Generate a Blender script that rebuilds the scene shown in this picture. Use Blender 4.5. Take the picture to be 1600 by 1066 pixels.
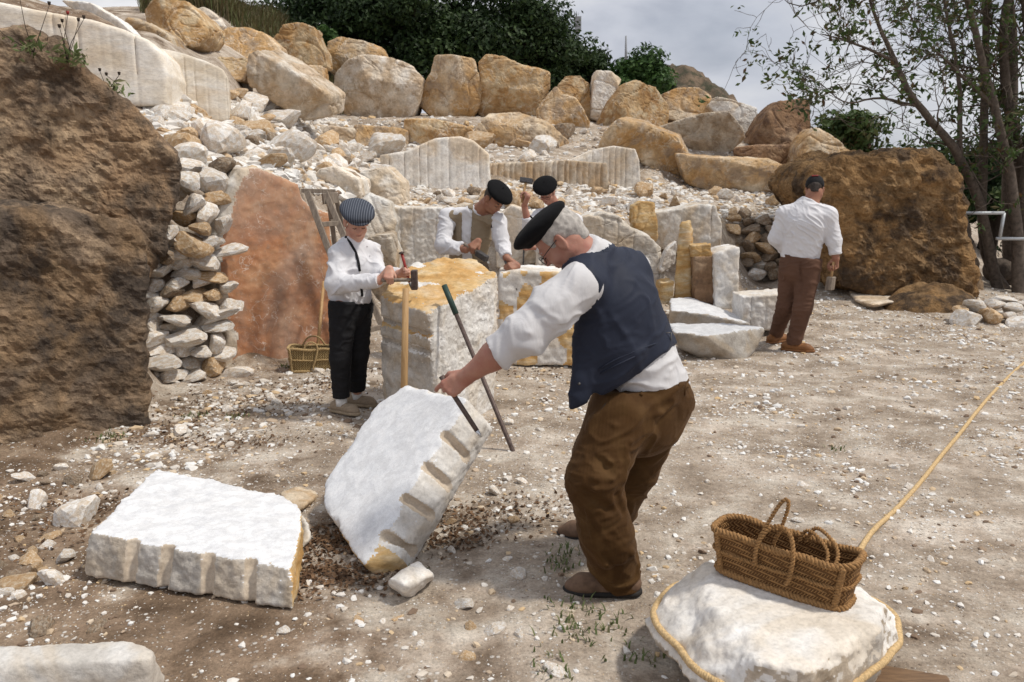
import bpy, bmesh, math, random
import numpy as np
from mathutils import Vector, Matrix
from mathutils.bvhtree import BVHTree

for _o in list(bpy.data.objects):
    bpy.data.objects.remove(_o)
SC = bpy.context.scene
COL = SC.collection
rad = math.radians
# ------------------------------------------------------------------ camera
F = 1300.0                      # focal length in photo pixels (1600 wide)
PITCH = math.atan(248 / 1300.0)
CZ = 1.7
cd = bpy.data.cameras.new('camera')
cam = bpy.data.objects.new('camera', cd)
COL.objects.link(cam)
cam.location = (0, 0, CZ)
cam.rotation_euler = (math.pi / 2 - PITCH, 0, 0)
cd.sensor_width = 36.0
cd.lens = 36.0 * F / 1600.0
cd.clip_start = 0.05
cd.clip_end = 2000
cd.dof.use_dof = True
cd.dof.focus_distance = 4.6
cd.dof.aperture_fstop = 5.6
SC.camera = cam
# ------------------------------------------------------------------ sky
SUN_EL, SUN_AZ = 60.0, 78.0      # azimuth of the light's origin, degrees from -Y towards +X
W = bpy.data.worlds.new('World')
SC.world = W
W.use_nodes = True
nt = W.node_tree
nt.nodes.clear()
def wn(t, **k):
    n = nt.nodes.new(t)
    for a, v in k.items():
        setattr(n, a, v)
    return n
out = wn('ShaderNodeOutputWorld'); bg = wn('ShaderNodeBackground')
sky = wn('ShaderNodeTexSky', sky_type='NISHITA')
sky.sun_disc = False
sky.sun_elevation = rad(SUN_EL)
sky.sun_rotation = rad(180 - SUN_AZ)
sky.dust_density = 2.0
tc = wn('ShaderNodeTexCoord')
mp = wn('ShaderNodeMapping')
mp.inputs['Scale'].default_value = (1.0, 1.0, 2.4)
mp.inputs['Location'].default_value = (0.42, 0.1, 0.13)
nz = wn('ShaderNodeTexNoise')
nz.inputs['Scale'].default_value = 4.2
nz.inputs['Detail'].default_value = 9
nz.inputs['Roughness'].default_value = 0.52
nz.inputs['Distortion'].default_value = 0.25
nz2 = wn('ShaderNodeTexNoise')
nz2.inputs['Scale'].default_value = 2.1
nz2.inputs['Detail'].default_value = 4
rp = wn('ShaderNodeValToRGB')       # cloud colour: dark base, grey veil, white puff
e = rp.color_ramp.elements
e[0].position = 0.33; e[0].color = (5.3, 5.6, 6.5, 1)
e[1].position = 0.66; e[1].color = (10.6, 10.6, 10.8, 1)
q = e.new(0.46); q.color = (7.5, 7.75, 8.6, 1)
q = e.new(0.55); q.color = (8.6, 8.75, 9.3, 1)
rc = wn('ShaderNodeValToRGB')       # cloud cover
e = rc.color_ramp.elements
e[0].position = 0.30; e[0].color = (0.72, 0.72, 0.72, 1)
e[1].position = 0.50; e[1].color = (1, 1, 1, 1)
mx = wn('ShaderNodeMixRGB')
L = nt.links.new
L(tc.outputs['Generated'], mp.inputs['Vector'])
L(mp.outputs['Vector'], nz.inputs['Vector']); L(mp.outputs['Vector'], nz2.inputs['Vector'])
L(nz.outputs['Fac'], rp.inputs['Fac']); L(nz2.outputs['Fac'], rc.inputs['Fac'])
L(rc.outputs['Color'], mx.inputs['Fac'])
L(sky.outputs['Color'], mx.inputs['Color1']); L(rp.outputs['Color'], mx.inputs['Color2'])
L(mx.outputs['Color'], bg.inputs['Color'])
bg.inputs['Strength'].default_value = 0.083
L(bg.outputs['Background'], out.inputs['Surface'])
# ------------------------------------------------------------------ sun
sd = bpy.data.lights.new('sun', 'SUN')
sun = bpy.data.objects.new('sun', sd)
COL.objects.link(sun)
sd.energy = 3.0
sd.angle = rad(5)
sd.color = (1.0, 0.935, 0.83)
sdir = Vector((math.sin(rad(SUN_AZ)) * math.cos(rad(SUN_EL)), -math.cos(rad(SUN_AZ)) * math.cos(rad(SUN_EL)), math.sin(rad(SUN_EL))))
sun.rotation_euler = sdir.to_track_quat('Z', 'Y').to_euler()
sun.location = (6, -4, 14)
vs = SC.view_settings
vs.view_transform = 'Standard'; vs.look = 'None'
vs.exposure = 0.0; vs.gamma = 1.0; vs.use_curve_mapping = False
SC.render.resolution_x, SC.render.resolution_y = 1024, 682

# ================================================================== helpers
rng = np.random.default_rng(7)
random.seed(7)
A3 = lambda *a: np.array(a, float)
def _dir(px, py):
    cx = (px - 800) / F; cy = (533 - py) / F
    return A3(cx, math.cos(PITCH) + cy * math.sin(PITCH), -math.sin(PITCH) + cy * math.cos(PITCH))
CAM = A3(0, 0, CZ)
def at(px, py, Y):                       # point of the photo's sight line at world depth Y
    d = _dir(px, py); return CAM + d * (Y / d[1])
def gp(px, py, z=0.0):                   # point of the sight line at height z
    d = _dir(px, py); return CAM + d * ((z - CZ) / d[2])
def onplane(px, py, p0, n):
    d = _dir(px, py); return CAM + d * (np.dot(p0 - CAM, n) / np.dot(d, n))
def unit(v):
    v = np.asarray(v, float); return v / (np.linalg.norm(v) + 1e-12)

# ---- gradient noise
_pt = np.random.default_rng(3).permutation(256); _pt = np.concatenate([_pt, _pt, _pt])
_gr = np.random.default_rng(4).normal(size=(256, 3)); _gr /= np.linalg.norm(_gr, axis=1)[:, None]
def pnoise(P):
    P = np.asarray(P, float); i = np.floor(P).astype(int); f = P - i; i &= 255
    u = f * f * f * (f * (f * 6 - 15) + 10)
    r = 0
    for dx in (0, 1):
        wx = u[:, 0] if dx else 1 - u[:, 0]
        for dy in (0, 1):
            wy = u[:, 1] if dy else 1 - u[:, 1]
            for dz in (0, 1):
                wz = u[:, 2] if dz else 1 - u[:, 2]
                g = _gr[_pt[_pt[_pt[(i[:, 0] + dx) & 255] + ((i[:, 1] + dy) & 255)] + ((i[:, 2] + dz) & 255)]]
                r = r + wx * wy * wz * (g[:, 0] * (f[:, 0] - dx) + g[:, 1] * (f[:, 1] - dy) + g[:, 2] * (f[:, 2] - dz))
    return r * 1.5
def fbm(P, o=4, lac=2.1, gain=.5):
    P = np.asarray(P, float); a = 1.0; s = 0; t = 0
    for k in range(o):
        s = s + a * pnoise(P + 17.3 * k); t += a; a *= gain; P = P * lac
    return s / t
def ridge(P, o=3):
    P = np.asarray(P, float); a = 1.0; s = 0; t = 0
    for k in range(o):
        s = s + a * (1 - 2 * np.abs(pnoise(P + 9.7 * k))); t += a; a *= .5; P = P * 2.1
    return s / t

# ---- mesh building
def mkmesh(name, V, Q, smooth=True):
    V = np.asarray(V, np.float32); Q = np.asarray(Q, np.int32)
    me = bpy.data.meshes.new(name)
    k = Q.shape[1]
    me.vertices.add(len(V)); me.loops.add(Q.size); me.polygons.add(len(Q))
    me.vertices.foreach_set('co', V.ravel())
    me.loops.foreach_set('vertex_index', Q.ravel())
    me.polygons.foreach_set('loop_start', np.arange(0, Q.size, k, dtype=np.int32))
    me.polygons.foreach_set('loop_total', np.full(len(Q), k, np.int32))
    me.polygons.foreach_set('use_smooth', np.full(len(Q), smooth, bool))
    me.update(calc_edges=True)
    me.validate()
    return me
def tag(o, label=None, cat=None, group=None, kind=None):
    if label: o['label'] = label
    if cat: o['category'] = cat
    if group: o['group'] = group
    if kind: o['kind'] = kind
    return o
def obj(name, me, mat=None, parent=None, loc=None):
    o = bpy.data.objects.new(name, me)
    COL.objects.link(o)
    if mat is not None and not me.materials:
        for m in (mat if isinstance(mat, (list, tuple)) else [mat]):
            me.materials.append(m)
    if loc is not None: o.location = loc
    if parent is not None: o.parent = parent
    return o
def empty(name, loc, label=None, cat=None, group=None):
    o = bpy.data.objects.new(name, None); COL.objects.link(o); o.location = loc
    o.empty_display_size = .1
    return tag(o, label, cat, group)
def thing(name, V, Q, mat, label, cat, group=None, smooth=True, base=None):
    """one-mesh thing with its origin at its base"""
    V = np.asarray(V, float)
    if base is None:
        base = A3((V[:, 0].min() + V[:, 0].max()) / 2, (V[:, 1].min() + V[:, 1].max()) / 2, V[:, 2].min())
    o = obj(name, mkmesh(name, V - base, Q, smooth), mat, loc=base)
    return tag(o, label, cat, group)
def part(name, V, Q, mat, parent, smooth=True):
    base = A3(*parent.location)
    if parent.parent is not None: base = base + A3(*parent.parent.location)
    return obj(name, mkmesh(name, np.asarray(V, float) - base, Q, smooth), mat, parent)
def vnormals(V, Q):
    N = np.zeros_like(V)
    k = Q.shape[1]
    a = V[Q[:, 0]]; b = V[Q[:, 1]]; c = V[Q[:, 2]]
    n = np.cross(b - a, c - a) if k == 3 else np.cross(V[Q[:, 2]] - V[Q[:, 0]], V[Q[:, 3]] - V[Q[:, 1]])
    for j in range(k): np.add.at(N, Q[:, j], n)
    return N / (np.linalg.norm(N, axis=1)[:, None] + 1e-12)
def join(parts):
    V = []; Q = []; o = 0
    for v, q in parts:
        V.append(np.asarray(v, float)); Q.append(np.asarray(q) + o); o += len(v)
    return np.concatenate(V), np.concatenate(Q)
def tube(pts, r, n=8, caps=True):
    """tube along a polyline, r scalar or list -> quads (caps as degenerate-free fans of quads are avoided: end rings shrink)"""
    P = [np.asarray(p, float) for p in pts]
    R = list(r) if hasattr(r, '__len__') else [r] * len(P)
    if caps:
        d0 = unit(P[0] - P[1]); d1 = unit(P[-1] - P[-2])
        P = [P[0] + d0 * R[0] * .3] + P + [P[-1] + d1 * R[-1] * .3]
        R = [R[0] * .05] + R + [R[-1] * .05]
        P[0] = P[1] + d0 * R[1] * .15; P[-1] = P[-2] + d1 * R[-2] * .15
    V = []; up = None
    for i, p in enumerate(P):
        t = unit(P[min(i + 1, len(P) - 1)] - P[max(i - 1, 0)])
        if up is None:
            up = unit(np.cross(t, A3(.31, .77, .56)))
        else:
            up = unit(up - t * np.dot(up, t))
        s = np.cross(t, up)
        for k in range(n):
            a = 2 * math.pi * k / n
            V.append(p + R[i] * (math.cos(a) * up + math.sin(a) * s))
    Q = []
    for i in range(len(P) - 1):
        for k in range(n):
            Q.append((i * n + k, i * n + (k + 1) % n, (i + 1) * n + (k + 1) % n, (i + 1) * n + k))
    return np.array(V), np.array(Q)
def boxm(c, ax, half):
    """box from centre, 3 axes (rows), half sizes; slightly bevelled by an inset ring"""
    c = np.asarray(c, float); ax = [unit(a) for a in ax]
    bm = bmesh.new()
    bmesh.ops.create_cube(bm, size=2)
    bmesh.ops.scale(bm, vec=half, verts=bm.verts)
    bmesh.ops.bevel(bm, geom=list(bm.edges), offset=min(half) * .18, segments=1, affect='EDGES')
    bmesh.ops.triangulate(bm, faces=bm.faces)
    bm.verts.ensure_lookup_table()
    V = np.array([v.co[:] for v in bm.verts]); T = np.array([[v.index for v in f.verts] for f in bm.faces])
    bm.free()
    return c + V[:, :1] * ax[0] + V[:, 1:2] * ax[1] + V[:, 2:] * ax[2], T

# ---- voxel fields
class Vox:
    def __init__(s, lo, hi, h):
        s.lo = np.array(lo, float); s.h = h
        s.n = np.maximum(4, np.ceil((np.array(hi, float) - s.lo) / h).astype(int) + 1)
        s.D = np.full(tuple(s.n), 9.0, np.float32)
        s.ax = [s.lo[i] + h * np.arange(s.n[i]) for i in range(3)]
    def reg(s, lo, hi, m):
        a = np.clip(np.floor((np.asarray(lo) - m - s.lo) / s.h), 0, s.n - 1).astype(int)
        b = np.clip(np.ceil((np.asarray(hi) + m - s.lo) / s.h).astype(int) + 1, a + 1, s.n)
        sl = tuple(slice(a[i], b[i]) for i in range(3))
        g = np.meshgrid(*[s.ax[i][sl[i]] for i in range(3)], indexing='ij')
        return sl, np.stack(g, -1)
    def put(s, sl, d, k, op):
        A = s.D[sl]
        d = d.astype(np.float32)
        if op == 'u':
            if k > 0:
                h = np.clip(.5 + .5 * (d - A) / k, 0, 1); s.D[sl] = d * (1 - h) + A * h - k * h * (1 - h)
            else: s.D[sl] = np.minimum(A, d)
        elif op == 's':
            d = -d
            if k > 0:
                h = np.clip(.5 - .5 * (d - A) / k, 0, 1); s.D[sl] = d * (1 - h) + A * h + k * h * (1 - h)
            else: s.D[sl] = np.maximum(A, d)
    def cone(s, a, b, ra, rb, k=.02, op='u', ax=None, fl=1.0):
        a = np.asarray(a, float); b = np.asarray(b, float); R = max(ra, rb) * max(1, fl)
        sl, P = s.reg(np.minimum(a, b) - R, np.maximum(a, b) + R, k + 3 * s.h)
        ba = b - a; L2 = np.dot(ba, ba) + 1e-12
        q = P - a; t = np.clip((q @ ba) / L2, 0, 1)
        e = q - t[..., None] * ba
        if ax is not None:
            ax = unit(ax); e = e + ((e @ ax) * (1 / fl - 1))[..., None] * ax
        d = (np.sqrt((e * e).sum(-1)) - (ra + (rb - ra) * t)) * (min(1, fl) if ax is not None else 1)
        s.put(sl, d, k, op)
    def chain(s, pts, rs, k=.02, **kw):
        for i in range(len(pts) - 1): s.cone(pts[i], pts[i + 1], rs[i], rs[i + 1], k, **kw)
    def ell(s, c, rr, R=None, k=.02, op='u'):
        c = np.asarray(c, float); rr = np.asarray(rr, float); m = rr.max()
        sl, P = s.reg(c - m, c + m, k + 3 * s.h)
        q = P - c
        if R is not None: q = q @ np.asarray(R).T
        q = q / rr; l = np.sqrt((q * q).sum(-1)); g = np.sqrt((q * q / (rr * rr)).sum(-1)) + 1e-9
        d = l * (l - 1) / g
        s.put(sl, np.where(l < 1e-4, -rr.min(), d), k, op)
    def box(s, c, ax, half, r=.01, k=.01, op='u'):
        c = np.asarray(c, float); ax = np.array([unit(a) for a in ax]); half = np.asarray(half, float); m = np.linalg.norm(half)
        ext = np.abs(ax.T) @ half
        sl, P = s.reg(c - ext, c + ext, k + 3 * s.h)
        q = np.abs((P - c) @ ax.T) - half + r
        d = np.sqrt((np.maximum(q, 0) ** 2).sum(-1)) + np.minimum(q.max(-1), 0) - r
        s.put(sl, d, k, op)
    def clip(s, p0, n, lo=None, hi=None, k=0):
        """remove the side n points to (within a box if given)"""
        n = unit(n)
        if lo is None: sl, P = s.reg(s.lo, s.lo + s.h * s.n, 0)
        else: sl, P = s.reg(lo, hi, 0)
        d = (P - np.asarray(p0)) @ n
        s.put(sl, -d, k, 's')
    def cast(s, px, py):
        d = unit(_dir(px, py)); t = np.arange(1.5, 12, s.h * .5)
        P = CAM + t[:, None] * d
        i = np.round((P - s.lo) / s.h).astype(int)
        ok = ((i >= 0) & (i < s.n)).all(1)
        i = i[ok]; P = P[ok]
        if len(i) == 0: return None
        v = s.D[i[:, 0], i[:, 1], i[:, 2]]
        w = np.nonzero(v < 0)[0]
        return P[w[0]] if len(w) else None
    def mesh(s):
        D = np.pad(s.D, 1, constant_values=1.0); S = D < 0
        c = sum(S[i:S.shape[0] - 1 + i, j:S.shape[1] - 1 + j, k:S.shape[2] - 1 + k].astype(np.int8) for i in (0, 1) for j in (0, 1) for k in (0, 1))
        act = (c > 0) & (c < 8)
        I = np.argwhere(act); ids = np.full(act.shape, -1, np.int64); ids[act] = np.arange(len(I))
        acc = np.zeros((len(I), 3)); cnt = np.zeros(len(I))
        cs = [(i, j, k) for i in (0, 1) for j in (0, 1) for k in (0, 1)]
        val = {o: D[I[:, 0] + o[0], I[:, 1] + o[1], I[:, 2] + o[2]] for o in cs}
        for o in cs:
            for ax in range(3):
                if o[ax] == 0:
                    p = list(o); p[ax] = 1; p = tuple(p)
                    a, b = val[o], val[p]; m = (a < 0) != (b < 0)
                    t = np.where(m, a / np.where(m, a - b, 1), 0)
                    w = np.array(o, float)[None, :].repeat(len(I), 0); w[:, ax] += t
                    acc[m] += w[m]; cnt[m] += 1
        V = (I + acc / cnt[:, None] - 1) * s.h + s.lo
        Qs = []
        for ax in range(3):
            o1, o2 = [(1, 2), (2, 0), (0, 1)][ax]
            a = np.swapaxes(S, 0, 0)
            s0 = [slice(None)] * 3; s1 = [slice(None)] * 3
            s0[ax] = slice(0, -1); s1[ax] = slice(1, None)
            X = S[tuple(s0)] != S[tuple(s1)]
            E = np.argwhere(X); E = E[(E[:, o1] > 0) & (E[:, o2] > 0)]
            E = E[(E[:, o1] < S.shape[o1] - 1) & (E[:, o2] < S.shape[o2] - 1)]
            ins = S[E[:, 0], E[:, 1], E[:, 2]]
            def cid(d1, d2):
                G = E.copy(); G[:, o1] += d1; G[:, o2] += d2
                return ids[G[:, 0], G[:, 1], G[:, 2]]
            q = np.stack([cid(-1, -1), cid(0, -1), cid(0, 0), cid(-1, 0)], 1)
            q[~ins] = q[~ins][:, ::-1]
            Qs.append(q)
        return V, np.concatenate(Qs)
def relax(V, Q, it=1, w=.5):
    for _ in range(it):
        A = np.zeros_like(V); c = np.zeros(len(V)); k = Q.shape[1]
        for j in range(k):
            for m in (1, k - 1):
                np.add.at(A, Q[:, j], V[Q[:, (j + m) % k]]); np.add.at(c, Q[:, j], 1)
        V = V * (1 - w) + w * A / np.maximum(c, 1)[:, None]
    return V

# ---- materials
def newmat(name):
    m = bpy.data.materials.new(name); m.use_nodes = True
    t = m.node_tree; b = t.nodes['Principled BSDF']
    return m, t, b
def N(t, ty, ins=None, **k):
    n = t.nodes.new(ty)
    for a, v in k.items(): setattr(n, a, v)
    for a, v in (ins or {}).items():
        if hasattr(v, 'links') or isinstance(v, bpy.types.NodeSocket): t.links.new(v, n.inputs[a])
        else: n.inputs[a].default_value = v
    return n
def ramp(t, fac, stops, interp='LINEAR'):
    r = N(t, 'ShaderNodeValToRGB', {'Fac': fac}); r.color_ramp.interpolation = interp
    el = r.color_ramp.elements
    while len(el) > 1: el.remove(el[-1])
    el[0].position = stops[0][0]; el[0].color = (*stops[0][1], 1)
    for p, c in stops[1:]:
        q = el.new(p); q.color = (*c, 1)
    return r.outputs['Color']
def g3(v): return (v, v, v)
def srgb(r, g, b):
    f = lambda c: (c / 255 / 12.92) if c <= 10 else ((c / 255 + .055) / 1.055) ** 2.4
    return (f(r), f(g), f(b))
def coords(t, scale=1.0, rnd=True, stretch=None):
    tc = N(t, 'ShaderNodeTexCoord')
    v = tc.outputs['Object']
    if rnd:
        oi = N(t, 'ShaderNodeObjectInfo')
        m = N(t, 'ShaderNodeMath', {0: oi.outputs['Random'], 1: 91.0}, operation='MULTIPLY')
        a = N(t, 'ShaderNodeVectorMath', {0: v, 1: m.outputs[0]}, operation='ADD'); v = a.outputs[0]
    if stretch: 
        mp = N(t, 'ShaderNodeMapping', {'Vector': v, 'Scale': stretch}); v = mp.outputs[0]
    return v
def noise(t, v, s, d=5, r=.55, dist=0.0):
    return N(t, 'ShaderNodeTexNoise', {'Vector': v, 'Scale': s, 'Detail': d, 'Roughness': r, 'Distortion': dist}).outputs['Fac']
def mixc(t, f, a, b, mode='MIX'):
    return N(t, 'ShaderNodeMixRGB', {'Fac': f, 'Color1': a, 'Color2': b}, blend_type=mode).outputs['Color']
def c4(c): return (*c, 1)
def bump(t, b, h, strength=.5, dist=.01, prev=None):
    ins = {'Height': h, 'Strength': strength, 'Distance': dist}
    if prev is not None: ins['Normal'] = prev
    n = N(t, 'ShaderNodeBump', ins)
    t.links.new(n.outputs['Normal'], b.inputs['Normal'])
    return n.outputs['Normal']
def math2(t, op, a, b=0.0):
    return N(t, 'ShaderNodeMath', {0: a, 1: b}, operation=op).outputs[0]
# ================================================================== materials
def rockmat(name, base, mid, hi, stain=None, stain_amt=.5, dark=None, scale=2.2, bmp=.6, bd=.03, rough=.85, stretch=None, crack=False, var=.3, fine=True, vein=None, vein_amt=.7, finec=.18, crag=False):
    m, t, b = newmat(name)
    v = coords(t, stretch=stretch)
    n1 = noise(t, v, scale, 8, .6, .6); n2 = noise(t, v, scale * 5, 6, .6); n3 = noise(t, v, scale * .7, 5, .5, 1.2)
    col = ramp(t, n1, [(.36, base), (.49, mid), (.63, hi)])
    if stain:
        f = ramp(t, n3, [(.5 - .12 * stain_amt, g3(0)), (.58, g3(1))])
        f2 = math2(t, 'MULTIPLY', f, stain_amt)
        col = mixc(t, f2, col, c4(stain))
    if dark:
        n4 = noise(t, v, scale * (.9 if crag else 2.3), 9, .66)
        f = ramp(t, n4, [(.50, g3(0)), (.60, g3(.85))])
        col = mixc(t, f, col, c4(dark))
    if vein:
        nv_ = noise(t, v, scale * 1.3, 6, .6, 1.8)
        ab = math2(t, 'ABSOLUTE', math2(t, 'SUBTRACT', nv_, .5))
        f = math2(t, 'MULTIPLY', ramp(t, ab, [(0, g3(1)), (.03, g3(0))]), ramp(t, noise(t, v, scale * 2, 3), [(.42, g3(0)), (.6, g3(vein_amt))]))
        col = mixc(t, f, col, c4(vein))
    sp = ramp(t, n2, [(.3, g3(1 - var)), (.7, g3(1 + var * .5))])
    col = mixc(t, .8, col, sp, 'MULTIPLY')
    oi = N(t, 'ShaderNodeObjectInfo')
    br = N(t, 'ShaderNodeMapRange', {'Value': oi.outputs['Random'], 'To Min': .82, 'To Max': 1.12})
    col = mixc(t, 1.0, col, br.outputs[0], 'MULTIPLY')
    t.links.new(col, b.inputs['Base Color'])
    b.inputs['Roughness'].default_value = rough
    b.inputs['Specular IOR Level'].default_value = .25
    h = math2(t, 'ADD', math2(t, 'MULTIPLY', n2, .5), n1)
    if crag:
        nr = N(t, 'ShaderNodeTexNoise', {'Vector': N(t, 'ShaderNodeMapping', {'Vector': v, 'Rotation': (.3, .6, .2), 'Scale': (1, 1, 1.8)}).outputs[0], 'Scale': scale * 1.6, 'Detail': 7.0, 'Roughness': .6}, noise_type='RIDGED_MULTIFRACTAL')
        nr.normalize = True
        h = math2(t, 'ADD', h, math2(t, 'MULTIPLY', nr.outputs['Fac'], 1.1))
        col = mixc(t, .8, col, ramp(t, nr.outputs['Fac'], [(.15, g3(1.35)), (.45, g3(1.0)), (.8, g3(.62))]), 'MULTIPLY')
    if fine:
        n5 = noise(t, v, scale * 18, 5, .7)
        h = math2(t, 'ADD', h, math2(t, 'MULTIPLY', n5, .35))
        col2 = ramp(t, n5, [(.33, g3(1 - finec)), (.52, g3(1)), (.7, g3(1 + finec * .6))])
        t.links.new(mixc(t, 1.0, col, col2, 'MULTIPLY'), b.inputs['Base Color'])
    if crack:      # thin joints
        vo = N(t, 'ShaderNodeTexVoronoi', {'Vector': N(t, 'ShaderNodeVectorMath', {0: v, 1: N(t, 'ShaderNodeTexNoise', {'Vector': v, 'Scale': 3.0}).outputs['Color']}, operation='ADD').outputs[0], 'Scale': scale * .8}, feature='DISTANCE_TO_EDGE')
        ck = ramp(t, vo.outputs['Distance'], [(0, g3(0)), (.025, g3(1))])
        h = math2(t, 'ADD', h, math2(t, 'MULTIPLY', ck, .16))
    bump(t, b, h, bmp, bd)
    return m
WHITE = (.78, .765, .735)
M = {}
M['marble'] = rockmat('fresh_white_marble', (.54, .51, .47), (.66, .635, .60), (.74, .73, .715), stain=(.55, .43, .28), stain_amt=.35, scale=3.5, bmp=.55, bd=.014, rough=.7, var=.12, crack=False)
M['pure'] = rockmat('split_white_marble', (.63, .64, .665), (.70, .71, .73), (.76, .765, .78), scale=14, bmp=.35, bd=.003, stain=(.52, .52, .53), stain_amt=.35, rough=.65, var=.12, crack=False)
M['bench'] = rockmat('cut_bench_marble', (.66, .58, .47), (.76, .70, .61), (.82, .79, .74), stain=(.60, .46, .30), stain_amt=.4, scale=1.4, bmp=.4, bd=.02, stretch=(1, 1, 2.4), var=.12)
M['marble_shaded_side'] = rockmat('rough_marble_shaded_side', (.34, .305, .265), (.46, .425, .38), (.57, .54, .50), stain=(.50, .36, .20), stain_amt=.35, scale=4, bmp=.7, bd=.016, var=.2, crack=False)  # rough side marble, darkened so the colour carries the front faces' shade
M['groove'] = rockmat('drill_groove', (.48, .40, .31), (.54, .46, .37), (.60, .53, .44), scale=6, bmp=.3, bd=.004, var=.1, crack=False)
M['ochre'] = rockmat('ochre_marble', (.46, .27, .10), (.58, .40, .19), (.68, .57, .40), stain=(.54, .28, .075), stain_amt=.4, scale=3, bmp=.5, bd=.012, stretch=(1, 1, 3.5), var=.18, crack=False)
M['b_tan'] = rockmat('tan_boulder', (.33, .20, .10), (.54, .385, .225), (.70, .59, .445), stain=(.50, .285, .10), stain_amt=.6, dark=(.36, .27, .19), scale=1.5, bmp=.75, bd=.05, vein=(.76, .68, .56))
M['b_orange'] = rockmat('orange_boulder', (.34, .19, .075), (.53, .335, .155), (.69, .53, .33), stain=(.30, .17, .08), stain_amt=.5, dark=(.62, .50, .33), scale=1.6, bmp=.75, bd=.05, vein=(.76, .68, .56))
M['b_pale'] = rockmat('pale_boulder', (.50, .40, .29), (.62, .54, .44), (.72, .67, .60), stain=(.50, .30, .12), stain_amt=.5, dark=(.40, .30, .2), scale=1.6, bmp=.7, bd=.045, vein=(.76, .68, .56))
M['b_brown'] = rockmat('brown_boulder', (.20, .11, .06), (.31, .19, .11), (.45, .32, .21), stain=(.26, .15, .08), stain_amt=.6, dark=(.15, .09, .06), scale=1.7, bmp=.75, bd=.05)
M['b_white'] = rockmat('white_boulder', (.60, .55, .48), (.725, .69, .635), (.79, .775, .745), stain=(.55, .38, .19), stain_amt=.5, scale=1.8, bmp=.55, bd=.04, vein=(.45, .34, .24), vein_amt=.4)
M['earthrock'] = rockmat('dark_earth_rock', (.066, .050, .039), (.155, .114, .082), (.33, .24, .16), stain=(.24, .155, .085), stain_amt=.7, dark=(.05, .04, .034), scale=2.0, bmp=1.0, bd=.06, rough=.95, finec=.34, var=.45, crag=True)
M['earthrock_tan'] = rockmat('tan_earth_rock', (.085, .062, .045), (.20, .145, .10), (.39, .285, .185), stain=(.30, .19, .105), stain_amt=.6, dark=(.075, .058, .045), scale=2.0, bmp=1.0, bd=.06, rough=.95, finec=.34, var=.45, crag=True)
M['earthrock_warm'] = rockmat('warm_earth_rock', (.10, .062, .034), (.20, .125, .062), (.31, .195, .095), stain=(.32, .18, .07), stain_amt=.45, dark=(.06, .042, .03), scale=2.2, bmp=1.0, bd=.08, rough=.95, finec=.34, var=.45, crag=True)
M['rub_w'] = rockmat('white_rubble', (.60, .55, .49), (.75, .72, .68), (.82, .81, .795), stain=(.55, .38, .20), stain_amt=.45, scale=4, bmp=.5, bd=.012, crack=False)
M['rub_o'] = rockmat('ochre_rubble', (.40, .26, .14), (.52, .38, .24), (.66, .56, .43), stain=(.44, .26, .11), stain_amt=.5, scale=5, bmp=.5, bd=.012, crack=False)
M['rub_g'] = rockmat('grey_brown_rubble', (.16, .12, .085), (.27, .215, .16), (.42, .36, .29), stain=(.33, .2, .10), stain_amt=.4, scale=5, bmp=.6, bd=.015, crack=False)

def redslab():
    m, t, b = newmat('red_oxide_slab_face')
    v = coords(t, rnd=False)
    n1 = noise(t, v, 2.0, 8, .65, .8); n2 = noise(t, v, 11, 8, .7); n3 = noise(t, v, 32, 5, .7)
    n0_ = noise(t, v, 1.1, 4, .6, .6)
    col = ramp(t, n1, [(.32, (.27, .14, .09)), (.46, (.45, .205, .10)), (.58, (.54, .29, .155)), (.70, (.58, .42, .31))])
    col = mixc(t, ramp(t, n0_, [(.42, g3(0)), (.6, g3(.8))]), col, c4((.40, .28, .215)))
    col = mixc(t, ramp(t, n2, [(.52, g3(0)), (.72, g3(.75))]), col, c4((.25, .165, .12)))
    col = mixc(t, ramp(t, n3, [(.56, g3(0)), (.75, g3(.6))]), col, c4((.58, .45, .36)))
    dv = N(t, 'ShaderNodeVectorMath', {0: v, 1: N(t, 'ShaderNodeTexNoise', {'Vector': v, 'Scale': 4.0, 'Detail': 6.0}).outputs['Color']}, operation='ADD').outputs[0]
    vo = N(t, 'ShaderNodeTexVoronoi', {'Vector': dv, 'Scale': 2.6}, feature='DISTANCE_TO_EDGE').outputs['Distance']
    br = noise(t, v, 5, 3, .5)
    ck = ramp(t, vo, [(0, g3(1)), (.02, g3(0))])
    ck = math2(t, 'MULTIPLY', ck, ramp(t, br, [(.44, g3(0)), (.58, g3(.85))]))
    sc = noise(t, N(t, 'ShaderNodeMapping', {'Vector': v, 'Scale': (1, 1, .5)}).outputs[0], 30, 3, .6)
    ck2 = math2(t, 'MAXIMUM', ck, math2(t, 'MULTIPLY', ramp(t, sc, [(.66, g3(0)), (.74, g3(.55))]), ramp(t, n1, [(.35, g3(0)), (.5, g3(1))])))
    col = mixc(t, ck2, col, c4((.72, .62, .54)))
    t.links.new(col, b.inputs['Base Color']); b.inputs['Roughness'].default_value = .85
    bump(t, b, math2(t, 'ADD', n1, math2(t, 'MULTIPLY', n2, .5)), .6, .02)
    return m
M['red'] = redslab()

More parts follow.
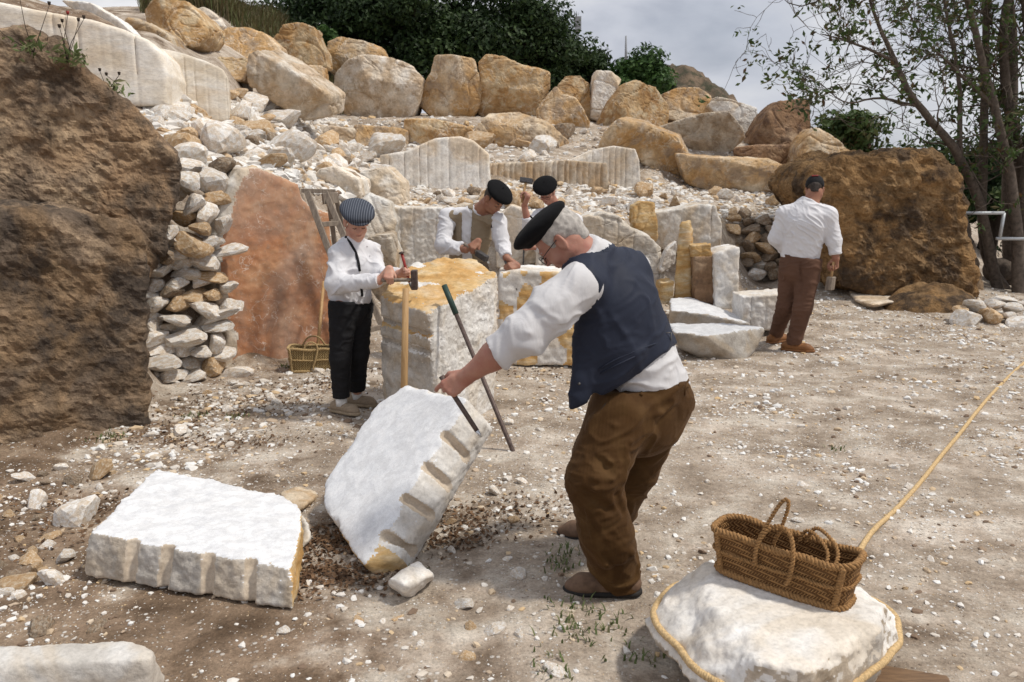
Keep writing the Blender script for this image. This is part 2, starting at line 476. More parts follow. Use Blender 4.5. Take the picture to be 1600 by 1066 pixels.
def groundmat():
    m, t, b = newmat('trodden_quarry_floor')
    tc = N(t, 'ShaderNodeTexCoord'); v = tc.outputs['Object']
    big = noise(t, v, .55, 5, .55, .4); mid = noise(t, v, 3.2, 7, .6); fine = noise(t, v, 26, 6, .7)
    soil = ramp(t, mid, [(.32, (.11, .074, .048)), (.5, (.225, .160, .110)), (.68, (.35, .265, .19))])
    dust = ramp(t, mid, [(.32, (.235, .185, .14)), (.5, (.39, .325, .262)), (.66, (.55, .495, .425))])
    # the floor gets paler with marble dust towards the open yard on the right and back
    sx = N(t, 'ShaderNodeSeparateXYZ', {0: v})
    g = math2(t, 'ADD', math2(t, 'MULTIPLY', sx.outputs['X'], .16), math2(t, 'MULTIPLY', sx.outputs['Y'], .085))
    g = math2(t, 'ADD', g, math2(t, 'MULTIPLY', big, 1.5))
    f = ramp(t, math2(t, 'ADD', g, math2(t, 'MULTIPLY', math2(t, 'SUBTRACT', mid, .5), .9)), [(.80, g3(0)), (1.9, g3(1))])
    col = mixc(t, f, soil, dust)
    st_ = noise(t, N(t, 'ShaderNodeMapping', {'Vector': v, 'Scale': (.5, 1.3, 1), 'Rotation': (0, 0, .35)}).outputs[0], 1.9, 6, .62, .8)
    col = mixc(t, .85, col, ramp(t, st_, [(.34, (.76, .73, .70)), (.5, g3(1)), (.65, (1.2, 1.2, 1.22))]), 'MULTIPLY')
    col = mixc(t, .75, col, ramp(t, fine, [(.28, g3(.58)), (.5, g3(.95)), (.75, g3(1.28))]), 'MULTIPLY')
    gr_ = noise(t, v, 90, 4, .7)
    col = mixc(t, .8, col, ramp(t, gr_, [(.3, g3(.62)), (.5, g3(1)), (.7, g3(1.3))]), 'MULTIPLY')
    h = math2(t, 'ADD', math2(t, 'ADD', math2(t, 'MULTIPLY', fine, .7), math2(t, 'MULTIPLY', mid, .7)), math2(t, 'MULTIPLY', gr_, .35))
    for sc, thr, c, amt in ((42, .50, (.66, .63, .59), .10), (80, .52, (.62, .59, .55), .10), (55, .5, (.20, .155, .12), .10)):
        vo = N(t, 'ShaderNodeTexVoronoi', {'Vector': v, 'Scale': float(sc), 'Randomness': 1.0})
        s = N(t, 'ShaderNodeSeparateColor', {0: vo.outputs['Color']})
        pick = ramp(t, s.outputs[0], [(1 - amt - .01, g3(0)), (1 - amt, g3(1))])
        spot = ramp(t, vo.outputs['Distance'], [(.28, g3(1)), (.42, g3(0))])
        k = math2(t, 'MULTIPLY', math2(t, 'MULTIPLY', pick, spot), ramp(t, noise(t, v, 2.3 + sc * .01, 3), [(.42, g3(0)), (.58, g3(.85))]))
        col = mixc(t, k, col, c4(c))
        h = math2(t, 'ADD', h, math2(t, 'MULTIPLY', k, .35))
    t.links.new(col, b.inputs['Base Color']); b.inputs['Roughness'].default_value = .95
    b.inputs['Specular IOR Level'].default_value = .15
    bump(t, b, h, .8, .02)
    return m
M['ground'] = groundmat()

def chipmat(name, stops, rough=.85):
    """loose chips: every chip has its own tint, stored per chip"""
    m, t, b = newmat(name)
    a = N(t, 'ShaderNodeAttribute', attribute_name='tint')
    col = ramp(t, a.outputs['Fac'], stops)
    v = N(t, 'ShaderNodeTexCoord').outputs['Object']
    n = noise(t, v, 30, 4, .6)
    col = mixc(t, .7, col, ramp(t, n, [(.3, g3(.8)), (.7, g3(1.1))]), 'MULTIPLY')
    t.links.new(col, b.inputs['Base Color']); b.inputs['Roughness'].default_value = rough
    b.inputs['Specular IOR Level'].default_value = .2
    return m
CH = [(0, (.20, .14, .10)), (.12, (.36, .27, .19)), (.24, (.50, .40, .30)), (.36, (.58, .42, .24)), (.48, (.60, .55, .49)), (.62, (.68, .65, .61)), (1, (.76, .755, .74))]
M['chips'] = chipmat('marble_chips', CH)
M['leaflitter'] = chipmat('leaf_litter', [(0, (.06, .035, .022)), (.5, (.13, .075, .042)), (1, (.23, .14, .08))])

def simple(name, col, rough=.7, metal=0.0, n_s=20, var=.25, bmp=0, bd=.003, spec=.3, sheen=0):
    m, t, b = newmat(name)
    v = coords(t)
    n = noise(t, v, n_s, 5, .6)
    c = mixc(t, .9, c4(col), ramp(t, n, [(.3, g3(1 - var)), (.7, g3(1 + var))]), 'MULTIPLY')
    t.links.new(c, b.inputs['Base Color']); b.inputs['Roughness'].default_value = rough; b.inputs['Metallic'].default_value = metal
    b.inputs['Specular IOR Level'].default_value = spec
    if sheen: b.inputs['Sheen Weight'].default_value = sheen; b.inputs['Sheen Roughness'].default_value = .4
    if bmp: bump(t, b, n, bmp, bd)
    return m
def cloth(name, col, rough=.85, weave=700, wr=18, wstr=.5, wdist=.012, sheen=.0, var=.12, stripes=None, wale=None, highlight=None, crease=.7):
    m, t, b = newmat(name)
    v = coords(t)
    n1 = noise(t, N(t, 'ShaderNodeMapping', {'Vector': v, 'Scale': (1, 1, .45), 'Rotation': (.5, .4, .3)}).outputs[0], wr, 3, .5, 1.0)
    n2 = noise(t, v, 6, 4, .6)
    c = mixc(t, .9, c4(col), ramp(t, n2, [(.3, g3(1 - var)), (.7, g3(1 + var))]), 'MULTIPLY')
    if stripes:
        w = N(t, 'ShaderNodeTexWave', {'Vector': N(t, 'ShaderNodeTexCoord').outputs['Object'], 'Scale': stripes[0], 'Distortion': .2}, bands_direction='X')
        c = mixc(t, ramp(t, w.outputs['Fac'], [(.80, g3(0)), (.93, g3(.6))]), c, c4(stripes[1]))
    if highlight:
        lw = N(t, 'ShaderNodeTexNoise', {'Vector': v, 'Scale': 5.5, 'Detail': 3.0, 'Distortion': 1.5})
        c = mixc(t, ramp(t, lw.outputs['Fac'], [(.45, g3(0)), (.7, g3(.55))]), c, c4(highlight))  # soft blotches of lighter colour, painted highlights of the nap
    t.links.new(c, b.inputs['Base Color']); b.inputs['Roughness'].default_value = rough
    b.inputs['Specular IOR Level'].default_value = .15
    if sheen: b.inputs['Sheen Weight'].default_value = sheen; b.inputs['Sheen Roughness'].default_value = .35; b.inputs['Sheen Tint'].default_value = (*[min(1, x * 3 + .1) for x in col], 1)
    fine = N(t, 'ShaderNodeTexNoise', {'Vector': v, 'Scale': float(weave), 'Detail': 1.0}).outputs['Fac']
    if wale:
        w = N(t, 'ShaderNodeTexWave', {'Vector': v, 'Scale': float(wale), 'Distortion': .5}, bands_direction='X')
        fine = math2(t, 'ADD', fine, w.outputs['Fac'])
    cr = N(t, 'ShaderNodeTexNoise', {'Vector': N(t, 'ShaderNodeMapping', {'Vector': v, 'Scale': (1, 1, .4), 'Rotation': (.7, .5, .2)}).outputs[0], 'Scale': wr * .55, 'Detail': 2.0, 'Roughness': .45, 'Distortion': .8}, noise_type='RIDGED_MULTIFRACTAL')
    cr.normalize = True
    h = math2(t, 'ADD', math2(t, 'ADD', math2(t, 'MULTIPLY', n1, .5), math2(t, 'MULTIPLY', cr.outputs['Fac'], crease)), math2(t, 'MULTIPLY', fine, .05))
    bump(t, b, h, wstr, wdist)
    return m
M['shirt'] = cloth('white_cotton', (.66, .66, .69), wr=16, wstr=.6, wdist=.020, var=.03)
M['shirt2'] = cloth('white_cotton_thick', (.60, .595, .61), wr=12, wstr=.6, wdist=.022, var=.03)
M['navy'] = cloth('navy_wool', (.022, .027, .045), rough=.62, wr=9, wstr=.45, wdist=.014, sheen=.25)
M['beige'] = cloth('beige_cotton', (.27, .215, .15), wr=10, wstr=.4, wdist=.012)
M['cord'] = cloth('brown_corduroy', (.060, .028, .008), rough=.75, wr=7, wstr=.7, wdist=.02, sheen=.35, var=.2, wale=60, highlight=(.125, .068, .025), crease=.9)
M['brown_tr'] = cloth('brown_cotton', (.115, .062, .042), wr=12, wstr=.55, wdist=.014, var=.15)
M['black'] = cloth('black_cloth', (.016, .016, .018), wr=13, wstr=.7, wdist=.02, sheen=.25)
M['beret'] = cloth('black_felt', (.007, .007, .008), wr=8, wstr=.3, wdist=.008, sheen=.15, rough=.95)
M['capcloth'] = cloth('striped_cap_cloth', (.045, .052, .07), wr=9, wstr=.2, wdist=.006, stripes=(20.0, (.22, .24, .28)))
M['darktr'] = cloth('dark_brown_cloth', (.05, .035, .025), wr=10)
M['grey_hair'] = simple('grey_hair', (.40, .375, .35), .7, n_s=60, var=.35, bmp=.5, bd=.004)
M['dark_hair'] = simple('dark_hair', (.035, .025, .02), .6, n_s=150, var=.5, bmp=.5, bd=.003)
M['shoe_suede'] = simple('tan_suede', (.30, .235, .17), .9, n_s=60, var=.2, bmp=.4)
M['shoe_brown'] = simple('brown_leather', (.20, .085, .028), .6, n_s=30, var=.3, bmp=.3)
M['shoe_mud'] = simple('muddy_leather', (.14, .085, .055), .8, n_s=25, var=.4, bmp=.4)
M['sole'] = simple('rubber_sole', (.02, .018, .017), .8)
M['sole_tan'] = simple('tan_sole', (.33, .26, .18), .8)
M['sock'] = simple('white_sock', (.72, .72, .72), .9)
M['wood'] = None
def woodmat(name, a, b_, s=1.0, ax=(12, 12, 1)):
    m, t, b = newmat(name)
    v = coords(t, stretch=ax)
    n = noise(t, v, 5 * s, 6, .6, .8)
    c = ramp(t, n, [(.3, a), (.7, b_)])
    t.links.new(c, b.inputs['Base Color']); b.inputs['Roughness'].default_value = .65
    bump(t, b, n, .3, .004)
    return m
M['wood'] = woodmat('pale_ash_wood', (.32, .185, .075), (.50, .32, .15))
M['wood_grey'] = woodmat('weathered_wood', (.13, .10, .078), (.30, .245, .19))
M['wood_beam'] = woodmat('brown_beam_wood', (.10, .055, .028), (.22, .13, .065), ax=(2, 14, 14))
M['steel'] = simple('dark_steel', (.10, .095, .095), .45, .7, n_s=60, var=.4, bmp=.2)
M['rusty'] = simple('rusty_steel', (.115, .085, .075), .6, .45, n_s=50, var=.4, bmp=.3)
M['bright'] = simple('bright_steel', (.55, .56, .58), .35, .9, n_s=30, var=.15)
M['galv'] = simple('galvanised_pipe', (.50, .53, .56), .5, .4, n_s=14, var=.15)
M['greentape'] = simple('green_tape', (.028, .055, .045), .5)
M['redpaint'] = simple('red_paint', (.26, .028, .022), .45, n_s=60, var=.3)
M['glass'] = simple('spectacle_frame', (.02, .02, .022), .3)
M['ropeM'] = simple('sisal_rope', (.56, .40, .21), .9, n_s=90, var=.35, bmp=.8, bd=.004)
M['bark'] = simple('grey_bark', (.115, .092, .075), .95, n_s=18, var=.45, bmp=.8, bd=.02)
M['bark_d'] = simple('dark_bark', (.045, .034, .026), .95, n_s=18, var=.45, bmp=.8, bd=.02)
M['antenna'] = simple('grey_mast', (.22, .23, .25), .6)

def skinmat(name, a, red):
    m, t, b = newmat(name)
    v = coords(t)
    n = noise(t, v, 14, 5, .6); n2 = noise(t, v, 160, 3, .6)
    c = ramp(t, n, [(.3, red), (.6, a)])
    t.links.new(c, b.inputs['Base Color']); b.inputs['Roughness'].default_value = .55
    b.inputs['Specular IOR Level'].default_value = .35
    b.inputs['Subsurface Weight'].default_value = .12
    b.inputs['Subsurface Radius'].default_value = (.008, .003, .002)
    bump(t, b, math2(t, 'ADD', n2, n), .35, .0025)
    return m
M['skin_old'] = skinmat('weathered_skin', (.43, .225, .165), (.37, .155, .115))
M['skin_tan'] = skinmat('tanned_skin', (.33, .165, .105), (.27, .115, .075))
M['skin_boy'] = skinmat('young_skin', (.56, .32, .235), (.50, .24, .175))
M['lip'] = simple('lip', (.35, .12, .10), .5)

def esparto(name, a, b_, sc):
    m, t, b = newmat(name)
    v = coords(t, rnd=False)
    w1 = N(t, 'ShaderNodeTexWave', {'Vector': v, 'Scale': sc, 'Distortion': .6, 'Detail': 1.0}, bands_direction='DIAGONAL').outputs['Fac']
    fl = N(t, 'ShaderNodeMapping', {'Vector': v, 'Scale': (-1, 1, 1)}).outputs[0]
    w2 = N(t, 'ShaderNodeTexWave', {'Vector': fl, 'Scale': sc, 'Distortion': .6, 'Detail': 1.0}, bands_direction='DIAGONAL').outputs['Fac']
    # herringbone: the slant flips from row to row
    sx = N(t, 'ShaderNodeSeparateXYZ', {0: v})
    row = math2(t, 'GREATER_THAN', math2(t, 'FRACT', math2(t, 'MULTIPLY', sx.outputs['Z'], 46.0)), .5)
    h = N(t, 'ShaderNodeMixRGB', {'Fac': row, 'Color1': w1, 'Color2': w2}).outputs['Color']
    n = noise(t, v, 40, 5, .7)
    c = mixc(t, ramp(t, math2(t, 'MULTIPLY', h, n), [(.1, g3(0)), (.45, g3(1))]), c4(a), c4(b_))
    t.links.new(c, b.inputs['Base Color']); b.inputs['Roughness'].default_value = .85
    b.inputs['Specular IOR Level'].default_value = .2
    bump(t, b, math2(t, 'ADD', h, math2(t, 'MULTIPLY', n, .5)), .9, .006)
    return m
M['basket'] = esparto('brown_esparto_weave', (.12, .058, .021), (.33, .18, .072), 44.0)
M['basket_rim'] = simple('brown_esparto_braid', (.30, .165, .066), .85, n_s=120, var=.5, bmp=.8, bd=.004)
M['basket2'] = esparto('straw_weave', (.19, .125, .05), (.42, .31, .155), 30.0)
M['basket2_rim'] = simple('straw_braid', (.42, .30, .15), .85, n_s=120, var=.45, bmp=.8, bd=.004)

def leafmat(name, a, b_, c_):
    m, t, b = newmat(name)
    at_ = N(t, 'ShaderNodeAttribute', attribute_name='tint')
    c = ramp(t, at_.outputs['Fac'], [(0, a), (.5, b_), (1, c_)])
    t.links.new(c, b.inputs['Base Color']); b.inputs['Roughness'].default_value = .6
    b.inputs['Specular IOR Level'].default_value = .3
    tr = N(t, 'ShaderNodeBsdfTranslucent', {'Color': c})
    mxs = N(t, 'ShaderNodeMixShader', {0: .25, 1: b.outputs[0], 2: tr.outputs[0]})
    t.links.new(mxs.outputs[0], t.nodes['Material Output'].inputs['Surface'])
    return m
M['leaf_dark'] = leafmat('dark_oak_leaves', (.014, .028, .010), (.030, .058, .018), (.060, .10, .030))
M['leaf_mid'] = leafmat('green_leaves', (.025, .055, .015), (.05, .11, .026), (.10, .18, .05))
M['leaf_spring'] = leafmat('young_green_leaves', (.04, .07, .02), (.075, .12, .035), (.10, .055, .025))
M['drygrass'] = leafmat('dry_grass', (.07, .055, .025), (.14, .11, .05), (.10, .13, .045))
M['weed'] = leafmat('weed_green', (.08, .11, .035), (.13, .17, .06), (.22, .21, .11))
# ================================================================== terrain
PROF = {   # photo column -> (distance, height) profile of the ground along it
 -500: [(0,0),(4,0),(5,.3),(6.5,1.6),(8,2.2),(9.2,2.8),(9.8,3.6),(12,4.4),(16,5),(24,6.5),(60,7)],
 0:    [(0,0),(4.5,0),(5.1,.1),(6,1.0),(8,2.0),(9.4,2.6),(9.9,3.5),(12,4.4),(16,5.0),(24,6.5),(60,7)],
 150:  [(0,0),(5.1,.02),(5.7,.1),(7,1.2),(8.5,2.2),(9.8,2.65),(10.2,3.4),(12,4.0),(16,4.7),(24,6.4),(60,7)],
 250:  [(0,0),(5.8,.02),(6.85,.06),(7.25,.45),(7.6,1.4),(8.3,1.95),(10,2.5),(10.7,2.75),(11.1,3.3),(13,3.9),(16,4.5),(22,6),(60,7)],
 340:  [(0,0),(6.6,.04),(7.35,.07),(7.6,.4),(7.9,1.5),(8.5,1.9),(10,2.2),(11.5,2.5),(12.3,2.7),(12.8,3.3),(16,4.2),(22,6.2),(60,7)],
 430:  [(0,0),(7.3,.06),(8.0,.09),(8.3,.5),(8.6,1.6),(9.5,2.0),(11,2.25),(14,2.7),(15,3.0),(16,3.8),(19,4.4),(24,6),(60,7)],
 520:  [(0,0),(7.6,.08),(8.8,.15),(9.4,1.1),(11,1.75),(13,2.05),(15,2.3),(17,2.55),(19,3.1),(22,3.6),(28,5),(60,6)],
 600:  [(0,0),(6,.03),(8,.1),(10.3,.3),(10.9,1.25),(12.5,1.55),(14.3,1.66),(14.9,2.05),(16,2.25),(17.3,2.4),(18.2,3.0),(20,3.2),(24,3.6),(60,5)],
 700:  [(0,0),(6,.03),(7,.14),(9.5,.33),(10.7,.4),(11.3,1.2),(13,1.45),(14.3,1.58),(14.8,2.15),(16.5,2.3),(17.5,2.42),(18.2,3.0),(20,3.2),(24,3.6),(60,5)],
 850:  [(0,0),(7,.08),(9.5,.33),(10.6,.38),(11.3,1.1),(13,1.42),(14.5,1.58),(15.0,2.1),(16.5,2.3),(18,2.5),(18.8,3.0),(20,3.2),(24,3.5),(60,4.5)],
 1000: [(0,0),(8,.03),(10.4,.1),(11.2,.6),(11.7,1.1),(13,1.35),(14.8,1.56),(15.6,1.75),(17,2.2),(19,2.85),(20,3.05),(24,3.2),(60,3.6)],
 1100: [(0,0),(8,.02),(10.4,.08),(11.5,.35),(12.1,.95),(13,1.25),(15.5,1.47),(16.3,1.65),(17,1.95),(18.5,2.4),(20,2.8),(24,2.9),(60,3)],
 1200: [(0,0),(8,.02),(12.6,.10),(13.1,.14),(13.4,1.1),(14.5,1.35),(15.5,1.45),(17,1.9),(19,2.5),(20,2.65),(24,2.6),(60,2)],
 1300: [(0,0),(8,.02),(12,.08),(12.7,.12),(13.1,.95),(14.5,1.3),(16,1.65),(18,2.2),(20,2.3),(24,2.2),(60,1)],
 1420: [(0,0),(8,.02),(11,.05),(13,.4),(15,.9),(20,1.3),(60,.8)],
 1620: [(0,0),(8,.02),(12,.04),(16,.1),(60,.2)],
 2300: [(0,0),(60,0)],
}
_cols = sorted(PROF)
def Hraw(x, y):
    x = np.asarray(x, float); y = np.asarray(y, float)
    yc = np.maximum(y, .6)
    f = .982 * yc + .187 * np.maximum(0, 1.7 - .12 * yc)
    px = np.clip(800 + F * x / f, _cols[0], _cols[-1] - 1e-6)
    Z = np.stack([np.interp(yc, [a for a, b in PROF[c]], [b for a, b in PROF[c]]) for c in _cols])
    j = np.clip(np.searchsorted(_cols, px, side='right') - 1, 0, len(_cols) - 2)
    c = np.array(_cols, float); w = (px - c[j]) / (c[j + 1] - c[j]); w = w * w * (3 - 2 * w)
    ii = np.arange(px.size).reshape(px.shape)
    Zf = Z.reshape(len(_cols), -1)
    a = Zf[j.ravel(), ii.ravel()]; b = Zf[j.ravel() + 1, ii.ravel()]
    return (a * (1 - w.ravel()) + b * w.ravel()).reshape(px.shape)
def H(x, y):
    x = np.atleast_1d(np.asarray(x, float)); y = np.atleast_1d(np.asarray(y, float))
    P = np.stack([x, y, np.zeros_like(x)], -1).reshape(-1, 3)
    n = fbm(P * .9, 3) * .05 + fbm(P * 4.5 + 5, 3) * .022
    return Hraw(x, y) + (n * np.clip((P[:, 1] - 1) / 8, .35, 1.6)).reshape(x.shape)
def Hs(x, y): return float(H(x, y)[0])
gx = np.concatenate([-np.geomspace(500, 10.5, 26), np.arange(-10, 15.01, .075), np.geomspace(15.6, 600, 26)])
gy = np.concatenate([-np.geomspace(60, 3.2, 10), np.arange(-3, 1.5, .25), np.arange(1.5, 24.01, .075), np.geomspace(24.6, 900, 34)])
GX, GY = np.meshgrid(gx, gy, indexing='ij')
GZ = H(GX.ravel(), GY.ravel()).reshape(GX.shape)
far = np.clip((np.hypot(GX, GY) - 45) / 80, 0, 1)
GZ = GZ * (1 - far) + far * 1.0
nv = np.arange(GX.size).reshape(GX.shape)
Qg = np.stack([nv[:-1, :-1], nv[1:, :-1], nv[1:, 1:], nv[:-1, 1:]], -1).reshape(-1, 4)
g_o = obj('ground', mkmesh('ground', np.stack([GX, GY, GZ], -1).reshape(-1, 3), Qg), M['ground'])
tag(g_o, 'pale trodden quarry floor of soil and marble dust rising to terraces', kind='structure')

# far brown hillside behind the boulders on the skyline
hx = np.linspace(-1, 1, 60); hy = np.linspace(-1, 1, 30)
HX, HY = np.meshgrid(hx, hy, indexing='ij')
hb = at(1020, 100, 70)
HZ = np.clip(1 - (HX ** 2 + HY ** 2), 0, 1) ** .8 * 9.0
P_ = np.stack([HX * 17, HY * 14, HZ * 0], -1).reshape(-1, 3)
HZ = HZ + (fbm(P_ * .4, 4) * 1.6).reshape(HZ.shape) * (HZ > 0)
HV = np.stack([HX * 9.5 + at(1040, 100, 74)[0], HY * 12 + 74, HZ + 2.2], -1).reshape(-1, 3)
nv = np.arange(HX.size).reshape(HX.shape)
Qh = np.stack([nv[:-1, :-1], nv[1:, :-1], nv[1:, 1:], nv[:-1, 1:]], -1).reshape(-1, 4)
M['hill'] = rockmat('scrubby_hillside', (.05, .045, .03), (.10, .075, .05), (.17, .12, .08), dark=(.035, .04, .02), scale=.5, bmp=.8, bd=.3)
tag(obj('hill', mkmesh('hill', HV, Qh), M['hill']), 'brown scrubby hill far behind the boulders', kind='structure')

# ================================================================== rocks
def polysd(pts, X, Z):
    pts = np.asarray(pts, float); d = np.full(X.shape, 1e9); s = np.zeros(X.shape, bool)
    n = len(pts)
    for i in range(n):
        a = pts[i]; b = pts[(i + 1) % n]; e = b - a
        wx = X - a[0]; wz = Z - a[1]
        t = np.clip((wx * e[0] + wz * e[1]) / (e @ e + 1e-12), 0, 1)
        d = np.minimum(d, (wx - t * e[0]) ** 2 + (wz - t * e[1]) ** 2)
        c = ((a[1] > Z) != (b[1] > Z)) & (X < (b[0] - a[0]) * (Z - a[1]) / ((b[1] - a[1]) if abs(b[1] - a[1]) > 1e-9 else 1e-9) + a[0])
        s ^= c
    return np.sqrt(d) * np.where(s, -1, 1)
def boulder(name, label, cat, px, Y, t, mat, seed, yaw=0.0, skew=(0, 0), res=50, rnd=.010, cuts=7, amp=.012, cut=.42,
            groove=None, sink=0.0, group=None, matfn=None, rough2=.02, parent=None, rug=0.0, smooth=True, lean=0.0):
    """a rock whose near face has the given outline; real depth t behind it, chopped by facet planes and roughened"""
    r = np.random.default_rng(seed)
    if name == 'boulder' and not rug: rug = .020; smooth = False; rough2 = 0
    px = np.asarray(px, float); c = px.mean(0)
    dx = A3(math.cos(yaw), math.sin(yaw), 0); n = A3(-math.sin(yaw), math.cos(yaw), 0)
    pl = unit(n + A3(0, 0, lean))
    P0 = at(c[0], c[1], Y)
    P3 = np.array([onplane(x, y, P0, pl) for x, y in px])
    s = (P3 - P0) @ dx; z = P3[:, 2] - P0[2]
    if sink: z = np.where(z < np.percentile(z, 35), z - sink, z)
    w0 = -lean * z
    poly = np.stack([s, z], -1); ext = poly.max(0) - poly.min(0); size = ext.max()
    h = size / res; m = 3 * h
    lo = A3(poly[:, 0].min() - m - abs(skew[0]) * t, -m, poly[:, 1].min() - m - abs(skew[1]) * t)
    hi = A3(poly[:, 0].max() + m + abs(skew[0]) * t, t + m, poly[:, 1].max() + m + abs(skew[1]) * t)
    vx = Vox(lo, hi, h)
    X, Wd, Z = np.meshgrid(*vx.ax, indexing='ij')
    if skew == (0, 0):
        d2 = polysd(poly, X[:, 0, :], Z[:, 0, :])[:, None, :]
    else:
        d2 = polysd(poly, X - skew[0] * Wd, Z - skew[1] * Wd)
    rr = rnd * size
    W2 = Wd
    if groove:
        g, gw, gd = groove[:3]
        gi = np.floor(X / g); h1 = np.sin(gi * 12.9898 + seed * 78.2) * 43758.5; h1 = h1 - np.floor(h1); h2 = np.sin(gi * 39.346 + seed * 11.1) * 24634.6; h2 = h2 - np.floor(h2)
        ph = (X / g) % 1 + .26 * (h2 - .5)
        zf = np.clip(.75 + .9 * fbm(np.stack([gi.ravel() * 3.1, 0 * gi.ravel(), Z.ravel() * 2.2], -1), 2).reshape(X.shape), .15, 1.2)
        prof = np.clip((gw * (.7 + .6 * h1) / 2 - np.abs(ph - .5)) / .06, 0, 1) * gd * (.35 + 1.0 * h1) * zf
        W2 = Wd - prof
    qa = d2 + rr + 0 * Wd; qb = np.abs(W2 - t / 2) - t / 2 + rr
    d = np.sqrt(np.maximum(qa, 0) ** 2 + np.maximum(qb, 0) ** 2) + np.minimum(np.maximum(qa, qb), 0) - rr
    for _ in range(cuts):
        a = r.uniform(0, 2 * math.pi); tl = r.uniform(.25, .95)
        nn = A3(math.sin(tl) * math.cos(a), -math.cos(tl), math.sin(tl) * math.sin(a))
        sup = (poly[:, 0] * nn[0] + poly[:, 1] * nn[2]).max()
        off = sup - r.uniform(.12, 1.0) * cut * size * (.4 + .6 * (tl < .6))
        dd = X * nn[0] + Wd * nn[1] + Z * nn[2] - off
        k = .006 * size; hh = np.clip(.5 - .5 * (dd - d) / k, 0, 1)
        d = dd * (1 - hh) + d * hh + k * hh * (1 - hh)
    vx.D = d.astype(np.float32)
    V, Q = vx.mesh()
    Nn = vnormals(V, Q)
    o3 = r.uniform(0, 50, 3)
    if amp:
        V = V + Nn * (amp * size * (fbm(V / size * 2.4 + o3, 4) + .35 * ridge(V / size * 4 + o3, 3) - .15))[:, None]
    if rough2:
        V = V + Nn * (rough2 * fbm(V * 14 + o3, 3))[:, None]
    if rug:
        Nn = vnormals(V, Q)
        cf = 1.0 if name == 'boulder' else .22
        V = V - Nn * (cf * rug * 1.3 * np.exp(-(pnoise(V * 1.15 + o3 + 40) / .035) ** 2) + cf * rug * .7 * np.exp(-(pnoise(V * 2.3 * A3(1, 1, 1.6) + o3 + 60) / .03) ** 2))[:, None]
        V = V + Nn * (rug * (ridge(V * A3(1.6, 1.6, 2.6) + o3, 4) + .6 * ridge((V + .3 * V[:, [2, 0, 1]]) * 5.0 + o3, 3) + .8 * fbm(V * 1.3 + o3, 3) + .3 * fbm(V * 20, 2)))[:, None]
    V[:, 1] -= lean * V[:, 2]
    Wv = P0 + V[:, :1] * dx + V[:, 1:2] * n + V[:, 2:] * A3(0, 0, 1)
    mats = mat if isinstance(mat, (list, tuple)) else [mat]
    if parent is not None: o = part(name, Wv, Q, list(mats), parent, smooth)
    else: o = thing(name, Wv, Q, list(mats), label, cat, group, smooth)
    if matfn is not None:
        fc = V[Q].mean(1); fn = np.cross(V[Q[:, 2]] - V[Q[:, 0]], V[Q[:, 3]] - V[Q[:, 1]]); fn /= np.linalg.norm(fn, axis=1)[:, None] + 1e-12
        o.data.polygons.foreach_set('material_index', matfn(fc, fn, poly).astype(np.int32))
    return o
def hull_planes(P):
    bm = bmesh.new()
    for p in P: bm.verts.new(p)
    bmesh.ops.convex_hull(bm, input=bm.verts)
    bm.normal_update()
    c = np.mean(P, 0); out = []
    for f in bm.faces:
        n = A3(*f.normal); o = n @ A3(*f.verts[0].co)
        if n @ c > o: n, o = -n, -o
        if not any(np.dot(n, m) > .9995 and abs(o - q) < 2e-3 for m, q in out): out.append((n, o))
    bm.free(); return out
def hullblock(name, label, cat, P, h, mats, seed=0, flat=None, ops=None, amp=.008, fr=9, matfn=None, k=.012, group=None, ampfn=None, edge=.012):
    P = np.asarray(P, float); vx = Vox(P.min(0) - 4 * h, P.max(0) + 4 * h, h)
    sl, G = vx.reg(vx.lo, vx.lo + vx.h * vx.n, 0)
    # broken, nibbled edges: the distance field is warped by noise
    wob = 0
    if edge:
        flat = G.reshape(-1, 3)
        wob = ((fbm(flat * 7 + seed, 4, 2.6, .6) + .3) * edge * 1.8).reshape(G.shape[:-1])
    d = None; m1 = np.full(G.shape[:-1], -9.0); m2 = m1.copy()
    for n, o in hull_planes(P):
        e = G @ n - o
        m2 = np.maximum(m2, np.minimum(m1, e)); m1 = np.maximum(m1, e)
        if d is None: d = e
        else:
            hh = np.clip(.5 - .5 * (e - d) / k, 0, 1); d = e * (1 - hh) + d * hh + k * hh * (1 - hh)
    vx.D = (d + wob * np.exp(-((m1 - m2) / .022) ** 2)).astype(np.float32)
    if ops: ops(vx)
    V, Q = vx.mesh(); Nn = vnormals(V, Q)
    a = (ampfn(V, Nn) if ampfn is not None else 1.0) * amp
    V = V + Nn * (a * (fbm(V * fr + seed, 4) + .4 * ridge(V * fr * 1.7 + seed, 2)))[:, None]
    o = thing(name, V, Q, list(mats), label, cat, group)
    if matfn is not None:
        fc = V[Q].mean(1); fn = np.cross(V[Q[:, 2]] - V[Q[:, 0]], V[Q[:, 3]] - V[Q[:, 1]]); fn /= np.linalg.norm(fn, axis=1)[:, None] + 1e-12
        mi = matfn(fc, fn).astype(np.int32)
        o.data.polygons.foreach_set('material_index', mi)
        if flat is not None: o.data.polygons.foreach_set('use_smooth', ~np.isin(mi, flat))
    return o

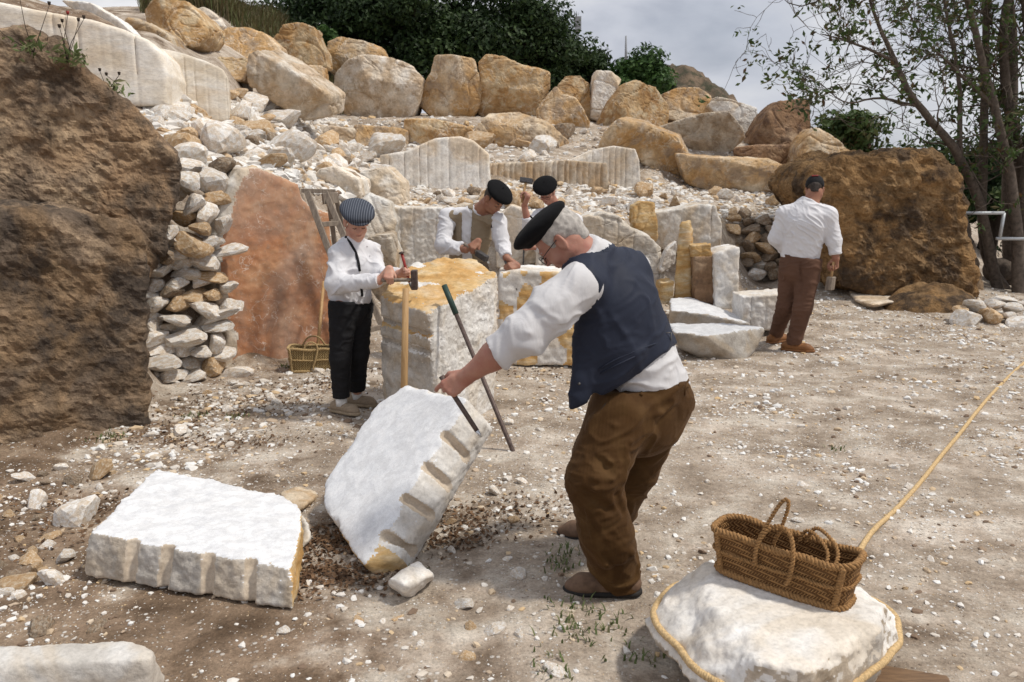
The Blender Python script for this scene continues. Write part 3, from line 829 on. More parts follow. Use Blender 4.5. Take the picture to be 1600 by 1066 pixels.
# ---- a library of small faceted stones, shared by all rubble
def ico(sub):
    bm = bmesh.new(); bmesh.ops.create_icosphere(bm, subdivisions=sub, radius=1)
    V = np.array([v.co[:] for v in bm.verts]); T = np.array([[v.index for v in f.verts] for f in bm.faces]); bm.free()
    return V, T
ICO = {k: ico(k) for k in (1, 2, 3)}
def stone_shape(seed, sub=3, cuts=11, flat=.7):
    r = np.random.default_rng(seed); D, T = ICO[sub]
    rad_ = np.full(len(D), 1.25)
    for _ in range(cuts):
        n = unit(r.normal(size=3)); o = r.uniform(.55, .95); c = D @ n
        rad_ = np.where(c > .05, np.minimum(rad_, o / np.maximum(c, .05)), rad_)
    V = D * rad_[:, None]
    V = V * (1 + .05 * fbm(V * 1.7 + seed, 3))[:, None]
    V /= np.abs(V).max(0)
    return V, T
STONES = []
for i in range(22):
    V, T = stone_shape(100 + i, 3 if i < 16 else 2, cuts=8 + i % 7)
    STONES.append((V, T))
_sm = {}
def stone_mesh(i, mk, sh=False):
    key = (i, mk)
    if key not in _sm:
        V, T = STONES[i]; me = mkmesh('stone', V, T, False); me.materials.append(M[mk]); _sm[key] = me
    return _sm[key]
def stone(name, p, half, mk, rot=None, parent=None, label=None, cat=None, group=None, i=None, r=rng):
    """a faceted stone centred at p with half sizes"""
    i = int(r.integers(0, 16)) if i is None else i
    o = bpy.data.objects.new(name, stone_mesh(i, mk)); COL.objects.link(o)
    base = A3(*parent.location) if parent is not None else 0
    o.location = np.asarray(p) - base; o.scale = half
    o.rotation_euler = rot if rot is not None else (r.uniform(-.3, .3), r.uniform(-.3, .3), r.uniform(0, 6.28))
    if parent is not None: o.parent = parent
    return tag(o, label, cat, group)
OCT = (np.array([(1, 0, 0), (-1, 0, 0), (0, 1, 0), (0, -1, 0), (0, 0, 1), (0, 0, -1)], float), np.array([(0, 2, 4), (2, 1, 4), (1, 3, 4), (3, 0, 4), (2, 0, 5), (1, 2, 5), (3, 1, 5), (0, 3, 5)]))
def stuff_stones(name, P, S, tint, mat, label, seed, kind='stuff', flatmin=.35, cat=None, tiny=False):
    """thousands of small chips joined into one mesh"""
    r = np.random.default_rng(seed); n = len(P)
    D, T = ICO[1] if not tiny else OCT
    vs = []
    for k in range(14):
        if tiny: v = OCT[0] * np.random.default_rng(900 + k).uniform(.6, 1.1, (6, 1)) + np.random.default_rng(950 + k).normal(0, .12, (6, 3))
        else: v, _ = stone_shape(500 + k, 1, 7)
        vs.append(v)
    vs = np.array(vs)
    a = vs[r.integers(0, 14, n)]
    sc = np.stack([r.uniform(.7, 1.3, n), r.uniform(.55, 1.0, n), r.uniform(flatmin, .75, n)], -1) * S[:, None]
    a = a * sc[:, None, :]
    th = r.uniform(0, 6.283, n); tx = r.normal(0, .3, n); c, s_ = np.cos(th), np.sin(th)
    y2 = a[..., 1] * np.cos(tx)[:, None] - a[..., 2] * np.sin(tx)[:, None]; z2 = a[..., 1] * np.sin(tx)[:, None] + a[..., 2] * np.cos(tx)[:, None]
    x3 = a[..., 0] * c[:, None] - y2 * s_[:, None]; y3 = a[..., 0] * s_[:, None] + y2 * c[:, None]
    V = np.stack([x3, y3, z2], -1) + P[:, None, :]
    m = D.shape[0]
    Q = (T[None] + (np.arange(n) * m)[:, None, None]).reshape(-1, 3)
    me = mkmesh(name, V.reshape(-1, 3), Q, False)
    at_ = me.attributes.new('tint', 'FLOAT', 'POINT'); at_.data.foreach_set('value', np.repeat(tint, m).astype(np.float32))
    return tag(obj(name, me, mat), label, cat, None, kind)
# ================================================================== boulders of the terraces
def B(label, px, Y, t, mk, seed, **k):
    name = k.pop('name', 'boulder'); cat = k.pop('cat', 'boulder')
    k.setdefault('group', None)
    ms = k.pop('mats', None)
    return boulder(name, label, cat, px, Y, t, [M[q] for q in ms] if ms else M[mk], seed, **k)
top = 'b_orange b_tan'
# top left
CUTG = (.085, .16, .012)
B('long smooth white cut marble bench with faint drill lines behind the dark rock', [(-60,-6),(0,3),(54,14),(142,30),(190,45),(230,62),(250,82),(262,115),(260,164),(220,166),(100,172),(-60,180)], 9.9, 1.4, 'bench', 1, name='marble_bench', cat='marble block', yaw=.18, groove=(.12, .12, .03), res=120, cuts=0, amp=.006, rnd=.02, rough2=.004)
B('tan sawn marble bench with vertical drill lines beside the white one', [(250,74),(284,83),(321,95),(348,108),(356,122),(359,190),(338,192),(258,172)], 11.2, 1.2, 'bench', 2, name='marble_bench', cat='marble block', yaw=.3, groove=(.13, .13, .03), res=80, cuts=1, amp=.01, rnd=.03, cut=.08, rough2=.004)
B('large ochre boulder highest at the top left of the quarry', [(210,8),(230,-8),(275,-5),(294,14),(312,34),(310,50),(297,66),(257,72),(236,56),(216,30)], 14, 1.2, 'b_orange', 3)
B('low brown boulder wedged above the white bench', [(186,27),(216,30),(250,51),(262,76),(236,80),(190,60)], 13, .9, 'b_tan', 4)
B('white leaning slab lying on the crest of the white bench', [(80,-6),(128,-2),(176,27),(198,50),(145,45)], 12, .5, 'b_white', 5, name='marble_slab', cat='marble slab')
B('small white boulder perched between two ochre boulders at top left', [(306,12),(314,10),(334,24),(341,38),(317,50),(310,27)], 16, .4, 'b_white', 6)
B('broad tan boulder under the grassy bank', [(294,72),(306,50),(338,35),(371,34),(398,44),(419,64),(424,92),(388,98),(338,94),(300,86)], 16, 1.3, 'b_tan', 7)
B('small yellow boulder below the broad tan one', [(328,98),(338,88),(375,88),(381,101),(380,126),(361,124)], 14.2, .6, 'b_orange', 8)
B('big striped pale boulder sloping down to the right above the rubble', [(386,84),(398,79),(439,101),(486,135),(508,152),(505,182),(459,192),(425,165),(388,135),(384,108)], 14, 1.1, 'b_pale', 9, skew=(.1, .15))
B('upright orange boulder with dark lichen against the dry grass', [(426,64),(442,40),(466,34),(486,39),(490,57),(501,78),(503,100),(452,106),(427,92)], 18, 1.0, 'b_orange', 10)
B('tan block tucked behind the striped pale boulder', [(436,103),(496,100),(501,140),(486,140),(448,122)], 16.5, .8, 'b_tan', 11)
# top row
B('huge pale tan boulder at the left end of the top row', [(500,145),(508,105),(530,85),(560,78),(600,82),(635,95),(656,118),(650,150),(640,178),(604,192),(560,190),(515,184),(500,168)], 19, 1.8, 'b_pale', 12, cuts=7)
B('tan boulder showing behind the huge pale one below the trees', [(502,100),(504,60),(525,51),(560,57),(590,68),(600,90),(560,100),(510,110)], 21, 1.2, 'b_tan', 13)
B('tall waisted ochre boulder second in the top row', [(679,84),(699,84),(739,89),(744,108),(751,128),(748,162),(733,190),(706,190),(675,184),(653,163),(656,132),(672,111)], 19.5, 1.4, 'b_tan', 14)
B('big squarish ochre boulder with slanting top in the middle of the top row', [(748,98),(760,86),(787,89),(827,105),(859,111),(860,135),(849,152),(843,182),(820,190),(760,187),(747,176),(752,128)], 19.8, 1.5, 'b_orange', 15, cuts=6)
B('rugged brown boulder with a pointed shoulder beside the squarish ochre one', [(840,169),(858,145),(871,132),(881,145),(901,152),(923,189),(920,208),(888,216),(872,208),(844,188)], 18.4, 1.0, 'b_tan', 16)
B('upright orange brown boulder behind the rugged pointed one', [(874,132),(885,118),(908,116),(923,128),(926,190),(902,185),(878,160)], 19.6, .9, 'b_orange', 17)
B('leaning pale upright boulder with smooth faces', [(931,111),(955,111),(972,122),(966,138),(949,165),(941,190),(925,184),(927,145)], 19.6, .9, 'b_white', 18, cuts=3)
B('large rounded brown boulder right of the leaning pale one', [(934,198),(952,159),(972,132),(996,123),(1030,132),(1053,165),(1049,192),(1030,202),(996,206),(962,206)], 19, 1.4, 'b_orange', 19)
B('tan boulder on the skyline in front of the far hill', [(1040,145),(1060,137),(1094,135),(1114,149),(1118,180),(1070,190),(1044,184)], 20.3, 1.1, 'b_tan', 20)
B('pale grey boulder on the skyline beside the brown pointed one', [(1115,162),(1128,150),(1151,154),(1190,167),(1192,192),(1178,222),(1158,210),(1130,180)], 19.6, 1.0, 'b_white', 21)
B('striped pale block tilted across the right of the terraces', [(1036,197),(1060,189),(1100,177),(1138,174),(1161,199),(1168,216),(1138,245),(1124,249),(1080,242),(1046,236)], 17.8, 1.2, 'b_pale', 22, cuts=6)
B('dark reddish brown boulder rising highest at the right end', [(1180,222),(1205,176),(1225,157),(1269,151),(1275,162),(1268,216),(1251,232),(1195,234)], 18.5, 1.2, 'b_brown', 23)
B('low brown squared stone under the dark reddish boulder', [(1163,230),(1195,226),(1256,227),(1258,238),(1247,260),(1195,252),(1163,240)], 17, .8, 'b_brown', 24)
B('pointed ochre boulder next to the large brown earth rock', [(1257,230),(1269,213),(1283,199),(1310,216),(1340,240),(1319,254),(1280,268),(1257,264)], 16.4, 1.0, 'b_tan', 25)
B('long flat topped tan block lying on the right gravel bank', [(1064,243),(1100,248),(1161,252),(1209,252),(1231,263),(1224,290),(1203,305),(1161,311),(1128,308),(1085,292)], 15.5, 1.0, 'b_tan', 26, skew=(0, .1), cuts=6)
B('low white boulder beside the long tan block', [(1227,270),(1249,257),(1282,267),(1266,288),(1224,299)], 15.2, .6, 'b_white', 27)
B('big split boulder with a white left edge and ochre flank', [(930,236),(942,209),(966,186),(1003,193),(1057,216),(1074,250),(1090,292),(1060,302),(1030,300),(1005,262),(985,240)], 15.9, 1.1, ['b_tan'][0], 28, skew=(.25, .1), cuts=4)
B('broad mauve tan boulder in the second tier', [(732,218),(746,196),(763,176),(810,174),(854,189),(891,220),(890,234),(820,240),(760,242)], 17.5, 1.3, 'b_tan', 29, cuts=5)
B('yellow stained block left of the broad mauve tan boulder', [(629,186),(679,186),(735,199),(735,230),(690,228),(640,242),(633,240)], 17.2, .8, 'b_orange', 30, amp=.02)
B('flat faced tan block in the second tier above the arched white one', [(553,196),(614,198),(634,203),(634,242),(556,240)], 17, .8, 'b_tan', 31, amp=.02, cuts=3)
B('half buried tan block at the left of the second tier', [(490,195),(555,202),(558,236),(496,232)], 17, .8, 'b_pale', 32, amp=.02, cuts=3)
B('arched white marble block with vertical drill grooves', [(592,243),(635,236),(679,216),(719,213),(739,219),(763,240),(767,284),(765,302),(700,304),(606,302)], 14.3, 1.0, 'b_white', 33, name='grooved_block', cat='marble block', groove=(.125, .16, .028), res=110, cuts=1, cut=.08, amp=.008, rnd=.02, rough2=.004)
B('long low marble block with rusty drill grooves in the second tier', [(765,256),(885,250),(948,255),(953,298),(834,304),(767,300)], 14.6, 1.1, 'b_pale', 34, name='grooved_block', cat='marble block', groove=(.105, .36, .04), res=130, cuts=0, amp=.008, rnd=.012, rough2=.006)
B('grey white wavy topped marble block with fine drill grooves', [(886,252),(928,233),(959,228),(993,233),(999,250),(1002,298),(945,300),(938,262)], 14.9, 1.0, 'b_white', 35, name='grooved_block', cat='marble block', groove=(.10, .26, .03), res=100, cuts=1, cut=.06, amp=.008, rnd=.02, rough2=.004)
# middle row, at the foot of the gravel bank
B('white marble block with tall drill grooves behind the boy', [(603,324),(690,325),(694,415),(690,440),(605,430)], 10.6, .7, 'b_white', 36, name='grooved_block', cat='marble block', groove=(.15, .2, .03), res=80, cuts=0, amp=.008, rnd=.015)
B('rounded white boulder with ochre rim behind the striped cap', [(545,330),(565,303),(600,318),(613,350),(606,372),(618,400),(614,450),(565,440)], 10.0, .7, 'b_white', 37, cuts=6)
B('pale boulder between the two men in berets', [(776,345),(800,323),(830,333),(846,360),(840,410),(800,430),(778,420)], 10.5, .8, 'b_white', 38)
B('squared white block just below the raised hammer', [(838,372),(905,372),(910,450),(842,450)], 9.9, .6, 'marble', 39, name='grooved_block', cat='marble block', groove=(.14, .18, .025), res=60, cuts=0, amp=.008, rnd=.012)
B('long grooved white boulder tapering right behind the old man', [(910,342),(942,334),(967,340),(983,356),(1012,369),(1034,389),(1038,440),(1030,480),(940,480),(908,420)], 10.3, .9, 'b_white', 40, groove=(.17, .16, .03), res=80, cuts=3, cut=.1, amp=.012)
B('upright orange stone behind the grooved boulder', [(994,325),(1008,317),(1023,319),(1027,375),(1012,382),(992,362)], 10.9, .5, 'ochre', 41)
B('broad white block with two drill grooves left of the stone wall', [(1020,332),(1060,327),(1095,319),(1118,322),(1128,350),(1128,392),(1060,396),(1022,385)], 11.1, .7, 'b_white', 42, name='grooved_block', cat='marble block', groove=(.19, .1, .03), res=60, cuts=3, cut=.1, amp=.02)
B('tall narrow ochre striped slab standing on end', [(1062,348),(1075,345),(1079,365),(1081,476),(1051,472),(1057,400)], 9.75, .22, 'ochre', 43, name='standing_slab', cat='marble slab', cuts=1, cut=.05, amp=.01, skew=(.35, 0))
B('grey stone slab leaning in the gap left of the ochre slab', [(1034,422),(1044,392),(1061,378),(1057,415),(1036,428)], 10.0, .3, 'rub_w', 44, name='leaning_stone', cat='stone', cuts=2)
B('squat ochre stone at the foot of the ochre slab', [(1033,442),(1053,440),(1052,478),(1032,474)], 9.7, .35, 'ochre', 45, name='squat_stone', cat='stone', cuts=2)
B('upright marble block with a brown weathered left face', [(1084,402),(1114,400),(1116,476),(1086,472)], 9.6, .5, 'b_brown', 46, name='upright_block', cat='marble block', cuts=0, amp=.012, rnd=.02)
B('upright white marble block with a grey crack line', [(1117,398),(1132,390),(1156,386),(1153,484),(1118,482)], 9.5, .5, 'marble', 47, name='upright_block', cat='marble block', cuts=1, cut=.08, amp=.012, rnd=.02)
B('small orange block lying on the brown upright block', [(1081,384),(1111,382),(1112,401),(1082,403)], 9.62, .3, 'ochre', 48, name='small_block', cat='marble block', cuts=1, cut=.15, amp=.02)
B('pale grey block with drill dots behind the walking man', [(1160,464),(1205,461),(1240,459),(1246,505),(1230,520),(1160,512)], 8.95, .45, 'marble', 49, name='grooved_block', cat='marble block', groove=(.16, .12, .015), res=60, cuts=0, amp=.008, rnd=.02)
B('squared marble block with an ochre face being split by the vest man', [(779,428),(800,422),(870,424),(905,430),(905,572),(840,572),(790,570),(780,560)], 7.15, .45, 'ochre', 50, name='worked_block', cat='marble block', cuts=1, cut=.05, amp=.012, rnd=.02, res=56, mats=('ochre', 'marble'), matfn=lambda fc, fn, poly: np.where((fn[:, 1] > -.5) | (fbm(fc * A3(3.5, 1, 2.2) + 7, 3) > .02) | (np.abs(fc[:, 0] + .16) < .018), 1, 0))
B('low pale stone on the floor behind the old man', [(868,545),(880,527),(905,520),(940,530),(940,560),(880,560)], 7.2, .4, 'marble_shaded_side', 51, name='low_stone', cat='stone')

# two wedge shaped blocks with snow white tops
def wedge(label, top, bot, seed, zt):
    P = [at(x, y, Y) for x, y, Y in top + bot]
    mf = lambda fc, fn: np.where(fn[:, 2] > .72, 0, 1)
    return hullblock('wedge_block', label, 'marble block', P, .022, [M['pure'], M['marble_shaded_side']], seed, matfn=mf, amp=.012)
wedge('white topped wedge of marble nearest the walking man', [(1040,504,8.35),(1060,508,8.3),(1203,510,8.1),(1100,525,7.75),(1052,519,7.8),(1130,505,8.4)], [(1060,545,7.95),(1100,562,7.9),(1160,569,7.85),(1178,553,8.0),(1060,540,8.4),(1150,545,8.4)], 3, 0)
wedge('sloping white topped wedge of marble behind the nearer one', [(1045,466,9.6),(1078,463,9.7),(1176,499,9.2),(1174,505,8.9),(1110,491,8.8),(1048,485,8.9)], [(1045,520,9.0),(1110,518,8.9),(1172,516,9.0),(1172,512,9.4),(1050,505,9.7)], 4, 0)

B('white boulder with an ochre foot above the child\'s cap', [(548,300),(560,270),(600,262),(625,285),(628,318),(600,335),(556,330)], 11.6, .9, 'b_white', 71)
B('broad white boulder behind the step ladder', [(468,300),(482,272),(520,262),(556,282),(560,330),(555,400),(500,400),(470,345)], 10.6, 1.0, 'b_white', 72)
B('rough white boulder low behind the child', [(556,400),(575,372),(606,368),(612,420),(612,480),(560,480)], 9.5, .6, 'b_pale', 73)
B('pale broken boulder behind the vest man\'s shoulder', [(690,330),(720,322),(770,326),(782,345),(780,420),(690,420)], 11.0, .7, 'b_white', 74, groove=(.2, .12, .02))
B('pale wedge stone in the gravel right of the raised hammer', [(872,345),(890,330),(914,338),(916,372),(880,378)], 11.0, .5, 'b_pale', 75)
# ---- left: dark rock, red slab
def lower_dark():
    px = [(-90,300),(-40,330),(60,330),(150,335),(205,350),(232,372),(226,420),(222,520),(224,650),(200,690),(150,700),(100,735),(0,752),(-90,790)]
    return boulder('dark_rock', 'huge dark brown weathered rock at the left edge', 'rock', px, 5.35, 2.0, M['earthrock'], 60, yaw=.72, res=110, cuts=5, cut=.10, amp=.02, rnd=.03, sink=.15, rough2=.0, rug=.05, smooth=False)
lower_dark()
boulder('dark_rock', 'overhanging tan brown rock shelf above the lower dark rock', 'rock', [(-90,30),(0,48),(40,48),(62,60),(72,72),(92,76),(130,110),(162,142),(200,165),(235,205),(262,235),(278,262),(273,310),(258,350),(254,392),(226,428),(120,420),(-90,420)], 6.3, 1.7, M['earthrock_tan'], 61, yaw=.62, res=110, cuts=4, cut=.07, amp=.02, rnd=.03, rough2=.0, rug=.05, smooth=False)
def slab_mat(fc, fn, poly):
    d = polysd(poly, fc[:, 0], fc[:, 2])
    left = fc[:, 0] < (poly[:, 0].min() + .30 + .12 * fbm(fc * A3(0, 0, 3.0) + 4, 3) + .25 * np.clip(fc[:, 2] - .35, 0, 1))
    edge = d > -(.10 + .10 * fbm(fc * 4, 3))
    return np.where((fn[:, 1] > -.55) | (edge & left), 1, 0)
boulder('red_slab', 'tall rust red slab with white scratches and a pale broken left edge', 'stone slab', [(376,264),(402,262),(440,276),(466,288),(474,312),(484,322),(516,332),(522,420),(517,552),(480,570),(420,588),(350,602),(344,560),(352,510),(338,480),(330,440),(334,370),(345,320),(360,285)], 7.6, .4, [M['red'], M['b_white']], 62, yaw=.66, res=120, cuts=0, amp=.010, rnd=.02, sink=.1, matfn=slab_mat, rough2=.012)
# ---- right: warm earth rock, foot rock, mound, flat slab
boulder('earth_rock', 'large warm brown earthy rock in front of the bare trees', 'rock', [(1272,290),(1283,264),(1330,246),(1352,240),(1380,250),(1415,240),(1465,246),(1497,282),(1510,320),(1516,380),(1524,440),(1530,475),(1420,478),(1340,450),(1326,446),(1320,370),(1290,325)], 11.6, 1.9, M['earthrock_warm'], 63, res=100, cuts=6, cut=.12, amp=.03, rnd=.05, rough2=0, rug=.075, smooth=False)
boulder('earth_rock', 'dark foot of rock sloping off the right of the warm brown rock', 'rock', [(1490,300),(1520,335),(1540,380),(1556,420),(1562,466),(1480,476),(1490,400)], 11.9, 1.2, M['earthrock'], 64, res=60, cuts=4, amp=.04, rnd=.06, rough2=0, rug=.05)
def mound():
    xs = np.linspace(0, 1, 70); ys = np.linspace(0, 1, 50); X, Y = np.meshgrid(xs, ys, indexing='ij')
    c = gp(1452, 488, .0); Vx = c[0] + (X - .5) * 1.25; Vy = c[1] + .1 + (Y - .5) * 1.1
    b = np.clip(1 - ((X - .55) * 2.0) ** 2 - ((Y - .5) * 2.0) ** 2, 0, 1)
    P = np.stack([Vx, Vy, 0 * Vx], -1).reshape(-1, 3)
    hz = b ** .7 * (.17 + .14 * X) + (b ** .5).reshape(b.shape) * (.11 * ridge(P * 2.2, 4) + .05 * fbm(P * 9, 3)).reshape(b.shape)
    Z = H(Vx.ravel(), Vy.ravel()).reshape(X.shape) + hz - .03
    nv = np.arange(X.size).reshape(X.shape); Q = np.stack([nv[:-1, :-1], nv[1:, :-1], nv[1:, 1:], nv[:-1, 1:]], -1).reshape(-1, 4)
    thing('earth_mound', np.stack([Vx, Vy, Z], -1).reshape(-1, 3), Q, M['earthrock_warm'], 'low crumbly brown earth mound beside the flat pale slab', 'mound')
mound()
P = [gp(x, y, .14) for x, y in ((1322,446),(1350,443),(1405,446),(1442,460),(1420,468),(1365,477),(1336,470))] + [gp(x, y, .0) for x, y in ((1325,458),(1360,485),(1425,472),(1400,455))]
hullblock('flat_slab', 'flat pale stone slab lying in front of the warm brown rock', 'stone slab', P, .025, [M['b_pale']], 5, amp=.015)

# ================================================================== worked blocks near the camera
# split block lying flat at the left, drill grooves along its front
ztop = .215
tp = [(140,829),(190,790),(222,758),(246,727),(330,750),(400,768),(452,772),(474,792),(474,812),(462,870),(457,884),(390,872),(300,858),(215,844)]
T3 = [gp(x, y, ztop - .00012 * (x - 300)) for x, y in tp]
B3 = [gp(x, y, .03) for x, y in ((128,902),(205,912),(320,935),(460,957),(474,900))] + [gp(472, 868, .03), gp(262, 800, .03)]
fl, fr_ = gp(140, 829, ztop), gp(457, 884, ztop); bl, brr = gp(128, 902, .03), gp(460, 957, .03)
GL1 = [((209,837),(203,906)), ((263,848),(257,918)), ((326,858),(324,925)), ((393,868),(391,937))]; GS1 = []
def gr1(vx):
    for (x0, y0), (x1, y1) in GL1:
        a, b = vx.cast(x0, y0 + 8), vx.cast(x1, y1 - 12)
        if a is None or b is None: continue
        d = unit(b - a); a = a - d * .05; b = b + d * .1; GS1.append((a, b, d))
        vx.cone(a, b, .029, .026, .004, op='s')
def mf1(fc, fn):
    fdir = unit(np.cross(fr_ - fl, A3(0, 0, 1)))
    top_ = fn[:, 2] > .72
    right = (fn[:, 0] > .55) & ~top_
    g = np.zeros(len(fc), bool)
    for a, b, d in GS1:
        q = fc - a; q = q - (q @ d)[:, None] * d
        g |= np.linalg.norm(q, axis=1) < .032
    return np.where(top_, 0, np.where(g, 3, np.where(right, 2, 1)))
hullblock('split_block', 'white topped split marble block with four drill grooves along its front', 'marble block', T3 + B3, .0085, [M['pure'], M['marble_shaded_side'], M['ochre'], M['groove']], 11, ops=gr1, matfn=mf1, amp=.009, ampfn=lambda V, Nn: np.where(Nn[:, 2] > .8, .12, 1.0), edge=.009, fr=16, flat=(1, 2))

# tilted slab that the old man levers up
n0 = unit(A3(-.50, -.42, .76)); pB = at(575, 885, 3.32)
face = [(565,884),(545,842),(520,812),(503,790),(505,752),(540,705),(570,660),(590,628),(632,599),(660,606),(690,615),(730,621)]
T3 = [onplane(x, y, pB, n0) for x, y in face]
TH = .26
edgeA, edgeB = onplane(730, 621, pB, n0), onplane(590, 850, pB, n0)     # upper right edge of the white face
side = unit(edgeB - edgeA)
outw = unit(np.cross(side, n0))
if outw[0] < 0: outw = -outw
P = T3 + [p - n0 * TH for p in T3]
P += [edgeA + side * .06 - n0 * .13 + outw * .075, edgeA + side * .2 - n0 * .15 + outw * .07, edgeB - n0 * .12 + outw * .06, edgeB + side * .04 - n0 * TH * .8 + outw * .03]
gf = (.215, .44, .655, .86)
L_e = np.linalg.norm(edgeB - edgeA)
GL2 = [((691,675),(733,718)), ((661,722),(704,762)), ((629,774),(677,809)), ((597,830),(650,865))]; GS2 = []
def gr2(vx):
    for f, ((x0, y0), (x1, y1)) in zip(gf, GL2):
        a, b = vx.cast(x0 + 6, y0 + 7), vx.cast(x1 - 4, y1 - 4)
        if a is None or b is None or np.linalg.norm(a - b) > .4: a = edgeA + side * L_e * f + outw * .028; b = a - n0 * (TH + .03) + outw * .04
        d = unit(b - a); a = a - d * .05; b = b + d * .08; GS2.append((a, b, d))
        vx.cone(a, b, .025, .025, .004, op='s')
def mf2(fc, fn):
    white = fn @ n0 > .75
    end = (fc - edgeA) @ side > L_e * .99
    g = np.zeros(len(fc), bool)
    for a, b, d in GS2:
        q = fc - a; q = q - (q @ d)[:, None] * d
        g |= np.linalg.norm(q, axis=1) < .0285
    return np.where(white, 0, np.where(g, 3, np.where(end, 2, 1)))
hullblock('tilted_slab', 'thick white marble slab tilted on edge under the old man\'s hand', 'marble slab', P, .009, [M['pure'], M['marble'], M['ochre'], M['groove']], 12, ops=gr2, matfn=mf2, amp=.008, ampfn=lambda V, Nn: np.where(Nn @ n0 > .8, .15, 1.0), edge=.010, fr=16, flat=(1, 2))
SLAB_N, SLAB_P = n0, pB
# prop stone under the slab
P = [gp(x, y, z) for x, y, z in ((606,905,.12),(655,876,.14),(682,897,.10),(640,882,.15),(605,915,.02),(636,941,.0),(680,905,.02),(650,880,.02),(632,915,.12))]
hullblock('prop_stone', 'small pale angular stone propping the tilted slab', 'stone', P, .012, [M['rub_w']], 13, amp=.012)
# stones beside the split block
P = [at(x, y, Y) for x, y, Y in ((436,766,4.2),(470,757,4.3),(500,767,4.2),(490,785,4.05),(470,800,4.0),(445,795,4.0),(478,800,4.3),(440,790,4.4),(495,790,4.4))]
hullblock('ochre_stone', 'ochre brown stone between the split block and the tilted slab', 'stone', P, .012, [M['rub_o']], 14, amp=.015)
P = [gp(x, y, z) for x, y, z in ((466,800,.12),(482,815,.12),(487,838,.08),(468,860,.03),(484,852,.0),(466,815,.0))]
hullblock('white_stone', 'white stone tucked against the right end of the split block', 'stone', P, .010, [M['marble']], 15, amp=.012)
# corner of another slab bottom left
P = [gp(x, y, .17) for x, y in ((-60,1012),(60,1004),(180,1000),(205,1000),(240,1016),(236,1030),(120,1028),(-60,1040))] + [gp(x, y, .0) for x, y in ((-60,1130),(238,1105),(262,1060),(-60,1060))]
hullblock('corner_slab', 'pale rough slab cut off by the bottom left of the picture', 'marble slab', P, .009, [M['marble']], 16, amp=.005, fr=20, k=.004, edge=.008)
# small upright stone
P = [gp(427,732,0), gp(440,736,0), gp(465,730,0), gp(450,722,0)] + [at(428,697,4.95), at(440,694,5.0), at(463,718,4.95), at(446,704,4.92)]
hullblock('upright_stone', 'small upright white stone standing alone on the soil', 'stone', P, .010, [M['marble']], 17, amp=.01)

# tall worked block in the middle
Fc, Lc, Rc, Bc = at(668, 487, 5.3), at(591, 456, 5.75), at(780, 428, 6.05), at(690, 399, 6.5)
top_pts = [Fc, Lc, Rc, Bc, at(640, 478, 5.42), at(640, 410, 6.3), at(745, 404, 6.5), at(605, 448, 5.9)]
bot_pts = [A3(Fc[0] + .05, Fc[1] + .02, .0), A3(Lc[0] + .0, Lc[1], .0), A3(Rc[0] - .03, Rc[1], .0), A3(Bc[0], Bc[1], .0)]
lf0, lf1 = Lc, Fc
def gr3(vx):
    for (x0, y0), (x1, y1) in (((597,500),(662,521)), ((597,531),(662,549)), ((597,560),(662,578)), ((597,586),(662,605)), ((597,615),(662,636))):
        a, b = vx.cast(x0, y0), vx.cast(x1, y1)
        if a is None or b is None: continue
        d = unit(b - a); vx.cone(a - d * .15, b + d * .04, .030, .028, .005, op='s')
    c = at(722, 500, 5.6); vx.cone(A3(c[0], c[1], 1.2), A3(c[0] + .02, c[1], -.1), .018, .018, .008, op='s')
    c = at(690, 480, 5.41); vx.cone(A3(c[0], c[1], 1.0), A3(c[0] + .0, c[1], -.1), .02, .02, .008, op='s')
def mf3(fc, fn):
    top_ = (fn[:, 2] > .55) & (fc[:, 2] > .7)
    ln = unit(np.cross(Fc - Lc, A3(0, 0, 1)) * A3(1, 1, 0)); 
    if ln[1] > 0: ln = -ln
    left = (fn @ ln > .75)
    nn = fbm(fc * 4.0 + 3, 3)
    return np.where(top_ & (nn > -.28), 1, np.where(left, 2, 0))  # left face away from the sun gets the marble with shade in its colour
hullblock('tall_block', 'tall marble block with an ochre top and drill grooves down its left face', 'marble block', top_pts + bot_pts, .013, [M['marble'], M['ochre'], M['marble_shaded_side']], 18, ops=gr3, matfn=mf3, amp=.012, fr=15, edge=.02, flat=(0, 2))

# boulder carrying the basket
tpx = [(1098,872),(1180,880),(1330,905),(1383,948),(1380,985),(1268,1050),(1186,1035),(1110,945)]
P = [gp(x, y, .35) for x, y in tpx] + [gp(x, y, .19) for x, y in ((1000,968),(1012,1000),(1070,1065),(1180,1120),(1320,1100),(1395,1035),(1406,985),(1402,955),(1050,915))] + [gp(x, y, .03) for x, y in ((1050,1020),(1120,1090),(1240,1140),(1360,1080),(1380,1010),(1320,930),(1120,930))]
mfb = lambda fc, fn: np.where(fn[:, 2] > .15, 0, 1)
o_ = hullblock('basket_boulder', 'big white marble boulder with a rope round it under the basket', 'boulder', P, .010, [M['marble'], M['marble_shaded_side']], 19, matfn=mfb, amp=.006, fr=12, edge=.022, k=.006, flat=(0, 1))
BOUL = o_
# ================================================================== stone walls and rubble
r3 = np.random.default_rng(21)
def mk_pick(w, o, g):
    u = r3.random(); return 'rub_w' if u < w else ('rub_o' if u < w + o else 'rub_g')
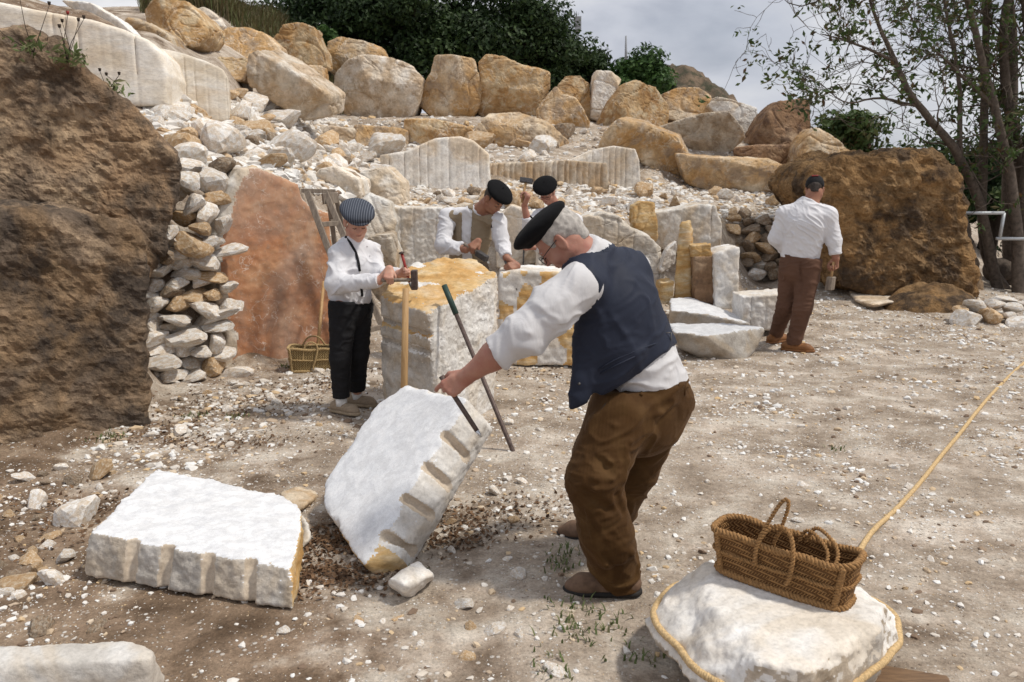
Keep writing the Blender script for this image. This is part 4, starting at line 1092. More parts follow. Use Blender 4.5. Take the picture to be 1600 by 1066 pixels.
# dry stack beside the dark rock: rows of flat stones, every stone a piece
wb = gp(285, 635, .03)
wall = empty('dry_stone_wall', wb, 'dry stacked white stones filling the gap between dark rock and red slab', 'stone wall')
y = 622.0
while y > 384:
    hh = r3.uniform(15, 27); x = 222 + r3.uniform(-4, 6) + max(0, (y - 600) * .2)
    xr = np.interp(y, [384, 430, 500, 560, 600, 625], [326, 334, 345, 348, 345, 325])
    while x < xr:
        ww = r3.uniform(27, 52)
        if r3.random() < .12: ww *= 1.5
        Y = 6.72 + (x - 222) * .0026 + (622 - y) * .0013 + r3.uniform(-.04, .05)
        p = at(x + ww / 2, y - hh / 2 + r3.uniform(-5, 5), Y); k = Y / F
        stone('stone', p, (ww * k * .56, r3.uniform(.11, .17), hh * k * .62), mk_pick(.84, .14, 0), (r3.uniform(-.2, .2), r3.uniform(-.28, .28), r3.uniform(-.3, .3)), wall, r=r3)
        x += ww * .92
    y -= hh * .86
for x, yy, w, h_, a, mk, Y in ((296,288,48,36,.5,'rub_w',7.25),(330,285,46,44,-.2,'rub_w',7.4),(308,318,44,26,-.75,'rub_w',7.15),(325,335,34,44,.35,'rub_w',7.2),(285,338,46,26,.3,'rub_o',7.2),(300,380,60,34,.55,'rub_o',7.05),(262,400,28,24,0,'rub_g',6.9),(268,362,24,22,0,'rub_w',7.0),(345,262,40,26,-.3,'rub_g',7.6),(318,358,36,22,.2,'rub_o',7.1),(272,300,30,26,.1,'rub_w',7.3),(338,312,26,24,0,'rub_o',7.35),(262,330,26,30,.2,'rub_g',7.3),(300,260,44,26,.2,'rub_w',7.5),(268,272,30,22,0,'rub_o',7.5),(345,350,24,30,.2,'rub_w',7.25),(330,380,26,20,0,'rub_w',7.1)):
    p = at(x, yy, Y); k = Y / F
    stone('stone', p, (w * k * .6, .15, h_ * k * .6), mk, (r3.uniform(-.3, .3), a, r3.uniform(-.4, .4)), wall, r=r3)
# retaining wall behind the walking man
wb = at(1230, 442, 13.1)
wall2 = empty('retaining_wall', wb, 'low dry stone retaining wall of brown stones behind the walking man', 'stone wall')
y = 436.0
while y > 334:
    hh = r3.uniform(11, 19); x = 1132 + r3.uniform(-8, 4)
    while x < 1336:
        ww = r3.uniform(17, 36)
        lim = np.interp(x, [1130, 1200, 1260, 1336], [336, 345, 352, 372])
        if y > lim:
            Y = 13.05 - (x - 1132) * .0018 + (436 - y) * .004 + r3.uniform(-.06, .06)
            p = at(x + ww / 2, y - hh / 2 + r3.uniform(-3, 3), Y); k = Y / F
            stone('stone', p, (ww * k * .56, r3.uniform(.14, .22), hh * k * .62), mk_pick(.1, .36, 0), (r3.uniform(-.25, .25), r3.uniform(-.25, .25), r3.uniform(-.35, .35)), wall2, r=r3)
        x += ww * .93
    y -= hh * .84
# low wall at the right edge
wb = gp(1550, 515, 0)
wall3 = empty('low_stone_wall', wb, 'low border of white stones at the right edge', 'stone wall')
for x, yy, w, h_, mk in ((1513,500,48,32,'rub_w'),(1548,497,30,30,'rub_o'),(1573,494,18,14,'rub_w'),(1590,508,52,30,'rub_w'),(1568,512,22,14,'rub_w'),(1551,515,10,10,'rub_w'),(1520,477,34,20,'rub_w'),(1552,476,34,16,'rub_w'),(1580,482,34,18,'rub_w'),(1535,484,16,16,'rub_o'),(1600,478,30,16,'rub_w'),(1635,500,50,40,'rub_w'),(1503,486,18,14,'rub_o'),(1620,476,30,18,'rub_o'),(1565,468,40,12,'rub_w')):
    Y = gp(x, 512, 0)[1] + (512 - yy) * .008; p = at(x, yy, Y); k = Y / F
    stone('stone', p, (w * k * .55, .16, h_ * k * .58), mk, (r3.uniform(-.15, .15), r3.uniform(-.2, .2), r3.uniform(-.3, .3)), wall3, r=r3)

# rubble slopes: the large stones one by one
def inpoly(poly, X, Y_): return polysd(poly, np.asarray(X, float), np.asarray(Y_, float)) < 0
def ground_at(px, py, y0=1.5, y1=26):
    """first ground point on the sight line"""
    d = _dir(px, py); Ys = np.arange(y0, y1, .04); P = CAM + d * (Ys / d[1])[:, None]
    hit = np.nonzero(P[:, 2] < H(P[:, 0], P[:, 1]))[0]
    return P[hit[0]] if len(hit) else None
LAND = [((420,140),'the striped pale boulder'),((300,120),'the tan bench'),((270,200),'the dark rock shelf'),((380,262),'the top of the red slab'),((480,285),'the step ladder'),((560,285),'the child\'s cap'),((600,240),'the arched white block'),((640,310),'the grooved block behind the child'),((700,310),'the vest man\'s shoulder'),((780,300),'the vest man\'s beret'),((830,300),'the raised hammer'),((900,310),'the old man\'s beret'),((960,315),'the wavy topped grooved block'),((1020,310),'the split boulder'),((1100,310),'the long tan block'),((1180,315),'the retaining wall top'),((1250,300),'the walking man\'s cap'),((680,235),'the arched block\'s crest'),((800,245),'the long rusty grooved block'),((900,230),'the rugged brown boulder'),
 ((240,660),'the dry stone stack'),((330,640),'the stack\'s right foot'),((420,600),'the red slab\'s middle'),((500,585),'the straw basket'),((30,790),'the left picture edge'),((120,760),'the foot of the dark rock'),((110,850),'the split block\'s left corner'),((40,900),'the lower left edge'),((720,800),'the slab\'s shadow'),((840,800),'the old man\'s knee'),((880,960),'the old man\'s shoe'),((700,960),'the prop stone'),((600,1020),'the bottom of the picture'),((800,1030),'the bottom middle'),((1100,620),'the white topped wedges'),((1250,620),'the walking man\'s feet'),((1450,600),'the far yard'),((1400,750),'the rope\'s middle'),((1550,750),'the right picture edge'),((1120,720),'the old man\'s back'),((1450,950),'the basket boulder'),((1540,950),'the bottom right'),((650,650),'the slab\'s top edge'),((800,660),'the crowbar'),((950,640),'the waistcoat')]
def describe(mk, s, smin, smax, x, y_, kind, where):
    col = {'rub_w': 'white', 'rub_o': 'ochre', 'rub_g': 'grey brown'}[mk]; f = math.log(s / smin) / math.log(smax / smin)
    size = 'small' if f < .25 else ('middling' if f < .6 else 'large')
    near = min(LAND, key=lambda q: (q[0][0] - x) ** 2 + (q[0][1] - y_) ** 2)[1]
    return '%s %s %s %s nearest %s' % (size, col, kind, where, near)
def rubble(poly, n, smin, smax, label, group, w, o, seed, sink=.25):
    global r3
    r = np.random.default_rng(seed); r3 = r
    poly = np.array(poly, float); lo, hi = poly.min(0), poly.max(0); k = 0; tries = 0; placed = []
    while k < n and tries < n * 14:
        tries += 1
        x, y_ = r.uniform(lo, hi)
        if not inpoly(poly, [x], [y_])[0]: continue
        p = ground_at(x, y_)
        if p is None: continue
        s = smin * (smax / smin) ** (r.random() ** 1.8)
        if any(np.hypot(p[0] - q[0], p[1] - q[1]) < .62 * (s + q[2]) for q in placed): continue
        placed.append((p[0], p[1], s))
        hz = s * r.uniform(.4, .75)
        mk = mk_pick(w, o, 0); kind, where = label
        stone('rubble_stone', p + A3(0, 0, hz * (1 - sink * 2)), (s, s * r.uniform(.6, .9), hz), mk, (r.normal(0, .35), r.normal(0, .35), r.uniform(0, 6.28)), None, describe(mk, s, smin, smax, x, y_, kind, where), 'stone', group, r=r)
        k += 1
rubble([(245,185),(330,170),(400,205),(470,230),(600,240),(605,300),(560,305),(470,285),(400,262),(340,262),(290,270),(245,235)], 110, .12, .46, ('rubble stone', 'on the slope'), 'rubble on the slope above the red slab', .70, .22, 31)
rubble([(590,292),(700,300),(840,300),(960,300),(1060,305),(1060,335),(930,335),(800,330),(690,322),(600,322)], 70, .07, .24, ('rubble stone', 'on the gravel bank'), 'rubble below the grooved blocks', .6, .3, 32)
rubble([(360,130),(430,160),(460,195),(400,200),(350,185)], 18, .14, .42, ('rubble stone', 'by the bench'), 'rubble beside the tan bench', .8, .2, 33)
rubble([(640,236),(740,230),(930,205),(960,240),(880,250),(770,254)], 24, .10, .42, ('rubble stone', 'on the terrace'), 'rubble on the second terrace', .6, .3, 34)
rubble([(1060,300),(1260,290),(1270,330),(1150,335),(1060,330)], 14, .08, .2, ('rubble stone', 'above the wall'), 'rubble above the retaining wall', .55, .3, 35)
rubble([(225,640),(345,600),(520,560),(530,590),(420,640),(300,680),(230,700)], 26, .035, .09, ('stone chip', 'on the soil'), 'stone chips by the red slab', .6, .3, 36)
rubble([(-10,760),(140,720),(200,740),(140,830),(120,900),(-10,960)], 30, .035, .13, ('stone', 'on the soil'), 'stones left of the split block', .5, .35, 37)
rubble([(700,740),(860,760),(900,900),(880,1060),(560,1060),(520,960),(680,930)], 20, .022, .055, ('stone chip', 'on the soil'), 'stone chips by the old man', .85, .12, 38)
rubble([(1010,560),(1180,580),(1580,560),(1590,1000),(1420,1040),(1340,840),(1100,800),(1050,700)], 18, .025, .06, ('flat chip', 'in the yard'), 'stone chips in the open yard', .9, .08, 39, sink=.38)
rubble([(600,660),(840,640),(1050,620),(880,740),(720,760),(760,700)], 8, .03, .06, ('stone chip', 'on the ground'), 'stone chips behind the tilted slab', .8, .15, 40)
for x, y_, s, mk, lb in ((25,925,.10,'rub_o','brown stone at the left picture edge beside the split block'),(62,990,.075,'rub_g','flat brown stone above the corner slab'),(800,815,.05,'rub_o','brown wedge stone on the shaded soil right of the tilted slab'),(812,900,.06,'rub_w','flat grey white stone left of the old man\'s shoe'),(728,948,.05,'rub_w','white flat stone chip in front of the tilted slab'),(620,970,.035,'rub_o','thin brown stone splinter in front of the prop stone'),(445,990,.045,'rub_w','triangular white chip in front of the split block'),(870,1058,.06,'rub_w','rounded white stone at the bottom of the picture'),(1340,448,.09,'rub_o','ochre stone at the foot of the warm brown rock'),(1378,438,.10,'rub_w','white stone leaning on the foot of the warm brown rock'),(155,985,.05,'rub_g','brown stone between the split block and the corner slab'),(775,990,.05,'rub_w','white chip in front of the old man nearest the camera')):
    p = ground_at(x, y_)
    stone('loose_stone', p + A3(0, 0, s * .2), (s, s * .7, s * .5), mk, None, None, lb, 'stone', r=r3)

# the rest, which nobody could count
def scatter(poly, n, seed, pw=1.0):
    r = np.random.default_rng(seed); poly = np.array(poly, float); lo, hi = poly.min(0), poly.max(0)
    X = r.uniform(lo[0], hi[0], n * 2); Yp = r.uniform(lo[1], hi[1], n * 2)
    m = inpoly(poly, X, Yp); X, Yp = X[m][:n], Yp[m][:n]
    # march all sight lines together
    cx = (X - 800) / F; cy = (533 - Yp) / F
    D = np.stack([cx, math.cos(PITCH) + cy * math.sin(PITCH), -math.sin(PITCH) + cy * math.cos(PITCH)], -1)
    res = np.full((len(X), 3), np.nan); live = np.ones(len(X), bool)
    for Yd in np.arange(1.8, 24, .05):
        P = CAM + D * (Yd / D[:, 1])[:, None]
        idx = np.nonzero(live)[0]
        if not len(idx): break
        hit = P[idx, 2] < Hraw(P[idx, 0], P[idx, 1]) + .01
        res[idx[hit]] = P[idx[hit]]; live[idx[hit]] = False
    res = res[~np.isnan(res[:, 0])]
    res[:, 1] += r.uniform(-.06, .02, len(res)); res[:, 0] += r.normal(0, .01, len(res))
    res[:, 2] = H(res[:, 0], res[:, 1])
    return res
def world_scatter(x0, x1, y0, y1, n, seed, dens=None):
    r = np.random.default_rng(seed); X = r.uniform(x0, x1, n); Y = r.uniform(y0, y1, n)
    if dens is not None:
        k = r.random(n) < dens(X, Y); X, Y = X[k], Y[k]
    vis = np.abs(X) < Y * .68 + .4
    X, Y = X[vis], Y[vis]
    return np.stack([X, Y, H(X, Y)], -1)
def clump(X, Y): 
    P = np.stack([X, Y, 0 * X], -1); f = fbm(P * 1.3 + 3, 3)
    return np.clip(.42 + 1.5 * f, .06, 1)
rr = np.random.default_rng(5)
P1 = world_scatter(-3.6, 5.2, 2.2, 6.2, 34000, 51, clump)
S1 = .003 * (8.0) ** (rr.random(len(P1)) ** 2.2)
P2 = world_scatter(-4, 7.5, 5.5, 12.5, 36000, 52, clump)
S2 = .006 * (6.0) ** (rr.random(len(P2)) ** 2.1)
Pf = np.concatenate([P1, P2]); Sf = np.concatenate([S1, S2]); Pf[:, 2] += Sf * .12
tint = np.clip(rr.normal(.60, .34, len(Pf)) - .18 * (Pf[:, 0] < -.3) * rr.random(len(Pf)), 0, 1)
stuff_stones('floor_gravel', Pf, Sf, tint, M['chips'], 'fine marble chips and gravel strewn over the quarry floor', 61)
P3_ = np.concatenate([world_scatter(-3.6, 5.2, 2.2, 5.6, 48000, 53, lambda X, Y: .35 + .65 * clump(X, Y)), world_scatter(-4, 7.5, 5.2, 12.5, 44000, 54, lambda X, Y: .35 + .65 * clump(X + 3, Y))])
S3_ = .0022 * (3.2) ** rr.random(len(P3_)) * np.clip(P3_[:, 1] / 4.2, .8, 2.2); P3_[:, 2] += S3_ * .1
stuff_stones('floor_grit', P3_, S3_, np.clip(rr.normal(.45, .34, len(P3_)), 0, 1), M['chips'], 'fine grit and crushed marble covering the quarry floor', 67, tiny=True)
left_s = scatter([(225,150),(345,165),(520,180),(600,240),(605,320),(480,300),(380,268),(290,280),(230,260)], 5200, 71)
S = .025 * (5.5) ** (rr.random(len(left_s)) ** 2.2)
stuff_stones('slope_rubble', left_s, S, np.clip(rr.normal(.66, .25, len(S)), 0, 1), M['chips'], 'loose white and ochre rubble covering the slope above the red slab', 62)
bank = np.concatenate([scatter([(590,285),(1280,285),(1290,345),(1120,345),(930,345),(800,345),(600,330)], 6500, 72), scatter([(480,180),(1280,180),(1290,262),(1000,300),(760,262),(600,250),(480,240)], 5000, 73)])
S = .015 * (6) ** (rr.random(len(bank)) ** 2.4)
stuff_stones('bank_gravel', bank, S, np.clip(rr.normal(.6, .24, len(S)), 0, 1), M['chips'], 'pale gravel spread over the terraces and banks', 63)
foot = scatter([(140,700),(225,640),(350,600),(520,560),(540,600),(440,660),(300,740),(150,740)], 800, 74)
S = .008 * (6) ** (rr.random(len(foot)) ** 2.0)
stuff_stones('foot_gravel', foot, S, np.clip(rr.normal(.55, .27, len(S)), 0, 1), M['chips'], 'broken chips along the foot of the dark rock and red slab', 64)
# ================================================================== people
def frame_head(fwd, up):
    f = unit(fwd); u = unit(np.asarray(up, float) - f * np.dot(up, f)); r = np.cross(f, u)
    return np.array([r, f, u])           # rows: right, forward, up
def head_field(vx, c, R, s=1.0, neck=None, neck_r=.058, old=False):
    W_ = lambda x, y, z: c + s * (x * R[0] + y * R[1] + z * R[2])
    vx.ell(W_(0, -.012, .045), s * A3(.074, .094, .083), R, .02)
    vx.ell(W_(0, .028, -.03), s * A3(.060, .066, .082), R, .03)
    vx.cone(W_(0, .03, -.075), W_(0, .062, -.098), s * .045, s * .024, .02)
    for q in (-1, 1):
        vx.ell(W_(q * .036, .058, -.035), s * A3(.026, .024, .03), R, .02)
        vx.cone(W_(q * .055, -.005, -.06), W_(q * .03, .04, -.09), s * .022, s * .02, .02)
    vx.cone(W_(-.036, .080, .020), W_(.036, .080, .020), s * .012, s * .012, .012)
    for q in (-1, 1):
        vx.ell(W_(q * .031, .098, .001), s * A3(.018, .016, .013), R, .012, op='s')
        vx.ell(W_(q * .031, .078, .001), s * A3(.0145, .0125, .0125), R, .003)
    vx.cone(W_(0, .088, .010), W_(0, .108, -.026), s * .0085, s * .013, .008)
    for q in (-1, 1): vx.ell(W_(q * .012, .098, -.030), s * A3(.009, .010, .008), R, .006)
    vx.cone(W_(-.017, .087, -.056), W_(.017, .087, -.056), s * .0075, s * .0075, .005)
    vx.cone(W_(-.015, .085, -.067), W_(.015, .085, -.067), s * .0085, s * .0085, .005)
    for q in (-1, 1):
        e = W_(q * .079, -.014, -.008)
        u_ = unit(R[2] - .22 * R[1]); f_ = unit(R[1] - u_ * (R[1] @ u_) - q * .30 * R[0]); Re = np.array([np.cross(f_, u_), f_, u_])
        vx.ell(e, s * A3(.010, .022, .036), Re, .002)
        vx.ell(e + s * (q * .010 * R[0] + .003 * R[1] + .004 * R[2]), s * A3(.0075, .013, .023), Re, .002, op='s')
    if neck is not None:
        vx.cone(W_(0, -.025, -.04), neck, s * neck_r, s * (neck_r + .008), .025)
    if old:
        vx.cone(W_(.03, .05, -.1), np.asarray(neck) * .5 + .5 * W_(0, .02, -.12), s * .028, s * .04, .03)
CURL = {'grip': [(60, 85, 50)] * 4, 'fist': [(75, 95, 60)] * 4, 'point': [(28, 30, 18), (62, 85, 50), (68, 88, 52), (72, 90, 55)], 'loose': [(25, 40, 25), (32, 45, 28), (38, 48, 30), (42, 50, 30)]}
def hand_field(vx, wrist, X, Y, side, pose='grip', s=1.0, k=.006):
    X = unit(X); Y = unit(np.asarray(Y, float) - X * np.dot(X, Y))
    Z = np.cross(Y, X) if side == 'L' else np.cross(X, Y)
    W_ = lambda x, y, z: wrist + s * (x * X + y * Y + z * Z)
    ys = (.029, .010, -.010, -.028); xs = (.088, .092, .087, .078)
    ln = ((.042, .027, .021), (.046, .030, .022), (.042, .028, .021), (.034, .021, .018)); rr = (.0098, .0102, .0096, .0085)
    for j in range(4):
        vx.cone(W_(.0, ys[j] * .6, 0), W_(xs[j], ys[j], 0), s * .0145, s * .0125, .012)
        p = W_(xs[j], ys[j], -.001); a = 0; r0 = rr[j] * s
        vx.ell(W_(xs[j], ys[j], .003), s * A3(.011, .011, .011), None, .005)
        for m in range(3):
            a += rad(CURL[pose][j][m]); d = math.cos(a) * X - math.sin(a) * Z
            q = p + d * ln[j][m] * s
            vx.cone(p, q, r0, r0 * .92, .003); p = q; r0 *= .92
    vx.ell(W_(.04, .018, -.010), s * A3(.028, .02, .018), None, .012)
    if pose in ('grip', 'fist', 'point'): tp = [(.022, .026, -.010), (.055, .046, -.024), (.082, .044, -.040), (.098, .026, -.050)]
    else: tp = [(.022, .026, -.008), (.055, .050, -.016), (.082, .058, -.026), (.105, .058, -.034)]
    tp = [W_(*q) for q in tp]
    vx.chain(tp, [s * .0155, s * .0125, s * .0112, s * .0095], .004)
    return W_(.088, 0, -.030), Y      # grip centre and grip axis
def grip_hand(vx, g, axis, zdes, side, wr, s=1.0, pose='grip', r=.028):
    """a fist closed round a tool that passes through g along axis (thumb towards +axis), back of the hand towards zdes"""
    Y = unit(axis); Z = unit(np.asarray(zdes, float) - Y * np.dot(zdes, Y))
    X = np.cross(Y, Z) if side == 'R' else np.cross(Z, Y)
    w = g - s * (.088 * X - .030 * Z)
    if wr is not None: vx.cone(wr, w, r * 1.05, r * .95, .012)
    hand_field(vx, w, X, Y, side, pose, s)
    return w
def limb(vx, pts, rs, k=.03, **kw): vx.chain(pts, rs, k, **kw)
def shoe(p, ankle, toe_dir, L, w, upper, sole, nm='shoe', lace=False, heel_lift=0.0):
    f = unit(np.asarray(toe_dir) * A3(1, 1, 0)); r_ = np.cross(f, A3(0, 0, 1)); u = A3(0, 0, 1)
    g = A3(ankle[0], ankle[1], ankle[2])          # ankle point; ground is z0 below it
    z0 = g[2] - .085
    c = A3(g[0], g[1], z0)
    vx = Vox(np.minimum(c - L, c - L) * A3(1, 1, 0) + A3(0, 0, z0 - .01), np.maximum(c + L, c + L) * A3(1, 1, 0) + A3(0, 0, g[2] + .07), .006)
    heel = c - f * L * .27; toe = c + f * L * .68; ball = c + f * L * .42
    vx.cone(heel + u * .045, ball + u * .038, w * .46, w * .5, .02, ax=u, fl=.95)
    vx.cone(ball + u * .038, toe + u * .03 - f * w * .35, w * .5, w * .36, .02, ax=u, fl=.75)
    vx.cone(heel + u * .05 + f * .02, g + u * .02, w * .44, w * .42, .02)
    vx.clip(c + u * .018, -u)
    vx.clip(g + u * .035, u + .25 * f)
    V, Q = vx.mesh(); V = relax(V, Q, 1)
    V = V + vnormals(V, Q) * (.0025 * fbm(V * 22, 3))[:, None]
    sh = part(nm, V, Q, upper, p)
    vs_ = Vox(vx.lo - .02, vx.lo + vx.h * vx.n + .02, .006)
    vs_.cone(heel + u * .012, ball + u * .012, w * .50, w * .55, .01)
    vs_.cone(ball + u * .012, toe + u * .012 - f * w * .33, w * .55, w * .42, .01)
    vs_.clip(c + u * .024, u); vs_.clip(c + u * .001, -u)
    V, Q = vs_.mesh(); part('sole', V, Q, sole, sh)
    if lace:
        for t in (.18, .26, .34):
            m = c + f * L * t; pts = [m + r_ * w * .26 * q + u * (.085 - .11 * (t - .1) - .012 * abs(q)) for q in (-1, -.4, .4, 1)]
            V, Q = tube(pts, .0035, 5); part('lace', V, Q, M['wood_grey'], sh)
    return sh
def wrinkle(V, Q, amp, fr, axis, seed=0, anis=2.6, amp2=.0):
    """cloth folds: noise drawn out across the given direction"""
    ax = unit(axis); Nn = vnormals(V, Q)
    al = (V @ ax)[:, None] * ax; P = (al * anis + (V - al) * .7) * fr
    P = P + .6 * np.stack([pnoise(V * fr * .6 + 3), pnoise(V * fr * .6 + 7), pnoise(V * fr * .6 + 11)], -1)
    f1 = np.clip(1 - 4.6 * np.abs(pnoise(P + seed)), 0, 1); f2 = np.clip(1 - 4.0 * np.abs(pnoise(P * 1.8 + seed + 31)), 0, 1)
    m = np.clip(.5 + 1.6 * pnoise(V * fr * .45 + seed + 5), 0, 1)
    d = amp * 1.7 * (f1 * m + .45 * f2 * (1 - m) - .25)
    if amp2: d = d + amp2 * fbm(V * fr * .5 + seed, 2)
    return V + Nn * d[:, None]
def garment(name, vx, mat, p, amp=.006, fr=9, axis=(0, 0, 1), seed=0, rel=2, anis=2.6, amp2=0):
    V, Q = vx.mesh(); V = relax(V, Q, rel)
    if amp: V = wrinkle(V, Q, amp, fr, axis, seed, anis, amp2)
    return part(name, V, Q, mat, p)
def bounds(pts, m): 
    P = np.array(pts); return P.min(0) - m, P.max(0) + m
def beret(p, c, R, s, tilt=(0, 0), mat=None, rx=.125, h_=.036, off=(0, 0, .075)):
    W_ = lambda x, y, z: c + s * (x * R[0] + y * R[1] + z * R[2])
    lo, hi = bounds([c], .24 * s + .03); vx = Vox(lo, hi, .006)
    up = unit(R[2] + tilt[0] * R[0] + tilt[1] * R[1]); r0 = unit(R[0] - up * (R[0] @ up)); f0 = np.cross(up, r0)
    Rb = np.array([r0, f0, up])
    cc = W_(*off)
    vx.ell(cc + up * .018 * s, s * A3(rx, rx * 1.08, h_ + .012), Rb, .01)
    vx.ell(cc - up * .005 * s, s * A3(.083, .101, .048), Rb, .02)
    vx.clip(cc - up * .026 * s, -up, lo, hi)
    V, Q = vx.mesh(); V = relax(V, Q, 2)
    V = V + vnormals(V, Q) * (.005 * fbm(V * 11, 3))[:, None]
    b = part('beret', V, Q, mat or M['beret'], p)
    V, Q = tube([cc + up * (.026 + h_) * s, cc + up * (.042 + h_) * s], .004, 6); part('stalk', V, Q, mat or M['beret'], b)
    return b
def hair(p, c, R, s, mat, lo_z=-.045, thick=1.06, front=.045, seed=0):
    W_ = lambda x, y, z: c + s * (x * R[0] + y * R[1] + z * R[2])
    lo, hi = bounds([c], .16 * s); vx = Vox(lo, hi, .005)
    vx.ell(W_(0, -.014, .043), s * thick * A3(.0765, .0965, .085), R, .01)
    vx.cone(W_(0, -.065, .0), W_(0, -.062, -.05), s * .05 * thick, s * .038 * thick, .02)
    vx.clip(W_(0, front, 0), R[1] + .35 * R[2] * 0, lo, hi); vx.clip(W_(0, -.03, lo_z), -R[2] + .45 * R[1], lo, hi)
    vx.clip(W_(0, 0, .078), R[2], lo, hi)
    for q in (-1, 1): vx.ell(W_(q * .084, -.008, -.012), s * A3(.03, .028, .04), R, .004, op='s')
    V, Q = vx.mesh()
    V = V + vnormals(V, Q) * (.004 * ridge((V @ R.T) * A3(50, 20, 20) + seed, 2))[:, None]
    return part('hair', V, Q, mat, p)
def brow(p, c, R, s, mat):
    W_ = lambda x, y, z: c + s * (x * R[0] + y * R[1] + z * R[2])
    for q in (-1, 1):
        V, Q = tube([W_(q * .014, .093, .021), W_(q * .032, .090, .026), W_(q * .048, .078, .020)], [.0035 * s, .004 * s, .002 * s], 6); part('eyebrow', V, Q, mat, p)
        V, Q = tube([W_(q * .019, .0905, -.004), W_(q * .031, .0925, -.008), W_(q * .044, .085, -.004)], .0022 * s, 5); part('eyelash', V, Q, M['dark_hair'], p)
    V, Q = tube([W_(-.020, .0915, -.0615), W_(0, .0965, -.061), W_(.020, .0915, -.0615)], [.002 * s, .0028 * s, .002 * s], 6); part('mouth', V, Q, M['lip'], p)
def spectacles(p, c, R, s):
    W_ = lambda x, y, z: c + s * (x * R[0] + y * R[1] + z * R[2])
    parts = []
    for q in (-1, 1):
        ring = [W_(q * .033 + .025 * math.cos(a), .106 - .004 * abs(math.cos(a)), -.004 + .019 * math.sin(a)) for a in np.linspace(0, 2 * math.pi, 17)]
        parts.append(tube(ring, .0018 * s, 5, False))
        parts.append(tube([W_(q * .058, .102, .004), W_(q * .078, .05, .008), W_(q * .084, -.01, .010)], .0018 * s, 5))
    parts.append(tube([W_(-.009, .107, .002), W_(.009, .107, .002)], .0018 * s, 5))
    V, Q = join(parts); return part('spectacles', V, Q, M['glass'], p)

def on_surface(vx, pts, inset=0.0):
    out = []
    for x, y in pts:
        q = vx.cast(x, y)
        if q is not None: out.append(q + unit(_dir(x, y)) * inset)
    return out
DBG = {}
